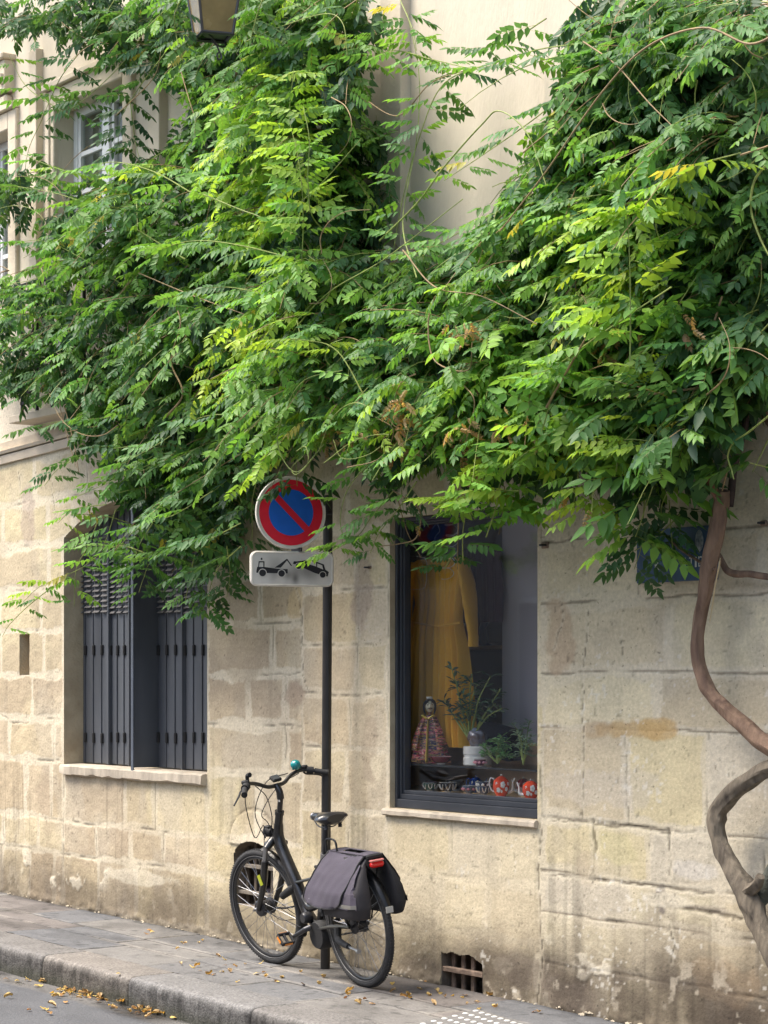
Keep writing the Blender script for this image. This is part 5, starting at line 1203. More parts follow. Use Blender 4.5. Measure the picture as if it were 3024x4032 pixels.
# seat post, saddle
axs = (st_top-BB).normalized(); sp_top = BB+axs*.635
bm = BM(); tube(bm, [st_top-axs*.02, st_top+axs*.02], .022, 14); bo('seat_clamp', bm, M_GREYM, fr_)
bm = BM(); tube(bm, [st_top, sp_top-axs*.07], .0138, 12); tube(bm, [sp_top-axs*.09, sp_top-axs*.0], .020, 12); bo('seat_post', bm, M_DARKM)
bm = BM(); rows = []; N = 22; sc0 = sp_top+Vector((.005, 0, .045))
for i in range(N+1):
    u = i/N; x = -.125+.25*u
    w = .078*(1-sst(.25, .75, np.array(u)))*(1-max(0, .12-u)/.12*.55) + .024+.0*u; w = float(w)*(1-(max(0, u-.93)/.07)*.6)
    zc_ = .004*math.cos(u*3.1); hgt_ = .036*(1-.30*u)*(1-max(0, .1-u)*4); row = []
    for j in range(16):
        a = 2*math.pi*j/16; ca_, sa_ = math.cos(a), math.sin(a); zz = hgt_*sa_ if sa_ > 0 else hgt_*1.15*sa_
        row.append(bm.verts.new(sc0+Vector((x, w*ca_*(1 if sa_ > -.3 else .88), zc_+zz))))
    rows.append(row)
for p, q in zip(rows[:-1], rows[1:]):
    for j in range(16): bm.faces.new((p[j], p[(j+1) % 16], q[(j+1) % 16], q[j]))
bm.faces.new(rows[0][::-1]); bm.faces.new(rows[-1]); sd = bo('saddle', bm, mat('black saddle skin', (.016, .016, .018), .28, coat=.3, bump=.05, bscale=150))
bm = BM(); lathe(bm, [(.001, .0), (.022, .0), (.024, .012), (.014, .022), (.001, .024)], (0, 0, 0), 14, Matrix.Translation(sc0+Vector((.116, 0, -.002))) @ Matrix.Rotation(math.pi/2, 4, 'Y')); bo('saddle_nose_cap', bm, M_GREYM, sd)
for s in (-1, 1):
    bm = BM(); tube(bm, [sc0+Vector((-.10, s*.03, -.02)), sc0+Vector((-.05, s*.022, -.05)), sc0+Vector((.05, s*.02, -.05)), sc0+Vector((.12, s*.008, -.01))], .0038, 6, 4); bo('saddle_rail', bm, M_DARKM, sd)
    for k in range(3): pass
bm = BM()
for s in (-1, 1): lathe(bm, [(.010+.004*(i % 2), -.006*i) for i in range(8)], sc0+Vector((-.085, s*.045, -.012)), 10)
bo('saddle_spring', bm, M_DARKM, sd)
bm = BM(); box(bm, st_top+Vector((.03, .02, -.06)), (.10, .02, .018), None, .004); bo('post_bracket', bm, M_BLACK)
bm = BM(); box(bm, BB+axs*.27+Vector((.045, .015, 0)), (.075, .045, .055), None, .008); lk = bo('ring_lock', bm, M_BLACK)
bm = BM(); lathe(bm, [(.001, 0), (.011, 0), (.011, .03), (.001, .03)], (0, 0, 0), 12, Matrix.Translation(BB+axs*.27+Vector((.085, .015, .008))) @ Matrix.Rotation(math.pi/2, 4, 'Y')); bo('lock_cylinder', bm, M_GREYM, lk)
# stem and handlebar
stp = ax_top+axd*.09; bc = ax_top+Vector((-.010, 0, .155))
bm = BM(); tube(bm, [ax_top, stp], .0165, 12); tube(bm, [stp-axd*.01, stp+Vector((.004, 0, .035)), bc], [.022, .021, .019], 12, 4); stm = sb('stem', bm, M_BIKE)
bm = BM(); vs = box(bm, stp+Vector((-.004, .018, -.018)), (.012, .004, .012)); sb('stem_label', bm, M_WHITEC, stm)
def bar(s): return [bc, bc+Vector((.004, s*.06, .002)), bc+Vector((.015, s*.13, .035)), bc+Vector((.000, s*.20, .050)), bc+Vector((-.035, s*.255, .036)), bc+Vector((-.105, s*.315, .012))]
hb_m = BM(); tube(hb_m, bar(1)[::-1][:-1]+bar(-1), .0118, 12, 5); hb = sb('handlebar', hb_m, M_BIKE)
for s in (-1, 1):
    q = bar(s); bm = BM(); tube(bm, [q[4]+(q[5]-q[4])*.12, q[4]+(q[5]-q[4])*.5, q[5]], [.0175, .0165, .0185], 12, 3); sb('grip', bm, M_BLACK, hb)
    bm = BM(); tube(bm, [q[3]+(q[4]-q[3])*.45, q[4]+(q[5]-q[4])*.05], .024, 12); sb('shifter', bm, M_BLACK, hb)
    e0 = q[3]+(q[4]-q[3])*.35; bm = BM(); tube(bm, [e0+Vector((.02, 0, -.012)), e0+Vector((.03, s*.03, -.03)), q[4]+Vector((.005, s*.045, -.035)), q[5]+Vector((.055, s*.045, -.055))], [.008, .007, .0075, .006], 8, 5, flat=.7); sb('brake_lever', bm, M_BLACK, hb)
    bm = BM(); box(bm, e0+Vector((.012, 0, .018)), (.045, .035, .025), None, .006); sb('lever_mount', bm, M_BLACK, hb)
q = bar(-1); bp_ = q[2]+Vector((-.01, -.035, .052))
bm = BM(); lathe(bm, [(.008, -.040), (.008, -.02), (.030, -.010), (.0335, .0), (.030, .014), (.020, .026), (.008, .032), (.001, .033)], (0, 0, 0), 22, Matrix.Translation(bp_) @ Matrix.Rotation(-.9, 4, 'Y')); bl = sb('bell', bm, mat('teal bell enamel', (.004, .20, .20), .22, coat=.7), hb)
bm = BM(); random.seed(21)
for i in range(16):
    a, b = random.uniform(0, 6.28), random.uniform(.15, 1.3); n0 = Vector((math.sin(b)*math.cos(a), math.sin(b)*math.sin(a), math.cos(b)))
    vs = ico(bm, (0, 0, 0), .0038, 1, (1, .45, .3)); bmesh.ops.transform(bm, matrix=Matrix.Translation(bp_) @ Matrix.Rotation(-.9, 4, 'Y') @ Matrix.Translation(Vector((n0.x*.031, n0.y*.031, n0.z*.031))) @ n0.to_track_quat('Z', 'Y').to_matrix().to_4x4(), verts=vs)
sb('bell_flecks', bm, mat('pale bell flecks', (.50, .62, .58), .3), bl)
bm = BM(); vs = box(bm, (0, 0, 0), (.05, .062, .022), None, .005); bmesh.ops.transform(bm, matrix=Matrix.Translation(bc+Vector((.0, 0, .040))) @ Matrix.Rotation(-.5, 4, 'Y'), verts=vs); dp = sb('display', bm, M_BLACK, hb)
bm = BM(); vs = box(bm, (0, 0, .0115), (.040, .050, .002)); bmesh.ops.transform(bm, matrix=Matrix.Translation(bc+Vector((.0, 0, .040))) @ Matrix.Rotation(-.5, 4, 'Y'), verts=vs); sb('screen', bm, mat('display glass', (.05, .055, .06), .1), dp)
# left-hand lever cluster and cables
q = bar(1); bm = BM(); tube(bm, [q[3], q[3]+Vector((.0, .0, .045)), q[3]+Vector((-.03, .0, .055))], [.010, .012, .015], 8, 3); sb('mirror_mount', bm, M_BLACK, hb)
for nm, pts in (('a', [bar(1)[3]+Vector((.03, 0, -.01)), bc+Vector((.13, .15, -.10)), bc+Vector((.16, .10, -.30)), cr+Vector((.06, .03, .12)), cr+Vector((.05, .06, -.02))]),
                ('b', [bar(-1)[3]+Vector((.03, 0, -.02)), bc+Vector((.10, -.08, -.03)), bc+Vector((.12, .05, -.16)), ht_bot+Vector((.02, .03, .10)), ht_bot+Vector((-.04, .035, -.03))]),
                ('c', [bar(-1)[2]+Vector((.03, 0, .01)), bc+Vector((.07, .02, .02)), bc+Vector((.09, .12, -.14)), bc+Vector((.10, .07, -.30)), cr+Vector((.06, .03, .07))]),
                ('d', [bar(1)[2]+Vector((.02, 0, -.01)), bc+Vector((.05, .05, -.06)), ht_top+Vector((.04, .03, -.02)), ht_bot+Vector((.0, .035, .06))])):
    bm = BM(); tube(bm, pts, .0028, 6, 8); sb('cable', bm, M_BLACK, hb)
for s, b0 in ((1, .0), (-1, -.0)):
    bm = BM(); tube(bm, [Vector((WB-.05, s*.06, RW+.02)), Vector((WB-.2, s*.06, RW-.05)), Vector((WB-.34, s*.045, RW-.04))], .0022, 5, 6); sb('cable', bm, M_BLACK, fk)
# crank, pedals, motor, chain case
mt = BM(); lathe(mt, [(.001, -.05), (.075, -.05), (.085, -.03), (.085, .03), (.072, .05), (.04, .058), (.001, .058)], (0, 0, 0), 30, Matrix.Translation(BB+Vector((-.035, 0, -.045))) @ Matrix.Rotation(math.pi/2, 4, 'X')); bo('motor', mt, M_BLACK)
bm = BM(); lathe(bm, [(.001, .0), (.030, .0), (.034, .01), (.034, .045), (.028, .055), (.001, .055)], (0, 0, 0), 20, Matrix.Translation(BB+Vector((.06, .02, .05))) @ Matrix.Rotation(-math.pi/2, 4, 'X')); bo('motor_cap', bm, M_DARKM)
bm = BM(); lathe(bm, [(.001, .0), (.075, .0), (.08, .004), (.075, .010), (.001, .010)], (0, 0, 0), 40, Matrix.Translation(BB+Vector((0, -.052, 0))) @ Matrix.Rotation(math.pi/2, 4, 'X')); bo('chainring', bm, M_DARKM)
bm = BM(); tube(bm, [BB+Vector((0, -.058, .076)), Vector((.22, -.058, .395)), Vector((0, -.058, RW+.035))], .006, 6, 3); tube(bm, [BB+Vector((0, -.058, -.076)), Vector((0, -.058, RW-.035))], .006, 6); bo('chain', bm, M_DARKM)
av = Vector((.162, 0, -.066))
for s in (1, -1):
    bm = BM(); e = BB+Vector((0, s*.088, 0))+av*s; tube(bm, [BB+Vector((0, s*.060, 0)), BB+Vector((0, s*.085, 0))+av*s*.08, e], [.019, .0165, .012], 12); ck = bo('crank', bm, M_DARKM)
    pe = e+Vector((.0, s*.055, -.003)); bm = BM()
    for d_ in (-.035, .035): box(bm, pe+Vector((d_, 0, 0)), (.014, .085, .024), None, .004)
    for d_ in (-.038, 0, .038): box(bm, pe+Vector((0, d_, 0)), (.075, .012, .020), None, .003)
    PT = Matrix.Translation(pe) @ Matrix.Rotation(-.75, 4, 'Y') @ Matrix.Translation(-pe); bmesh.ops.transform(bm, matrix=PT, verts=bm.verts[:]); pd = bo('pedal', bm, M_BLACK, ck)
    bm = BM(); box(bm, pe+Vector((-.043, 0, 0)), (.003, .050, .014)); box(bm, pe+Vector((.043, 0, 0)), (.003, .050, .014)); box(bm, pe+Vector((0, .046, .0)), (.045, .003, .014)); bmesh.ops.transform(bm, matrix=PT, verts=bm.verts[:]); bo('pedal_reflector', bm, mat('amber reflector', (.70, .22, .02), .3), pd)
# kickstand folded up beside the rear wheel
bm = BM(); tube(bm, [Vector((.13, .065, .33)), Vector((.10, .085, .275)), Vector((.02, .10, .262)), Vector((-.06, .115, .258))], [.022, .020, .018, .016], 10, 4); ks = bo('kickstand', bm, M_BLACK)
bm = BM(); tube(bm, [Vector((-.05, .113, .258)), Vector((-.17, .125, .250))], .007, 8); tube(bm, [Vector((-.17, .125, .250)), Vector((-.195, .128, .249))], .014, 8); bo('stand_leg', bm, M_GREYM, ks)
# rack, rear light, dress-guard tubes
bm = BM()
for s in (-1, 1):
    tube(bm, [Vector((.20, s*.045, .765)), Vector((-.23, s*.055, .765))], .0065, 8); tube(bm, [Vector((-.10, s*.058, .765)), Vector((0, s*.075, RW+.02))], .005, 6); tube(bm, [Vector((-.20, s*.058, .765)), Vector((-.02, s*.075, RW+.03))], .005, 6)
for x in (-.22, -.12, 0, .14): tube(bm, [Vector((x, -.053, .765)), Vector((x, .053, .765))], .005, 6)
tube(bm, [Vector((.05, 0, .77)), Vector((.22, 0, .70)), Vector((.33, 0, .66))], .007, 8, 3)
rk = bo('rear_rack', bm, M_BLACK)
bm = BM(); tube(bm, [Vector((.19, .05, .77)), Vector((.185, .05, .82)), Vector((.165, .05, .838)), Vector((.10, .05, .838)), Vector((.075, .05, .82)), Vector((.07, .05, .77))], .0065, 8, 4); bo('rack_loop', bm, M_BLACK, rk)
bm = BM(); box(bm, Vector((-.235, 0, .765)), (.05, .10, .02), None, .004); bo('light_bracket', bm, M_BLACK, rk)
rl = bm = BM(); box(bm, Vector((-.268, 0, .722)), (.03, .088, .032), None, .010); rl = bo('rear_light', bm, mat('red light lens', (.65, .015, .015), .2, coat=.5))
bm = BM(); box(bm, Vector((-.267, 0, .744)), (.03, .084, .011), None, .003); bo('light_strip', bm, mat('clear light strip', (.60, .22, .20), .2), rl)

# ================================================================== DOUBLE PANNIER (hangs on the rack)
M_BAG = mat('mauve-grey canvas', (.128, .112, .150), .8, var=.12, vscale=7, bump=.25, bscale=260, sheen=.15); M_BAGD = mat('dark canvas', (.030, .027, .031), .8, bump=.25, bscale=240); M_PIPE = mat('black piping', (.008, .008, .009), .7)
pn = thing('pannier_bag', 'mauve-grey double pannier bag with black piping hanging over the rear wheel', 'pannier bag', BX @ Vector((-.05, 0, .77)))
def bgo(name, bm, m, parent=None, autos=True):
    for v in bm.verts:
        v.co.z = .775-(.752-v.co.z)*.83
        if v.co.y < -.06: v.co.y = -.06+(v.co.y+.06)*.62
    bmesh.ops.transform(bm, matrix=BX, verts=bm.verts[:]); return obj(name, bm, m, parent or pn, autos=autos)
def lerp2(z, tab):
    return float(np.interp(z, [t_[0] for t_ in tab], [t_[1] for t_ in tab]))
for s in (1, -1):
    # body: sections from the bottom up (z, front x, rear x, inner y, outer y)
    secs = [(.335, .10, -.27, .085, .150), (.345, .125, -.30, .075, .185), (.42, .150, -.325, .070, .205), (.52, .155, -.315, .066, .190), (.62, .150, -.285, .062, .145), (.70, .140, -.255, .055, .090), (.728, .135, -.245, .045, .065)]
    bm = BM(); rings = []
    for z, xf, xr_, yi, yo in catmull([Vector((a_[0], 0, 0)) for a_ in secs], 3) and [(float(np.interp(u, range(7), [q_[0] for q_ in secs])), *[float(np.interp(u, range(7), [q_[k] for q_ in secs])) for k in (1, 2, 3, 4)]) for u in np.linspace(0, 6, 22)]:
        ring = []
        for k in range(28):
            a = 2*math.pi*k/28; cx_, cy_ = (xf+xr_)/2, (yi+yo)/2; rx_, ry_ = (xf-xr_)/2, (yo-yi)/2
            c_, s_ = math.cos(a), math.sin(a); ex_ = 0.35
            x = cx_+rx_*math.copysign(abs(c_)**ex_, c_); y = cy_+ry_*math.copysign(abs(s_)**.5, s_)
            wrk = .005*math.sin(x*17+z*12)+.002*math.sin(z*43+x*9); ring.append(bm.verts.new((x, s*(y+(wrk if s_ > 0 else 0)), z)))
        rings.append(ring)
    for p, q in zip(rings[:-1], rings[1:]):
        for k in range(28): bm.faces.new((p[k], p[(k+1) % 28], q[(k+1) % 28], q[k]))
    bm.faces.new(rings[0][::-1]); bm.faces.new(rings[-1]); bd = bgo('bag_body', bm, M_BAGD if s > 0 else mat('black canvas', (.014, .013, .015), .85, bump=.2))
    yo_t = [(.335, .150), (.42, .205), (.52, .190), (.62, .145), (.70, .090), (.745, .045)]
    xf_t = [(.40, .225), (.45, .222), (.55, .205), (.65, .170), (.74, .145)]; xr_t = [(.40, -.165), (.45, -.185), (.55, -.215), (.65, -.235), (.74, -.235)]
    # flap: lies over the outer face, rounded lower corners
    bm = BM(); rows = []; NZ, NX = 26, 22
    for i in range(NZ+1):
        u = i/NZ; z = .748-u*.335; xf, xr_ = lerp2(z, xf_t), lerp2(z, xr_t)
        tl = max(0, (u-.86)/.14); xf -= .055*tl*tl; xr_ += .055*tl*tl; row = []
        for j in range(NX+1):
            v = j/NX; x = xr_+(xf-xr_)*v; y = lerp2(z, yo_t)+.010+.012*math.sin(math.pi*v)*u+.005*math.sin(x*14-z*19+.6)+.0012*math.sin((x*1.7+z)*47)-.05*max(0, x-.15)*u
            zz = z-.014*math.sin(math.pi*v)*u
            row.append(bm.verts.new((x, s*y, zz)))
        rows.append(row)
    for p, q in zip(rows[:-1], rows[1:]):
        for j in range(NX): bm.faces.new((p[j], p[j+1], q[j+1], q[j]))
    edge = [v.co.copy() for v in [r_[0] for r_ in rows]+rows[-1][1:]+[r_[-1] for r_ in rows[::-1][1:]]]
    bmesh.ops.solidify(bm, geom=bm.faces[:], thickness=.006); fl = bgo('flap', bm, M_BAG if s > 0 else M_BAGD)
    bm = BM(); tube(bm, edge, .0055, 6); bgo('piping', bm, M_PIPE, fl)
    # front gusset corner panel in lighter cloth, reflective band, buckle and strap
    bm = BM(); rr_ = []
    for z in np.linspace(.42, .70, 12):
        rr_.append([bm.verts.new((x, s*(lerp2(z, yo_t)+.006-(.02 if x < -.29 else 0)), z)) for x in np.linspace(lerp2(z, xr_t)+.02, -.325+.25*(z-.42), 6)])
    for p, q in zip(rr_[:-1], rr_[1:]):
        for j in range(5): bm.faces.new((p[j], p[j+1], q[j+1], q[j]))
    bmesh.ops.solidify(bm, geom=bm.faces[:], thickness=.004); bgo('side_panel', bm, M_BAG if s > 0 else M_BAGD, bd, autos=False)
    bm = BM(); pts = [Vector((x, s*(.211-(.020 if x < -.3 else 0)), .436+.03*(-.10-x)*1.0)) for x in np.linspace(-.135, -.322, 8)]
    lo_ = [bm.verts.new(p-Vector((0, 0, .013))) for p in pts]; hi_ = [bm.verts.new(p+Vector((0, 0, .013))) for p in pts]
    for i in range(7): bm.faces.new((lo_[i], lo_[i+1], hi_[i+1], hi_[i]))
    bmesh.ops.solidify(bm, geom=bm.faces[:], thickness=.003); bgo('reflective_band', bm, mat('silver reflective tape', (.36, .35, .32), .5), bd, autos=False)
    bm = BM(); box(bm, (.02, s*.216, .385), (.026, .008, .075), None, .002); bgo('strap', bm, M_PIPE, bd)
    bm = BM(); box(bm, (.02, s*.224, .392), (.036, .012, .034), None, .004); bgo('buckle', bm, M_BLACK, bd)
# saddle piece over the rack with an oval cut-out
bm = BM(); rows = []
for i in range(12):
    u = i/11; y = -.058+.116*u; rows.append([bm.verts.new((x, y, .752+.004*math.sin(math.pi*u))) for x in np.linspace(-.24, .155, 16)])
for a, (p, q) in enumerate(zip(rows[:-1], rows[1:])):
    for j in range(15):
        if 2 < a < 8 and 3 < j < 11: continue
        bm.faces.new((p[j], p[j+1], q[j+1], q[j]))
bmesh.ops.solidify(bm, geom=bm.faces[:], thickness=.004); bgo('bridge', bm, M_BAG)
bm = BM()
for k in range(4): tube(bm, [(.150+.012*k, .216-.002*k, .437), (.150+.012*k+.002, .216-.002*k, .437+(.020 if k in (0, 3) else .013))], .0016, 4)
tube(bm, [(.148, .216, .436), (.192, .211, .438)], .0014, 4); bgo('small_white_mark', bm, mat('white print', (.6, .6, .6), .7), pn)

print('GRIP', BX @ STM @ bar(-1)[5], BX @ STM @ bar(-1)[3], 'POLE', PX, PYp)
# ================================================================== WISTERIA
vine = thing('wisteria_vine', 'huge green wisteria spilling across the facade from a twisting brown trunk at the right', 'climbing vine', (P(1620, 2060, .15).x, -.15, gz(P(1620, 2060).x, 0)))
def twist(name, pts, rad, off, n=18, m=None, sm=8, lum=.10, seed=1):
    """woody stem: control points (qx, qy[, off]); lumpy, grooved skin"""
    c = [P(p[0], p[1], p[2] if len(p) > 2 else off) for p in pts]; c = catmull(c, sm); r_ = lerp_list(rad, len(c))
    bm = BM(); tube(bm, c, r_, n)
    for i, v in enumerate(bm.verts):
        k = i//n; cen = c[min(k, len(c)-1)]; d_ = v.co-cen; j = i % n
        f = 1+lum*(float(vn(np.array([k*.23+seed]), np.array([j*.55+seed]), seed)[0])-.5)*2+lum*.5*math.sin(j*2*math.pi/n*5+k*.22)*.8
        v.co = cen+d_*f
    return obj(name, bm, m or M_BARK, vine)
tr1 = twist('trunk', [(1560, 1060, .22), (1558, 1090, .21), (1549, 1150, .2), (1533, 1215, .2), (1522, 1280, .19), (1511, 1340, .18), (1507, 1400, .18), (1514, 1450, .18), (1533, 1495, .18), (1565, 1530, .18), (1600, 1562, .18), (1645, 1600, .18), (1700, 1635, .18), (1730, 1650, .17), (1710, 1655, .16), (1660, 1662, .16), (1610, 1690, .16), (1562, 1735, .16), (1549, 1765, .16), (1552, 1810, .16), (1572, 1860, .16), (1600, 1905, .16), (1622, 1950, .16), (1640, 1995, .16), (1664, 2050, .16), (1690, 2110, .17), (1710, 2180, .18), (1720, 2290, .2), (1722, 2420, .2)][:14],
            [.034, .040, .041, .037, .034, .032, .031, .032, .034, .035, .037, .041, .043, .040], .18, 22, None, 8, .15, 3)
twist('trunk', [(1738, 1648, .17), (1730, 1650, .17), (1710, 1655, .16), (1660, 1662, .16), (1610, 1690, .16), (1562, 1735, .16), (1547, 1768, .16), (1552, 1810, .16), (1572, 1860, .16), (1600, 1905, .16), (1622, 1950, .16), (1640, 1995, .16), (1664, 2050, .16), (1690, 2110, .17), (1710, 2180, .18), (1720, 2290, .2), (1722, 2420, .2)], [.040, .040, .040, .039, .042, .041, .045, .038, .040, .049, .055, .047, .046, .05, .055, .06, .07], .16, 22, M_BARK2, 8, .17, 31)
twist('trunk', [(1620, 1960, .14), (1648, 1930, .10), (1680, 1880, .10), (1720, 1830, .10)], [.036, .046, .05, .05], .12, 18, mat('mossy dark bark', (.045, .05, .038), .95, col2=(.10, .105, .085), vscale=18, bump=1, bscale=60), 8, .12, 5)
twist('branch_stub', [(1617, 1925, .17), (1634, 1912, .19), (1643, 1893, .20)], [.034, .026, .019], .18, 14, M_BARK2, 5, .16, 6)
twist('branch_stub', [(1558, 1095, .21), (1548, 1070, .24), (1535, 1045, .27), (1520, 1020, .3)], [.024, .020, .016, .013], .2, 12, mat('reddish cut wood', (.22, .10, .06), .8, var=.3, vscale=30), 5, .1, 7)
twist('branch', [(1577, 1095, .13), (1580, 1060, .13), (1586, 1010, .13), (1596, 970, .13), (1606, 940, .13), (1612, 900, .13), (1616, 860, .14)], [.015, .019, .018, .017, .016, .016, .015], .13, 14, mat('dark branch bark', (.055, .036, .030), .85, var=.3, vscale=30, bump=.6), 6, .08, 8)
twist('branch', [(1546, 1188, .13), (1556, 1206, .11), (1570, 1232, .10), (1592, 1240, .09), (1620, 1240, .09), (1655, 1246, .09), (1700, 1250, .09)], [.012, .014, .017, .018, .017, .016, .015], .1, 14, None, 6, .1, 9)
twist('branch', [(1545, 1230, .20), (1520, 1218, .16), (1490, 1200, .14), (1475, 1190, .14), (1450, 1170, .14)], [.008, .008, .007, .006, .005], .16, 8, None, 5, .1, 10)
twist('branch', [(1620, 900, .14), (1640, 880, .14), (1665, 915, .14), (1690, 930, .14)], [.014, .016, .018, .018], .14, 12, None, 5, .1, 12)
# scar of bare wood down the trunk
bm = BM(); sc_pts = [(1556, 1205, .235), (1553, 1225, .24), (1545, 1265, .235), (1540, 1300, .228), (1533, 1345, .222)]
tube(bm, [P(*p) for p in sc_pts], [.002, .006, .004, .005, .002], 6, 5, flat=.5); obj('bare_wood_scar', bm, mat('pale bare wood', (.45, .35, .20), .7), vine)

# ---- where the foliage is (picture-plane outlines turned into real positions on the wall)
def inpoly(x, y, poly):
    n = len(poly); ins = np.zeros(np.shape(x), bool); j = n-1
    for i in range(n):
        xi, yi = poly[i]; xj, yj = poly[j]
        c_ = ((yi > y) != (yj > y)) & (x < (xj-xi)*(y-yi)/((yj-yi) or 1e-9)+xi); ins ^= c_; j = i
    return ins
LEFTM = [(-60, 345), (60, 350), (130, 385), (230, 360), (310, 340), (385, 300), (400, 200), (370, 120), (320, 60), (250, -30), (830, -30), (845, 60), (790, 160), (825, 300), (850, 430), (832, 520), (800, 640), (760, 760), (720, 900), (690, 960), (650, 975), (575, 1010), (535, 1090), (500, 1190), (450, 1250), (400, 1200), (330, 1170), (290, 1080), (220, 1050), (235, 980), (130, 945), (160, 890), (60, 850), (-60, 820)]
RIGHTM = [(1225, -30), (1700, -30), (1700, 880), (1650, 850), (1600, 860), (1570, 930), (1545, 990), (1500, 985), (1460, 975), (1420, 1020), (1380, 1030), (1330, 1010), (1260, 990), (1200, 1010), (1160, 1030), (1100, 1020), (1050, 1060), (1000, 1080), (960, 1010), (880, 1030), (820, 1050), (760, 1010), (710, 960), (710, 880), (760, 700), (830, 580), (900, 555), (990, 520), (1080, 440), (1140, 350), (1185, 240), (1200, 130)]
TOPL = [(-60, -30), (300, -30), (330, 60), (350, 110), (260, 140), (160, 90), (60, 45), (30, 90), (-60, 110)]
GAPS = [[(-10, 480), (60, 470), (100, 500), (90, 560), (40, 590), (-10, 570)], [(60, 410), (110, 400), (150, 430), (130, 470), (80, 460)]]
SPARSE = [[(60, 90), (380, 60), (380, 300), (300, 330), (60, 330), (30, 200)], [(-60, 100), (60, 90), (60, 340), (-60, 340)],
          [(840, -30), (1250, -30), (1180, 200), (1060, 420), (900, 540), (845, 520), (860, 300), (800, 170)]]
def density(x, y):
    x = np.asarray(x, float); y = np.asarray(y, float)
    jx = (fbm(x*.018, y*.018, 90, 3)-.5)*60; jy = (fbm(x*.018+50, y*.018, 91, 3)-.5)*60
    a = inpoly(x+jx, y+jy, LEFTM) | inpoly(x+jx, y+jy, RIGHTM) | inpoly(x+jx, y+jy, TOPL)
    d = a*1.0
    for g in GAPS: d = np.where(inpoly(x, y, g), .06, d)
    s0 = inpoly(x, y, SPARSE[0]) & ~a; s1 = inpoly(x, y, SPARSE[1]) & ~a; s2 = inpoly(x, y, SPARSE[2]) & ~a
    d = np.where(s0, .055, d); d = np.where(s1, .06, d); d = np.where(s2, .026, d)
    d = np.where(inpoly(x, y, [(330, -40), (600, -40), (600, 170), (330, 190)]), 1.0, d)      # leaves crowd behind the lantern
    d = np.where(inpoly(x, y, [(560, 1040), (705, 1045), (720, 1160), (700, 1260), (540, 1265)]), .0, d)
    return d
def depth_surf(x, y):      # how far the outer leaves stand out from the wall
    b = .42+.62*fbm(x*.0065, y*.0072, 95, 3)+.22*fbm(x*.022, y*.022, 96, 2)-.30
    b += .28*np.exp(-((x-650-.10*(y-500))/75)**2)*(y < 900)+.20*np.exp(-((x-950)/260)**2-((y-820)/260)**2)
    for cx_, cy_, rx_, ry_, k in ((470, 300, 130, 150, .38), (500, 880, 120, 130, .35), (800, 330, 50, 190, .30), (560, 560, 60, 60, .25), (1180, 1000, 80, 60, .25), (1600, 520, 60, 160, .25), (300, 30, 140, 70, .2), (465, 50, 110, 90, .45), (760, 470, 60, 90, .15), (1450, 300, 120, 90, .15)):
        b -= k*np.exp(-((x-cx_)/rx_)**2-((y-cy_)/ry_)**2)
    b = np.where(y > 940, np.minimum(b, .50-(y-940)*.0006), b)
    return np.clip(b, .12, 1.05)

# ---- compound leaves
def leaf_template(nl, droop, ldroop, lw, seed):
    r_ = random.Random(seed); V = []; T = []
    def leaflet(o, d, L, W, curl):
        d = d.normalized(); up = Vector((0, 0, 1)); s = d.cross(up).normalized(); u = s.cross(d).normalized(); b = len(V)
        sw = r_.uniform(-.18, .18); s = (s+u*sw).normalized(); u = s.cross(d).normalized(); bend = lambda t: d*(L*t)-up*(curl*L*t*t)
        P_ = [o, o+bend(.28)+s*W*.50, o+bend(.28)-s*W*.50, o+bend(.64)+s*W*.37, o+bend(.64)-s*W*.37, o+bend(1.0), o+bend(.32)-u*W*.16, o+bend(.66)-u*W*.13]
        wv = [r_.uniform(-.05, .05)*W for _ in P_]
        for p, q in zip(P_, wv): V.append(tuple(p+u*q))
        for t in ((0, 1, 6), (0, 6, 2), (1, 3, 7), (1, 7, 6), (2, 6, 7), (2, 7, 4), (3, 5, 7), (7, 5, 4)): T.append(tuple(b+k for k in t))
    rp = lambda t: Vector((t, 0, -droop*t*t))
    for k in range(nl):
        t = .22+.72*k/max(1, nl-1); dirx = (rp(min(1, t+.02))-rp(t-.02)).normalized()
        ln = .30*(.80+.35*math.sin(math.pi*(k+1)/(nl+1)))
        for s in (-1, 1):
            a = r_.uniform(.85, 1.25); d_ = Vector((math.cos(a), s*math.sin(a), -ldroop*r_.uniform(.6, 1.4))); d_ = d_+Vector((0, 0, dirx.z*.8))
            leaflet(rp(t+r_.uniform(-.01, .01)), d_, ln*r_.uniform(.88, 1.12), ln*lw, r_.uniform(.10, .35))
    leaflet(rp(1), Vector((1, 0, -droop*1.6-ldroop*.5)), .34, .34*lw, .2)
    b = len(V)       # rachis
    for t in (0, .5, 1.0): p = rp(t); V.extend([tuple(p+Vector((0, .006, 0))), tuple(p-Vector((0, .006, 0)))])
    for k in (0, 2): T.extend([(b+k, b+k+1, b+k+3), (b+k, b+k+3, b+k+2)])
    return np.array(V, np.float32), np.array(T, np.int32), nl*2+1
TPL = [leaf_template(n, dr_, ld, w, i) for i, (n, dr_, ld, w) in enumerate(((5, .08, .10, .54), (5, .14, .25, .50), (4, .25, .40, .55), (6, .05, .05, .46), (4, .12, .18, .58), (6, .40, .60, .46), (5, .60, .95, .50), (5, .20, .30, .52)))]
LV = {'pos': [], 'x': [], 'z': [], 's': [], 'c': [], 't': []}
def put_leaf(pos, xdir, size, col, tpl=None, upv=None):
    LV['pos'].append(tuple(pos)); LV['x'].append(tuple(xdir)); LV['z'].append(tuple(upv) if upv is not None else (random.gauss(.14, .50), random.gauss(-.18, .50), 1)); LV['s'].append(size); LV['c'].append(col); LV['t'].append(random.randrange(len(TPL)) if tpl is None else tpl)
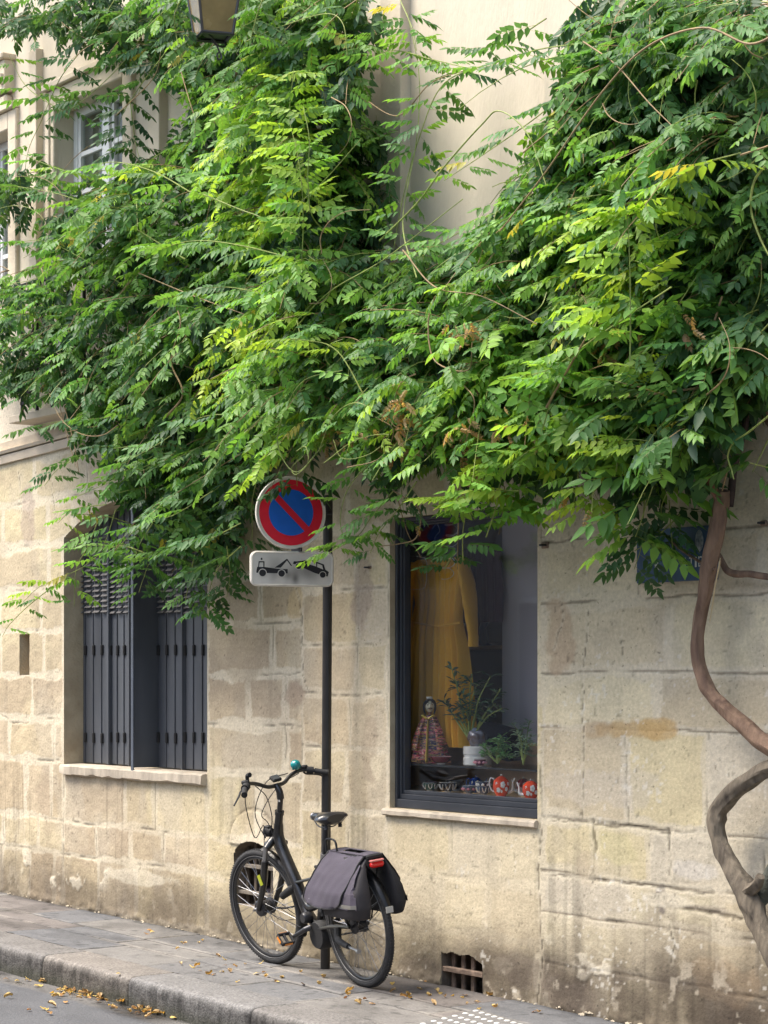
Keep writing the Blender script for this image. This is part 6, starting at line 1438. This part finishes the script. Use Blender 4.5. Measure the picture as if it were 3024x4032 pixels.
DK, MD, LT, YL2 = np.array((.030, .072, .036)), np.array((.062, .156, .050)), np.array((.155, .325, .062)), np.array((.38, .53, .075))
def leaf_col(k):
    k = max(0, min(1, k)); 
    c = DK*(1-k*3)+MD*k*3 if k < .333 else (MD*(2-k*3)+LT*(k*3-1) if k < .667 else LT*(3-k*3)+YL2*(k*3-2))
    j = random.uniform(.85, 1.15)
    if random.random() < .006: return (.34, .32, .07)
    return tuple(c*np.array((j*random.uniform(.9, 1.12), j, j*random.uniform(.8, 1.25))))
def outdir(az=None, pitch=None):
    az = random.gauss(0, 1.0) if az is None else az; az = max(-1.9, min(1.9, az)); pitch = random.uniform(-.55, .15) if pitch is None else pitch
    return Vector((math.sin(az)*math.cos(pitch), -math.cos(az)*math.cos(pitch), math.sin(pitch)))
def size_at(qx, qy): return .180 + (.085 if qx > 1200 and qy > 660 else 0) + .02*(qy > 1000)
rnd = random.random; random.seed(101)
SH = BM(); GS = BM()       # woody and green shoots
cnt = 0
def yellow_zone(qx, qy):
    y = .0
    for cx_, cy_, rx_, ry_, k in ((660, 420, 70, 330, .42), (600, 720, 110, 45, .50), (1330, 640, 130, 200, .30), (1130, 880, 130, 120, .32), (980, 1080, 110, 60, .45), (1300, 960, 110, 60, .42), (1440, 500, 90, 120, .25), (420, 380, 150, 80, .28), (760, 930, 60, 130, .25), (120, 560, 160, 80, .12), (1050, 400, 160, 120, .12), (1250, 1100, 60, 60, .45), (560, 200, 160, 90, .12), (900, 120, 130, 80, .25), (1380, 1000, 120, 90, .1)):
        y += k*math.exp(-((qx-cx_)/rx_)**2-((qy-cy_)/ry_)**2)
    y += .10*(fbm(np.float64(qx*.012), np.float64(qy*.012), 97, 2)-.45)*3
    y -= .16*(qx < 420)*(qy < 170)+.10*math.exp(-((qx-460)/120)**2-((qy-240)/160)**2)+.06*(qx < 500)*(qy > 600)
    return y
# arching shoots that carry most of the outer leaves
tries = 0
while cnt < 9600 and tries < 17000:
    tries += 1
    qx, qy = random.uniform(-60, 1720), random.uniform(-60, 1280)
    dn = float(density(qx, qy)); 
    if rnd() > dn: continue
    ds = float(depth_surf(np.float64(qx), np.float64(qy))); full = dn > .5
    o0 = max(.04, ds-random.uniform(.22, .42)) if full else random.uniform(.06, .35)
    p0 = P(qx, qy, o0); L = random.uniform(.28, .62) if full else random.uniform(.18, .40)
    az = random.uniform(-1.75, 1.75); pit = random.uniform(-.35, .55); d_ = outdir(az, pit); g = random.uniform(.15, .75)
    pts = [p0+d_*(L*t)-Vector((0, 0, g*L*t*t)) for t in np.linspace(0, 1, 6)]
    for p in pts: p.y = min(p.y, -.03)
    tip = proj(np.array(pts[-1])); 
    if rnd() > float(density(tip[0], tip[1]))*1.0+.04 : continue
    yz = yellow_zone(qx, qy); vig = random.gauss(0, .10)
    tube(SH if rnd() < .6 else GS, pts, [.0038, .0018], 4, 0, cap=False)
    nlf = random.randint(4, 8); side = 1
    for k in range(nlf):
        t = .25+.75*k/(nlf-1); i = min(4, int(t*5)); p = pts[i].lerp(pts[i+1], t*5-i); tg = (pts[i+1]-pts[i]).normalized(); side = -side
        sd2 = tg.cross(Vector((0, 0, 1))); sd2 = sd2.normalized() if sd2.length > .05 else Vector((1, 0, 0))
        xd = (tg*random.uniform(.35, .9)+sd2*side*random.uniform(.5, 1.0)+Vector((0, random.uniform(-.6, .2), random.uniform(-.45, .15)))).normalized()
        s_ = size_at(qx, qy)*random.uniform(.72, 1.12)*(1-.18*t)
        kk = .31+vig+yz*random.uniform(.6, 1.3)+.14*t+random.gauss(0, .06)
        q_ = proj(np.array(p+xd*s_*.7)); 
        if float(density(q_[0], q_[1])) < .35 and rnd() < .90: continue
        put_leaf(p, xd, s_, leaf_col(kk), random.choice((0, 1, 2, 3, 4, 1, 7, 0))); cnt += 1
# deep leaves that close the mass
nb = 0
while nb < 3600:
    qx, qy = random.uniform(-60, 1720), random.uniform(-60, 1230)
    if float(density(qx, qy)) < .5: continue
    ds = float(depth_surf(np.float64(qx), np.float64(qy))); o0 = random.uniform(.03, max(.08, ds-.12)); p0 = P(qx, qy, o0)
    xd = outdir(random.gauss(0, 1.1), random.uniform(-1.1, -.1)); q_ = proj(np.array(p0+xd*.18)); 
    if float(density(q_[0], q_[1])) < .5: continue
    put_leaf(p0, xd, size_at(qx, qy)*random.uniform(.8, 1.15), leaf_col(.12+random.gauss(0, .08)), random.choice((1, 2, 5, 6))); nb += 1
# shoots read off the photograph: (points (qx, qy, off), leaves, colour 0..1, leaf size, stem radius, green?)
def shoot(pts, n, kc, s, r=.004, green=True, flat=.0, t0=.08, hang=.15):
    c = catmull([P(*p) for p in pts], 8); bm = GS if green else SH; tube(bm, c, [r, r*.45], 5, 0)
    m = len(c)-1; side = 1
    for k in range(n):
        t = t0+(1-t0)*(k+.5)/n; i = min(m-1, int(t*m)); p = c[i].lerp(c[i+1], t*m-i); tg = (c[i+1]-c[i]).normalized(); side = -side
        vw = Vector(RT)*side*random.uniform(.6, 1.0); xd = (vw+tg*random.uniform(.0, .5)+Vector((0, random.uniform(-.5, .1), random.uniform(-hang*1.6, .12)))).normalized()
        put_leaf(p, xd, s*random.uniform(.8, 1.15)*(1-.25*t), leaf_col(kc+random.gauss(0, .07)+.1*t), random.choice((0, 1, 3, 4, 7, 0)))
HS = [
 ([(648, 620, .75), (655, 500, .80), (652, 400, .85), (640, 320, .85), (625, 250, .85), (635, 150, .85)], 26, .72, .20),
 ([(700, 500, .7), (672, 460, .85), (665, 380, .9), (668, 300, .9), (655, 230, .9)], 18, .66, .19),
 ([(800, 880, .8), (730, 760, .85), (660, 735, .9), (600, 735, .95), (565, 755, .95)], 12, .78, .19),
 ([(1361, 780, .8), (1362, 680, .8), (1360, 560, .82), (1355, 470, .84), (1345, 440, .84)], 18, .78, .24),
 ([(1450, 620, .8), (1300, 720, .8), (1200, 790, .8), (1150, 810, .8)], 12, .58, .22),
 ([(1600, 330, .7), (1500, 360, .75), (1420, 420, .78), (1370, 460, .8)], 12, .66, .24),
 ([(1150, 1000, .7), (1180, 900, .75), (1200, 830, .78), (1230, 800, .78)], 14, .62, .23),
 ([(1050, 1160, .6), (1070, 1100, .62), (1090, 1020, .65), (1160, 960, .68)], 14, .66, .22),
 ([(1120, 1060, .6), (1060, 1060, .62), (1000, 1070, .64), (930, 1075, .66)], 14, .74, .22),
 ([(1000, 1210, .35), (1000, 1150, .45), (1010, 1090, .5)], 7, .42, .20),
 ([(960, 1230, .30), (975, 1205, .34), (990, 1190, .36)], 5, .20, .17),
 ([(1330, 1020, .6), (1345, 960, .6), (1390, 900, .62), (1370, 830, .62), (1410, 760, .65)], 10, .85, .17),
 ([(1440, 960, .6), (1380, 950, .62), (1320, 950, .64), (1285, 955, .66)], 10, .82, .18),
 ([(1300, 1040, .5), (1270, 1080, .5), (1255, 1110, .5)], 7, .86, .20),
 ([(1480, 900, .45), (1430, 1000, .45), (1400, 1080, .42), (1380, 1140, .40), (1372, 1160, .4)], 10, .42, .33),
 ([(1500, 960, .35), (1460, 1030, .35), (1430, 1090, .32), (1432, 1130, .28)], 5, .14, .22),
 ([(400, -20, 1.25), (378, 30, 1.25), (380, 70, 1.2), (385, 100, 1.2)], 8, .10, .17), ([(570, -10, 1.2), (556, 30, 1.2), (548, 60, 1.2), (540, 90, 1.15)], 9, .20, .18),
 ([(1470, 1110, .2), (1440, 1140, .2), (1410, 1165, .2), (1372, 1190, .2)], 7, .08, .20),
 ([(1659, 950, .25), (1640, 990, .25), (1625, 1020, .25)], 6, .34, .30),
 ([(1660, 700, .5), (1600, 770, .5), (1590, 820, .5)], 6, .55, .33),
 ([(330, 1200, .4), (250, 1180, .45), (170, 1230, .5), (90, 1265, .5), (50, 1300, .5)], 13, .50, .20),
 ([(110, 1270, .5), (60, 1310, .5), (20, 1350, .5), (5, 1375, .5)], 5, .30, .15),
 ([(210, 1130, .45), (190, 1180, .45), (165, 1230, .45), (160, 1310, .45)], 9, .56, .20),
 ([(230, 1090, .4), (160, 1100, .45), (125, 1130, .45)], 6, .62, .18),
 ([(460, 1060, .5), (380, 1110, .55), (300, 1140, .55), (240, 1200, .55)], 14, .36, .21),
 ([(520, 1130, .5), (440, 1170, .5), (360, 1190, .5), (280, 1230, .45)], 16, .30, .22),
 ([(330, 1130, .45), (300, 1180, .44), (285, 1235, .42)], 8, .30, .18), ([(250, 1100, .45), (235, 1150, .44), (215, 1200, .42)], 8, .42, .17), ([(420, 1200, .4), (410, 1250, .38), (400, 1300, .36)], 8, .24, .18), ([(490, 1180, .4), (497, 1240, .38), (490, 1290, .36)], 8, .16, .18),
 ([(1395, 1040, .3), (1390, 1110, .26), (1385, 1180, .22), (1370, 1230, .2)], 10, .08, .22), ([(1445, 1080, .28), (1450, 1150, .24), (1455, 1205, .2)], 5, .12, .18), ([(1250, 1010, .5), (1245, 1060, .48), (1235, 1100, .46)], 7, .70, .18), ([(1130, 1020, .5), (1120, 1070, .48), (1125, 1120, .45)], 7, .55, .17), ([(880, 1010, .5), (868, 1060, .48), (872, 1110, .45)], 7, .25, .17),
 ([(520, 1180, .45), (470, 1230, .4), (450, 1290, .38), (455, 1330, .36)], 12, .22, .22),
 ([(400, 1180, .4), (330, 1210, .4), (310, 1250, .38), (300, 1280, .36)], 9, .26, .22),
 ([(560, 1020, .35), (545, 1080, .32), (545, 1140, .3), (543, 1180, .28)], 7, .05, .20),
 ([(640, 1000, .50), (640, 1025, .50), (642, 1050, .48)], 5, .10, .24),
 ([(860, 960, .6), (790, 1010, .6), (750, 1060, .6), (735, 1120, .58), (740, 1170, .56), (712, 1195, .55)], 11, .52, .19),
 ([(850, 1060, .55), (800, 1120, .55), (770, 1160, .55), (700, 1200, .52)], 11, .44, .18),
 ([(900, 1040, .55), (860, 1100, .52), (820, 1150, .5), (800, 1195, .5)], 9, .34, .18),
 
 ([(900, 600, .7), (870, 480, .6), (900, 300, .5), (905, 160, .45), (880, 30, .4)], 20, .42, .19),
 ([(1080, 130, .5), (960, 180, .5), (905, 300, .5), (870, 430, .5), (850, 540, .5)], 17, .30, .19),
 ([(1280, 90, .5), (1150, 110, .5), (1050, 150, .5), (940, 130, .5), (840, 110, .5), (760, 160, .5)], 22, .40, .19),
 ([(1250, 180, .5), (1150, 260, .5), (1050, 330, .5), (960, 390, .5)], 14, .36, .19),
 ([(1180, 40, .3), (1100, 90, .3), (1020, 110, .3)], 9, .25, .19),
 ([(860, -10, .4), (890, 60, .42), (900, 110, .44)], 8, .40, .20),
 ([(1150, 420, .5), (1050, 470, .55), (960, 520, .58), (880, 560, .6)], 14, .5, .2),
 ([(260, -20, .4), (190, 90, .42), (130, 170, .44), (90, 260, .44), (60, 330, .42), (50, 420, .4)], 20, .22, .22),
 ([(330, 40, .4), (270, 130, .4), (200, 200, .4), (150, 240, .4)], 14, .12, .23),
 ([(360, 110, .4), (300, 190, .4), (260, 260, .4), (255, 330, .4)], 13, .10, .22),
 ([(150, 250, .35), (60, 190, .38), (20, 120, .4)], 10, .40, .22),
 ([(280, 210, .35), (290, 290, .35), (300, 340, .35)], 8, .08, .22),
 ([(400, 560, .6), (250, 470, .6), (130, 420, .6), (20, 400, .6)], 16, .38, .20),
 ([(420, 420, .6), (330, 370, .62), (240, 350, .62), (150, 370, .6), (40, 330, .6)], 18, .50, .20),
 ([(300, 640, .5), (180, 560, .5), (90, 520, .5), (10, 530, .5)], 11, .32, .20),
 ([(350, 860, .5), (240, 900, .52), (130, 910, .5), (40, 930, .5)], 14, .30, .20),
 ([(300, 960, .5), (200, 980, .5), (130, 1010, .5), (95, 1050, .5)], 9, .18, .20),
 ([(330, 1000, .5), (240, 1040, .5), (150, 1080, .5)], 10, .40, .19),
 ([(560, 900, .6), (440, 900, .62), (340, 960, .62), (250, 1010, .6)], 16, .34, .21),
 ([(640, 560, .8), (520, 530, .8), (420, 520, .8), (330, 540, .75)], 15, .44, .2),
 ([(600, 640, .8), (480, 620, .8), (380, 640, .78)], 12, .4, .2),
 ([(1300, 420, .6), (1180, 440, .62), (1080, 480, .64), (1000, 540, .65)], 14, .34, .21),
 ([(720, 60, .5), (640, 120, .6), (560, 170, .65), (480, 200, .65)], 14, .34, .21),
]
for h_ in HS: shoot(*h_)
# whippy bare stems and tendrils seen against the leaves: (points, radius, woody?)
ST = [([(1700, 60, .8), (1620, 95, .8), (1520, 60, .85), (1400, 100, .85), (1300, 200, .85), (1180, 370, .85), (1080, 500, .85)], .006, 0), ([(1260, 90, .75), (1330, 140, .75), (1400, 220, .75), (1450, 270, .75)], .004, 0),
 ([(700, 960, .8), (640, 1020, .85), (600, 960, .9), (618, 880, .9), (660, 820, .9), (740, 800, .85)], .0035, 1), ([(640, 975, .9), (660, 965, .9), (665, 1000, .9), (640, 1025, .88), (630, 1010, .88), (655, 985, .88)], .003, 1),
 ([(1659, 1010, .3), (1620, 1000, .45)], .003, 1), ([(1700, 870, .5), (1659, 900, .5), (1615, 935, .5), (1585, 955, .5), (1572, 985, .5), (1580, 1015, .5), (1585, 1035, .5)], .005, 1),
 ([(1660, 350, .6), (1630, 390, .62), (1622, 450, .62), (1640, 510, .6), (1665, 560, .58)], .006, 1), ([(1600, 335, .7), (1660, 315, .7), (1720, 290, .7)], .005, 0),
 ([(870, 540, .8), (940, 620, .8), (1040, 640, .78), (1160, 700, .75)], .004, 0), ([(820, 520, .7), (900, 440, .72), (960, 360, .74), (1040, 270, .74), (1080, 240, .74), (1140, 290, .72), (1180, 400, .7)], .005, 1),
 ([(780, 210, .5), (860, 250, .5), (930, 180, .5), (1010, 150, .5)], .004, 0), ([(250, 250, .5), (330, 170, .5), (350, 100, .5)], .004, 0), ([(390, 150, .6), (410, 220, .62), (440, 310, .6)], .004, 0),
 ([(440, 420, .7), (540, 460, .75), (600, 470, .75), (690, 400, .75), (780, 300, .7)], .004, 1), ([(360, 900, .6), (395, 850, .65), (370, 780, .65), (390, 700, .65), (375, 650, .6)], .007, 0),
 ([(165, 790, .5), (130, 860, .5), (145, 940, .5), (165, 1010, .5)], .004, 0), ([(140, 880, .5), (160, 960, .5), (170, 1020, .5)], .005, 0), ([(240, 1200, .5), (300, 1120, .55), (390, 1060, .55), (520, 980, .55)], .004, 0),
 ([(850, 1060, .55), (905, 1100, .5), (900, 1160, .45), (860, 1175, .42), (820, 1180, .4)], .0045, 0), ([(860, 1080, .3), (880, 1150, .2), (910, 1205, .15)], .004, 0), ([(990, 1040, .5), (990, 1130, .4), (988, 1230, .35)], .0035, 0), ([(1090, 1050, .4), (1085, 1110, .4), (1078, 1155, .4)], .003, 0),
 ([(940, 640, .85), (925, 700, .85), (940, 780, .85), (1010, 800, .8), (1020, 740, .8)], .005, 0), ([(1180, 880, .8), (1260, 740, .85), (1290, 690, .85)], .006, 0), ([(1000, 830, .85), (1025, 870, .85), (1005, 960, .8)], .004, 0),
 ([(700, 1000, .85), (770, 950, .88), (840, 940, .88), (800, 980, .86), (740, 990, .85), (720, 950, .85)], .003, 1), ([(690, 970, .85), (720, 900, .9), (770, 870, .9), (830, 900, .88)], .003, 1), ([(750, 1010, .85), (820, 990, .86), (850, 930, .86), (810, 900, .88)], .003, 0),
 ([(1300, 860, .6), (1420, 850, .6), (1560, 830, .5), (1660, 810, .4)], .007, 0), ([(1480, 830, .5), (1530, 730, .5), (1560, 640, .5)], .008, 0), ([(1550, 880, .4), (1500, 800, .4), (1460, 740, .4)], .006, 0), ([(1230, 850, .7), (1240, 820, .7), (1300, 790, .7), (1360, 790, .65)], .004, 0),
 ([(600, 760, .7), (700, 640, .75), (830, 560, .78), (1000, 430, .75)], .004, 1), ([(300, 590, .6), (420, 640, .65), (560, 690, .7)], .004, 0), ([(1130, 330, .7), (1210, 260, .7), (1270, 170, .7)], .004, 0), ([(1580, 980, .3), (1560, 1060, .25)], .006, 0),
 ([(1260, 1100, .3), (1300, 1110, .3), (1350, 1150, .3)], .006, 0), ([(530, 90, .7), (600, 60, .75), (700, 30, .8), (740, 50, .8), (750, 120, .8)], .003, 1)]
for pts, r, g in ST: tube(GS if g else SH, [P(*p) for p in pts], [r, r*.6], 6, 8, cap=True)
random.seed(77)
for i in range(90):
    qx, qy = random.uniform(0, 1659), random.uniform(0, 1050)
    if float(density(qx, qy)) < .5: continue
    ds = float(depth_surf(np.float64(qx), np.float64(qy))); L = random.uniform(60, 190); a = random.uniform(0, 6.28); cu = random.uniform(-1.6, 1.6)
    pts = [(qx+L*t*math.cos(a+cu*t), qy+L*t*math.sin(a+cu*t), ds+.03+.05*math.sin(3*t)) for t in np.linspace(0, 1, 5)]
    tube(GS if rnd() < .45 else SH, [P(*p) for p in pts], [random.uniform(.002, .0045), .0014], 5, 5, cap=False)
obj('woody_shoots', SH, M_TWIG, vine); obj('green_shoots', GS, M_GTWIG, vine)

keep_ = [i for i, (p, x_, s_) in enumerate(zip(LV['pos'], LV['x'], LV['s'])) if p[1] > -.72 or not (lambda q: 412 < q[0] < 532 and -20 < q[1] < 118)(proj(np.array(p)+np.array(x_)*s_*.5))]
LV = {k: [v[i] for i in keep_] for k, v in LV.items()}
# ---- gather all leaves into the vine's foliage
def build_leaves(name, LV, m):
    pos = np.array(LV['pos'], np.float32); x = np.array(LV['x'], np.float32); z = np.array(LV['z'], np.float32); s = np.array(LV['s'], np.float32); c = np.array(LV['c'], np.float32); t = np.array(LV['t'])
    x /= np.linalg.norm(x, axis=1, keepdims=True); z = z-(z*x).sum(1, keepdims=True)*x; z /= np.linalg.norm(z, axis=1, keepdims=True); y = np.cross(z, x)
    R = np.stack([x, y, z], 2)*s[:, None, None]; VV, TT, CC = [], [], []; b = 0
    for k, (V, T, nl) in enumerate(TPL):
        ii = np.where(t == k)[0]
        if not len(ii): continue
        v = np.einsum('nij,vj->nvi', R[ii], V)+pos[ii][:, None, :]; nv = len(V)
        f = T[None]+(b+np.arange(len(ii))*nv)[:, None, None]; b += len(ii)*nv
        lj = np.ones((len(ii), nv), np.float32); jr = rng.uniform(.82, 1.18, (len(ii), nl)).astype(np.float32); lj[:, :nl*8] = np.repeat(jr, 8, axis=1)
        cc = c[ii][:, None, :]*lj[..., None]; cc[:, nl*8:] = np.array((.16, .20, .05)); VV.append(v.reshape(-1, 3)); TT.append(f.reshape(-1, 3)); CC.append(cc.reshape(-1, 3))
    V, T, C = np.concatenate(VV), np.concatenate(TT).astype(np.int32), np.concatenate(CC); V[:, 1] = np.minimum(V[:, 1], -.008)
    me = bpy.data.meshes.new(name); me.vertices.add(len(V)); me.vertices.foreach_set('co', V.ravel()); me.loops.add(T.size); me.loops.foreach_set('vertex_index', T.ravel())
    me.polygons.add(len(T)); me.polygons.foreach_set('loop_start', np.arange(0, T.size, 3, dtype=np.int32)); me.polygons.foreach_set('use_smooth', np.ones(len(T), bool)); me.update(calc_edges=True)
    a = me.color_attributes.new('Col', 'FLOAT_COLOR', 'POINT'); a.data.foreach_set('color', np.concatenate([C, np.ones((len(C), 1), np.float32)], 1).ravel())
    print('LEAVES', len(pos), 'tris', len(T)); return finish(me, name, m, vine, True)
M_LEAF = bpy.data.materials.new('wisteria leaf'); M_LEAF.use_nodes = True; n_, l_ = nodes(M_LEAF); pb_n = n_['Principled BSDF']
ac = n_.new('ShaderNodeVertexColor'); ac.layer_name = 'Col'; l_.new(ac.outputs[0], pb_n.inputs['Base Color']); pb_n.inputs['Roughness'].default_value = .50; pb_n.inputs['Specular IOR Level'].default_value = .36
tl = n_.new('ShaderNodeBsdfTranslucent'); vm = n_.new('ShaderNodeVectorMath'); vm.operation = 'MULTIPLY'; vm.inputs[1].default_value = (1.8, 1.65, .75); l_.new(ac.outputs[0], vm.inputs[0]); l_.new(vm.outputs[0], tl.inputs[0])
mxs = n_.new('ShaderNodeMixShader'); mxs.inputs[0].default_value = .42; l_.new(pb_n.outputs[0], mxs.inputs[1]); l_.new(tl.outputs[0], mxs.inputs[2]); l_.new(mxs.outputs[0], n_['Material Output'].inputs['Surface'])
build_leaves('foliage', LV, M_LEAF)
# withered brown leaves caught in the tangle
LD = {k: [] for k in LV}; keepLV = LV; LV = LD
random.seed(5)
for cx_, cy_, rx_, ry_, n in ((860, 870, 20, 60, 34), (1000, 720, 36, 30, 22), (870, 950, 22, 40, 18), (990, 960, 28, 60, 34), (790, 960, 60, 40, 16), (1120, 930, 40, 80, 10), (1290, 760, 20, 20, 5), (1330, 700, 60, 30, 8), (1480, 690, 20, 20, 4), (900, 1140, 5, 5, 1), (1030, 1000, 30, 40, 8), (760, 960, 60, 40, 8), (1250, 1090, 30, 30, 4)):
    for k in range(n):
        qx, qy = random.gauss(cx_, rx_*.6), random.gauss(cy_, ry_*.6); ds = float(depth_surf(np.float64(qx), np.float64(qy)))+.10; cc = random.choice(((.38, .22, .09), (.48, .32, .15), (.30, .18, .09), (.42, .30, .16)))
        put_leaf(P(qx, qy, ds+.04), Vector((random.gauss(0, .9), random.gauss(-.3, .6), random.gauss(-.7, .5))).normalized(), random.uniform(.045, .085), cc, random.choice((5, 6, 2)), (random.gauss(0, 1), -1, random.gauss(0, .4)))
o = build_leaves('withered_leaves', LV, M_LEAF); o['label'] = 'dry brown curled leaves hanging in the tangle'
LV = keepLV
# ================================================================== FALLEN LEAVES: each one an object, four shapes shared
random.seed(31)
def dry_mesh(i):
    r_ = random.Random(i); bm = BM(); n = 7; rows = []
    for a in range(n):
        u = a/(n-1); w = math.sin(math.pi*min(1, u*.92+.05))**.7*.40*(1-.3*u); row = []
        for b in range(5):
            v = (b-2)/2; x = u-.5; y = v*w; z = .22*v*v*(1 if i % 2 else -.4)+.20*math.sin(u*3+i)+r_.uniform(-.04, .04)+.12*abs(v)*r_.uniform(0, 1); row.append(bm.verts.new((x, y, z)))
        rows.append(row)
    for p, q in zip(rows[:-1], rows[1:]):
        for b in range(4): bm.faces.new((p[b], p[b+1], q[b+1], q[b]))
    mz = min(v.co.z for v in bm.verts)
    for v in bm.verts: v.co.z -= mz
    me = bpy.data.meshes.new('dry_leaf'); bmesh.ops.solidify(bm, geom=bm.faces[:], thickness=.02); bm.to_mesh(me); bm.free()
    me.polygons.foreach_set('use_smooth', [True]*len(me.polygons)); return me
DM = [mat('yellow dry leaf', (.68, .52, .16), .7, col2=(.66, .46, .14), vscale=2), mat('tan dry leaf', (.68, .52, .28), .75, col2=(.46, .28, .11), vscale=2), mat('brown dry leaf', (.42, .24, .09), .8, col2=(.42, .22, .07), vscale=2), mat('ochre dry leaf', (.66, .48, .16), .7, col2=(.50, .35, .17), vscale=2)]
DRY = []
for i in range(8):
    me = dry_mesh(i); me.materials.append(DM[i % 4]); DRY.append(me)
def drop(p, s, lab, grp):
    o = bpy.data.objects.new('fallen_leaf', random.choice(DRY)); COL.objects.link(o); o.location = p; o.scale = (s, s, s*random.uniform(.7, 1.3)); o.rotation_euler = (random.uniform(-.25, .25), random.uniform(-.25, .25), random.uniform(0, 6.28)); tag(o, lab, 'fallen leaf', grp)
PL = [(258, 2105), (318, 2018), (322, 2012), (330, 2014), (382, 2050), (393, 2036), (398, 2041), (430, 2037), (437, 2033), (392, 2085), (416, 2092), (424, 2090), (430, 2099), (452, 2105), (462, 2107), (470, 2068), (487, 2086), (482, 2074), (506, 2089), (530, 2085), (564, 2081), (620, 2060), (640, 2061), (553, 2104), (570, 2101), (610, 2113), (648, 2100), (700, 2111), (738, 2092), (741, 2090), (480, 2101), (497, 2101), (576, 2110), (512, 2122), (655, 2127), (595, 2123), (602, 2122), (750, 2150), (760, 2141), (754, 2146), (746, 2156), (778, 2164), (774, 2168), (800, 2169), (806, 2171), (790, 2160), (850, 2143), (870, 2152), (874, 2158), (884, 2157), (880, 2150), (944, 2144), (950, 2146), (960, 2155), (977, 2151), (997, 2157), (1005, 2151), (1030, 2167), (1036, 2168), (1010, 2170), (1036, 2183), (1068, 2176), (1058, 2151), (918, 2121), (1155, 2189), (1165, 2191), (848, 2127), (905, 2139), (925, 2151), (938, 2171), (688, 2128)]
for a, b in PL:
    p = G(a+random.uniform(-2, 2), b+random.uniform(-1, 1)); drop((p.x, p.y, gz(p.x, p.y)+.002), random.uniform(.024, .044), 'small dry yellow-brown leaf lying on the pavement', 'fallen leaves on the pavement')
def road_at(qx, qy):
    d_ = ray(qx, qy); a = RH; p = G(qx, qy, -RH+.0); gd_ = KY-p.y; z = _a.z+GX*(p.x-_a.x)+GY*KY-RH+gd_*.012+.0; return Vector((p.x, min(p.y, KY-.012), z))
GL = [(13, 2119), (40, 2123), (60, 2118), (60, 2117), (112, 2120), (116, 2122), (80, 2134), (84, 2133), (112, 2147), (120, 2151), (129, 2141), (135, 2139), (148, 2143), (153, 2145), (160, 2149), (168, 2150), (176, 2147), (183, 2155), (188, 2150), (196, 2151), (205, 2154), (214, 2157), (220, 2160), (226, 2155), (195, 2160), (210, 2164), (145, 2136), (140, 2150), (150, 2155), (163, 2140), (172, 2139), (131, 2152), (238, 2176), (248, 2182), (266, 2170), (270, 2168), (288, 2183), (292, 2179), (298, 2186), (304, 2182), (310, 2188), (316, 2185), (322, 2189), (328, 2184), (334, 2190), (340, 2191), (345, 2190), (354, 2195), (390, 2198), (394, 2200), (300, 2190), (312, 2180), (283, 2188), (330, 2192), (119, 2158), (142, 2170), (97, 2186), (110, 2178), (108, 2196), (320, 2200), (60, 2190), (20, 2160), (170, 2162), (228, 2165)]
for a, b in GL:
    p = road_at(a+random.uniform(-3, 3), b+random.uniform(-1.5, 1.5)); drop(p+Vector((0, 0, .004)), random.uniform(.030, .054), 'dry tan leaf lying in the wet gutter below the kerb', 'fallen leaves in the gutter')

# ================================================================== HOUSE ACROSS THE STREET (seen as the reflection in the shop glass)
oh = thing('opposite_house', 'pale house front across the street reflected in the shop glass', 'house', (-12, -11.2, -.2))
bm = BM(); boxr(bm, -34, 12, -12.2, -11.2, -.4, 6.4, .0); obj('house_wall', bm, mat('grey-beige render', (.42, .40, .39), .9, var=.1, vscale=1), oh)
for i in range(12):
    x = -31+i*3.4
    for z in (.9, 3.9):
        bm = BM(); boxr(bm, x, x+1.15, -11.22, -11.12, z, z+1.9, .01); w_ = obj('house_window', bm, M_WHITE, oh)
        bm = BM(); boxr(bm, x+.08, x+1.07, -11.118, -11.10, z+.08, z+1.82); obj('house_pane', bm, M_ROOMD, w_)
